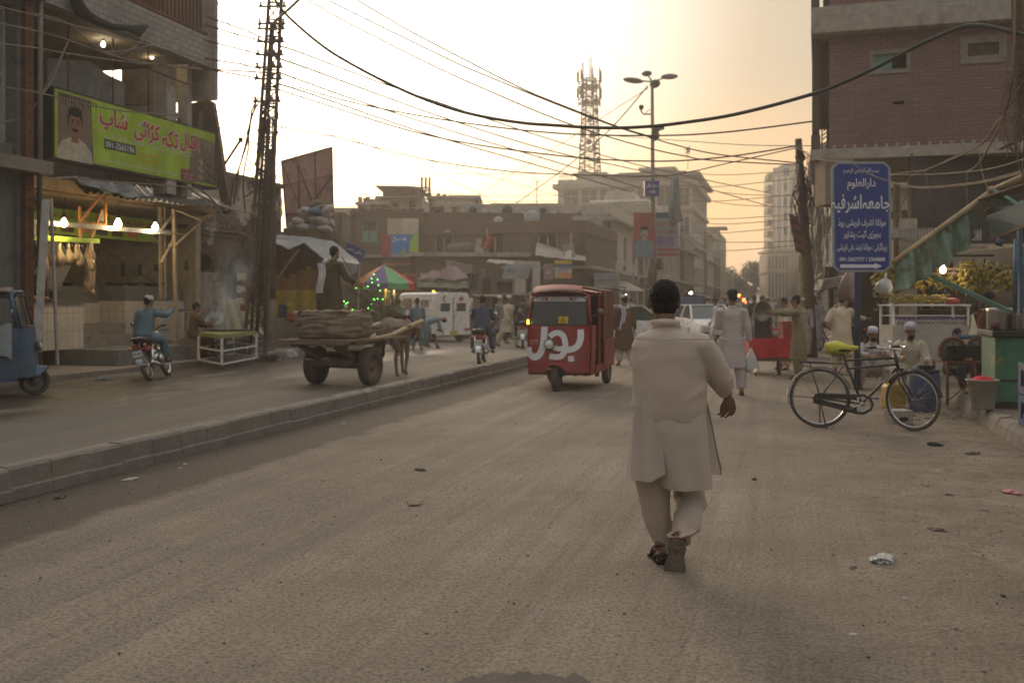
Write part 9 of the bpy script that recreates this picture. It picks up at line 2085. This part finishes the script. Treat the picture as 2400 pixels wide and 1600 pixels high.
wire([(1518, 202), (1452, 280), (1395, 335), (1310, 405), (1202, 482)], 46, 70, .03, 'long pale stay wire running from the lamp head down to the roofs', m='sack')
wire([(1520, 206), (1420, 270), (1300, 347), (1180, 420), (1100, 470)], 46, 72, .02, 'second thinner pale stay wire from the lamp head to the far roofs', m='sack')
g3 = 'sagging wires below the orange sky'
for y0, y1, x1 in ((404, 400, 1812), (440, 417, 1812), (428, 460, 1806), (452, 486, 1806), (470, 455, 1808), (508, 502, 1804), (520, 514, 1804), (545, 530, 1806), (553, 565, 1806), (585, 575, 1806)):
 wi += 1; wire([(1600, y0), (1700, (y0 + y1) / 2 + 8), (x1 + 60, y1)], 62, 44, .02, nth(wi % 10) + ' faint wire crossing the orange sky', g3, m='sack')
wire([(1430, 318), (1600, 330), (1750, 340), (1900, 342), (1930, 345)], 40, 25, .012, 'thin wire between the street lamp and the brick building', m='cable')
g4 = 'wires running from the shop balcony to the pylon'
for pts in ([(485, 40), (560, 66), (619, 90)], [(480, 58), (552, 80), (622, 98)], [(480, 94), (560, 115), (619, 129)], [(480, 138), (560, 150), (611, 162)], [(480, 162), (540, 172), (614, 185)], [(480, 162), (550, 166), (612, 170)]):
 wi += 1; wire(pts, 26, 27, .021, nth(wi % 6) + ' short wire between the shop balcony corner and the pylon', g4)
wire([(498, -20), (538, 60), (580, 120), (614, 172)], 26, 27, .013, 'thin wire dropping from the top edge to the pylon', m='sack')
wire([(482, 95), (540, 130), (600, 175)], 26, 27, .013, 'thin wire slanting down from the balcony corner to the pylon', m='sack')
wire([(611, 172), (560, 242), (508, 311)], 27, 27, .014, 'dark guy wire slanting down left from the pylon to the letter board')
wire([(590, 281), (555, 272), (520, 265), (500, 258)], 27, 27.5, .008, 'short slack wire left of the pylon above the letter board')
g5 = 'cables sagging between the pylon and the arched house'
for pts in ([(606, 230), (590, 260), (583, 320), (565, 380), (545, 440), (538, 500)], [(606, 240), (588, 280), (575, 340), (560, 400), (548, 480)], [(600, 240), (585, 300), (582, 350), (570, 420), (575, 500)]): wi += 1; wire(pts, 26.6, 26.6, .02, nth(wi % 3) + ' drooping cable hanging left of the pylon', g5)
wire([(668, 128), (690, 160), (685, 220), (672, 290), (650, 350), (640, 385)], 28, 28, .009, 'thin loose wire hanging down right of the pylon')
g6 = 'wires crossing in front of the butcher shop building'
for pts, y in (([(-20, 12), (80, 36), (250, 80), (472, 138)], 17), ([(-20, 50), (70, 70), (153, 92), (300, 140), (472, 162)], 17), ([(-20, 100), (80, 112), (153, 125), (300, 146), (472, 163)], 17), ([(-20, 200), (60, 212), (110, 222), (270, 258), (433, 272)], 17), ([(80, 32), (160, 55), (230, 115), (290, 125), (360, 75)], 19), ([(240, 125), (330, 112), (440, 82)], 20), ([(-20, 290), (60, 272), (95, 225), (160, 98)], 18)):
 wi += 1; wire(pts, y, 22, .013, nth(wi % 7) + ' thin slack wire across the butcher shop front', g6, m='conc')
wire([(160, 98), (142, 140), (128, 180), (100, 222)], 19, 19, .018, 'twisted grey cable hanging left of the green sign', m='conc_l')
g7 = 'cables looping under the butcher shop awning'
for pts in ([(-20, 458), (60, 440), (120, 420), (165, 416), (250, 425), (350, 432), (460, 440)], [(-20, 505), (50, 508), (85, 490), (125, 445), (165, 418)], [(460, 436), (500, 470), (520, 500), (560, 540), (590, 560)], [(440, 440), (490, 470), (540, 490), (600, 500)]): wi += 1; wire(pts, 19, 26, .02, nth(wi % 4) + ' dusty cable looping along the butcher shop awning', g7, m='conc')
g8 = 'pale wires sagging over the stalls at right'
for pts, y0, y1, r_ in (([(1868, 345), (1910, 372), (1960, 378), (1995, 380), (2020, 400), (2062, 420), (2128, 437), (2180, 441), (2250, 435), (2322, 424), (2420, 398)], 24, 11, .014), ([(1995, 378), (2020, 399), (2062, 418), (2128, 435), (2180, 438), (2250, 432), (2322, 420), (2420, 392)], 17, 11, .008),
     ([(2085, 410), (2130, 404), (2160, 401), (2170, 402)], 16, 15, .012), ([(2167, 400), (2284, 348), (2330, 300), (2400, 190)], 15, 11, .012), ([(2085, 410), (2200, 408), (2320, 396), (2420, 366)], 16, 11, .01), ([(2160, 400), (2130, 420), (2124, 455), (2100, 515), (2098, 537)], 16, 16, .008),
     ([(2170, 402), (2250, 360), (2290, 345), (2300, 400), (2316, 446)], 15, 13, .007), ([(2266, 404), (2266, 480), (2267, 520)], 14, 14, .007), ([(2170, 402), (2175, 440), (2182, 455)], 15, 15, .008), ([(2266, 402), (2300, 375), (2360, 250), (2376, 120), (2378, -20)], 14, 11, .012), ([(2355, 275), (2330, 290), (2310, 330), (2290, 345)], 12, 13, .008)):
 wi += 1; wire(pts, y0, y1, r_, nth(wi % 11) + ' pale dusty wire sagging above the food stalls', g8, m='sack')
mb = MB(); rnd = random.Random(55)
mb.bar(W(2385, -20, 11.2), W(2392, 330, 11.4), .12); mb.bar(W(2376, -20, 11.1), W(2380, 360, 11.2), .03)
for i in range(22):
 y = rnd.uniform(120, 380); p = [W(2370 + rnd.uniform(-10, 30), y, 11.2)]
 for j in range(4): p.append(p[-1] + V((rnd.uniform(-.1, .1), rnd.uniform(-.03, .03), rnd.uniform(-.22, .04))))
 mb.tube(p, .007, 5)
mb.bar(W(2345, 350, 11.6), W(2410, 318, 11.2), .05, .02)
tag(mb.build('cable_post', K['wood']), 'wooden post wrapped in brown wires at the upper right edge', 'post')
mb = MB(); mb.ell((0, 0, 0), (.22, .08, .1), 10, 6); mb.ell((.15, 0, .08), (.09, .06, .06), 8, 6); mb.tube([V((-.2, 0, 0)), V((-.42, 0, -.06))], [.04, .02], 6); o_ = mb.build('bird', K['black']); o_.location = W(1611, 361, 107) + V((0, 0, .5)); tag(o_, 'small dark bird perched on the office roof aerial', 'bird')
# ================================================================ HAZE
mb = MB(); mb.bb((-320, -80, -1.2), (320, 720, 33))
hm = bpy.data.materials.new('haze'); hm.use_nodes = True; n_ = hm.node_tree; n_.nodes.clear()
o_ = n_.nodes.new('ShaderNodeOutputMaterial'); pv = n_.nodes.new('ShaderNodeVolumePrincipled')
pv.inputs['Density'].default_value = .0018; pv.inputs['Color'].default_value = (.95, .9, .83, 1); pv.inputs['Anisotropy'].default_value = .55
n_.links.new(pv.outputs[0], o_.inputs['Volume'])
tag(mb.build('haze', hm), kind='stuff')
sm = bpy.data.materials.new('smoke'); sm.use_nodes = True; n_ = sm.node_tree; n_.nodes.clear(); L = n_.links.new
o_ = n_.nodes.new('ShaderNodeOutputMaterial'); pv = n_.nodes.new('ShaderNodeVolumePrincipled'); pv.inputs['Color'].default_value = (.8, .85, .95, 1)
t_ = n_.nodes.new('ShaderNodeTexCoord'); ln = _n(n_, 'ShaderNodeVectorMath', operation='LENGTH'); L(t_.outputs['Object'], ln.inputs[0])
f_ = _n(n_, 'ShaderNodeMapRange'); L(ln.outputs['Value'], f_.inputs[0]); f_.inputs[1].default_value = 1; f_.inputs[2].default_value = .1; f_.inputs[4].default_value = 2.2
nz = n_.nodes.new('ShaderNodeTexNoise'); nz.inputs['Scale'].default_value = 2.6; L(t_.outputs['Object'], nz.inputs['Vector'])
g_ = _n(n_, 'ShaderNodeMapRange'); L(nz.outputs[0], g_.inputs[0]); g_.inputs[1].default_value = .4; g_.inputs[2].default_value = .65
m_ = _n(n_, 'ShaderNodeMath', operation='MULTIPLY'); L(f_.outputs[0], m_.inputs[0]); L(g_.outputs[0], m_.inputs[1]); L(m_.outputs[0], pv.inputs['Density'])
n_.links.new(pv.outputs[0], o_.inputs['Volume'])
mb = MB(); mb.ell((0, 0, 0), 1, 16, 12); o_ = mb.build('smoke', sm); o_.location = W(522, 715, 25.2); o_.scale = (.55, .4, .95); tag(o_, kind='stuff')
mb = MB(); mb.ell((0, 0, 0), 1, 16, 12); o_ = mb.build('smoke', sm); o_.location = W(552, 645, 26.2); o_.scale = (.6, .4, .9); tag(o_, kind='stuff')
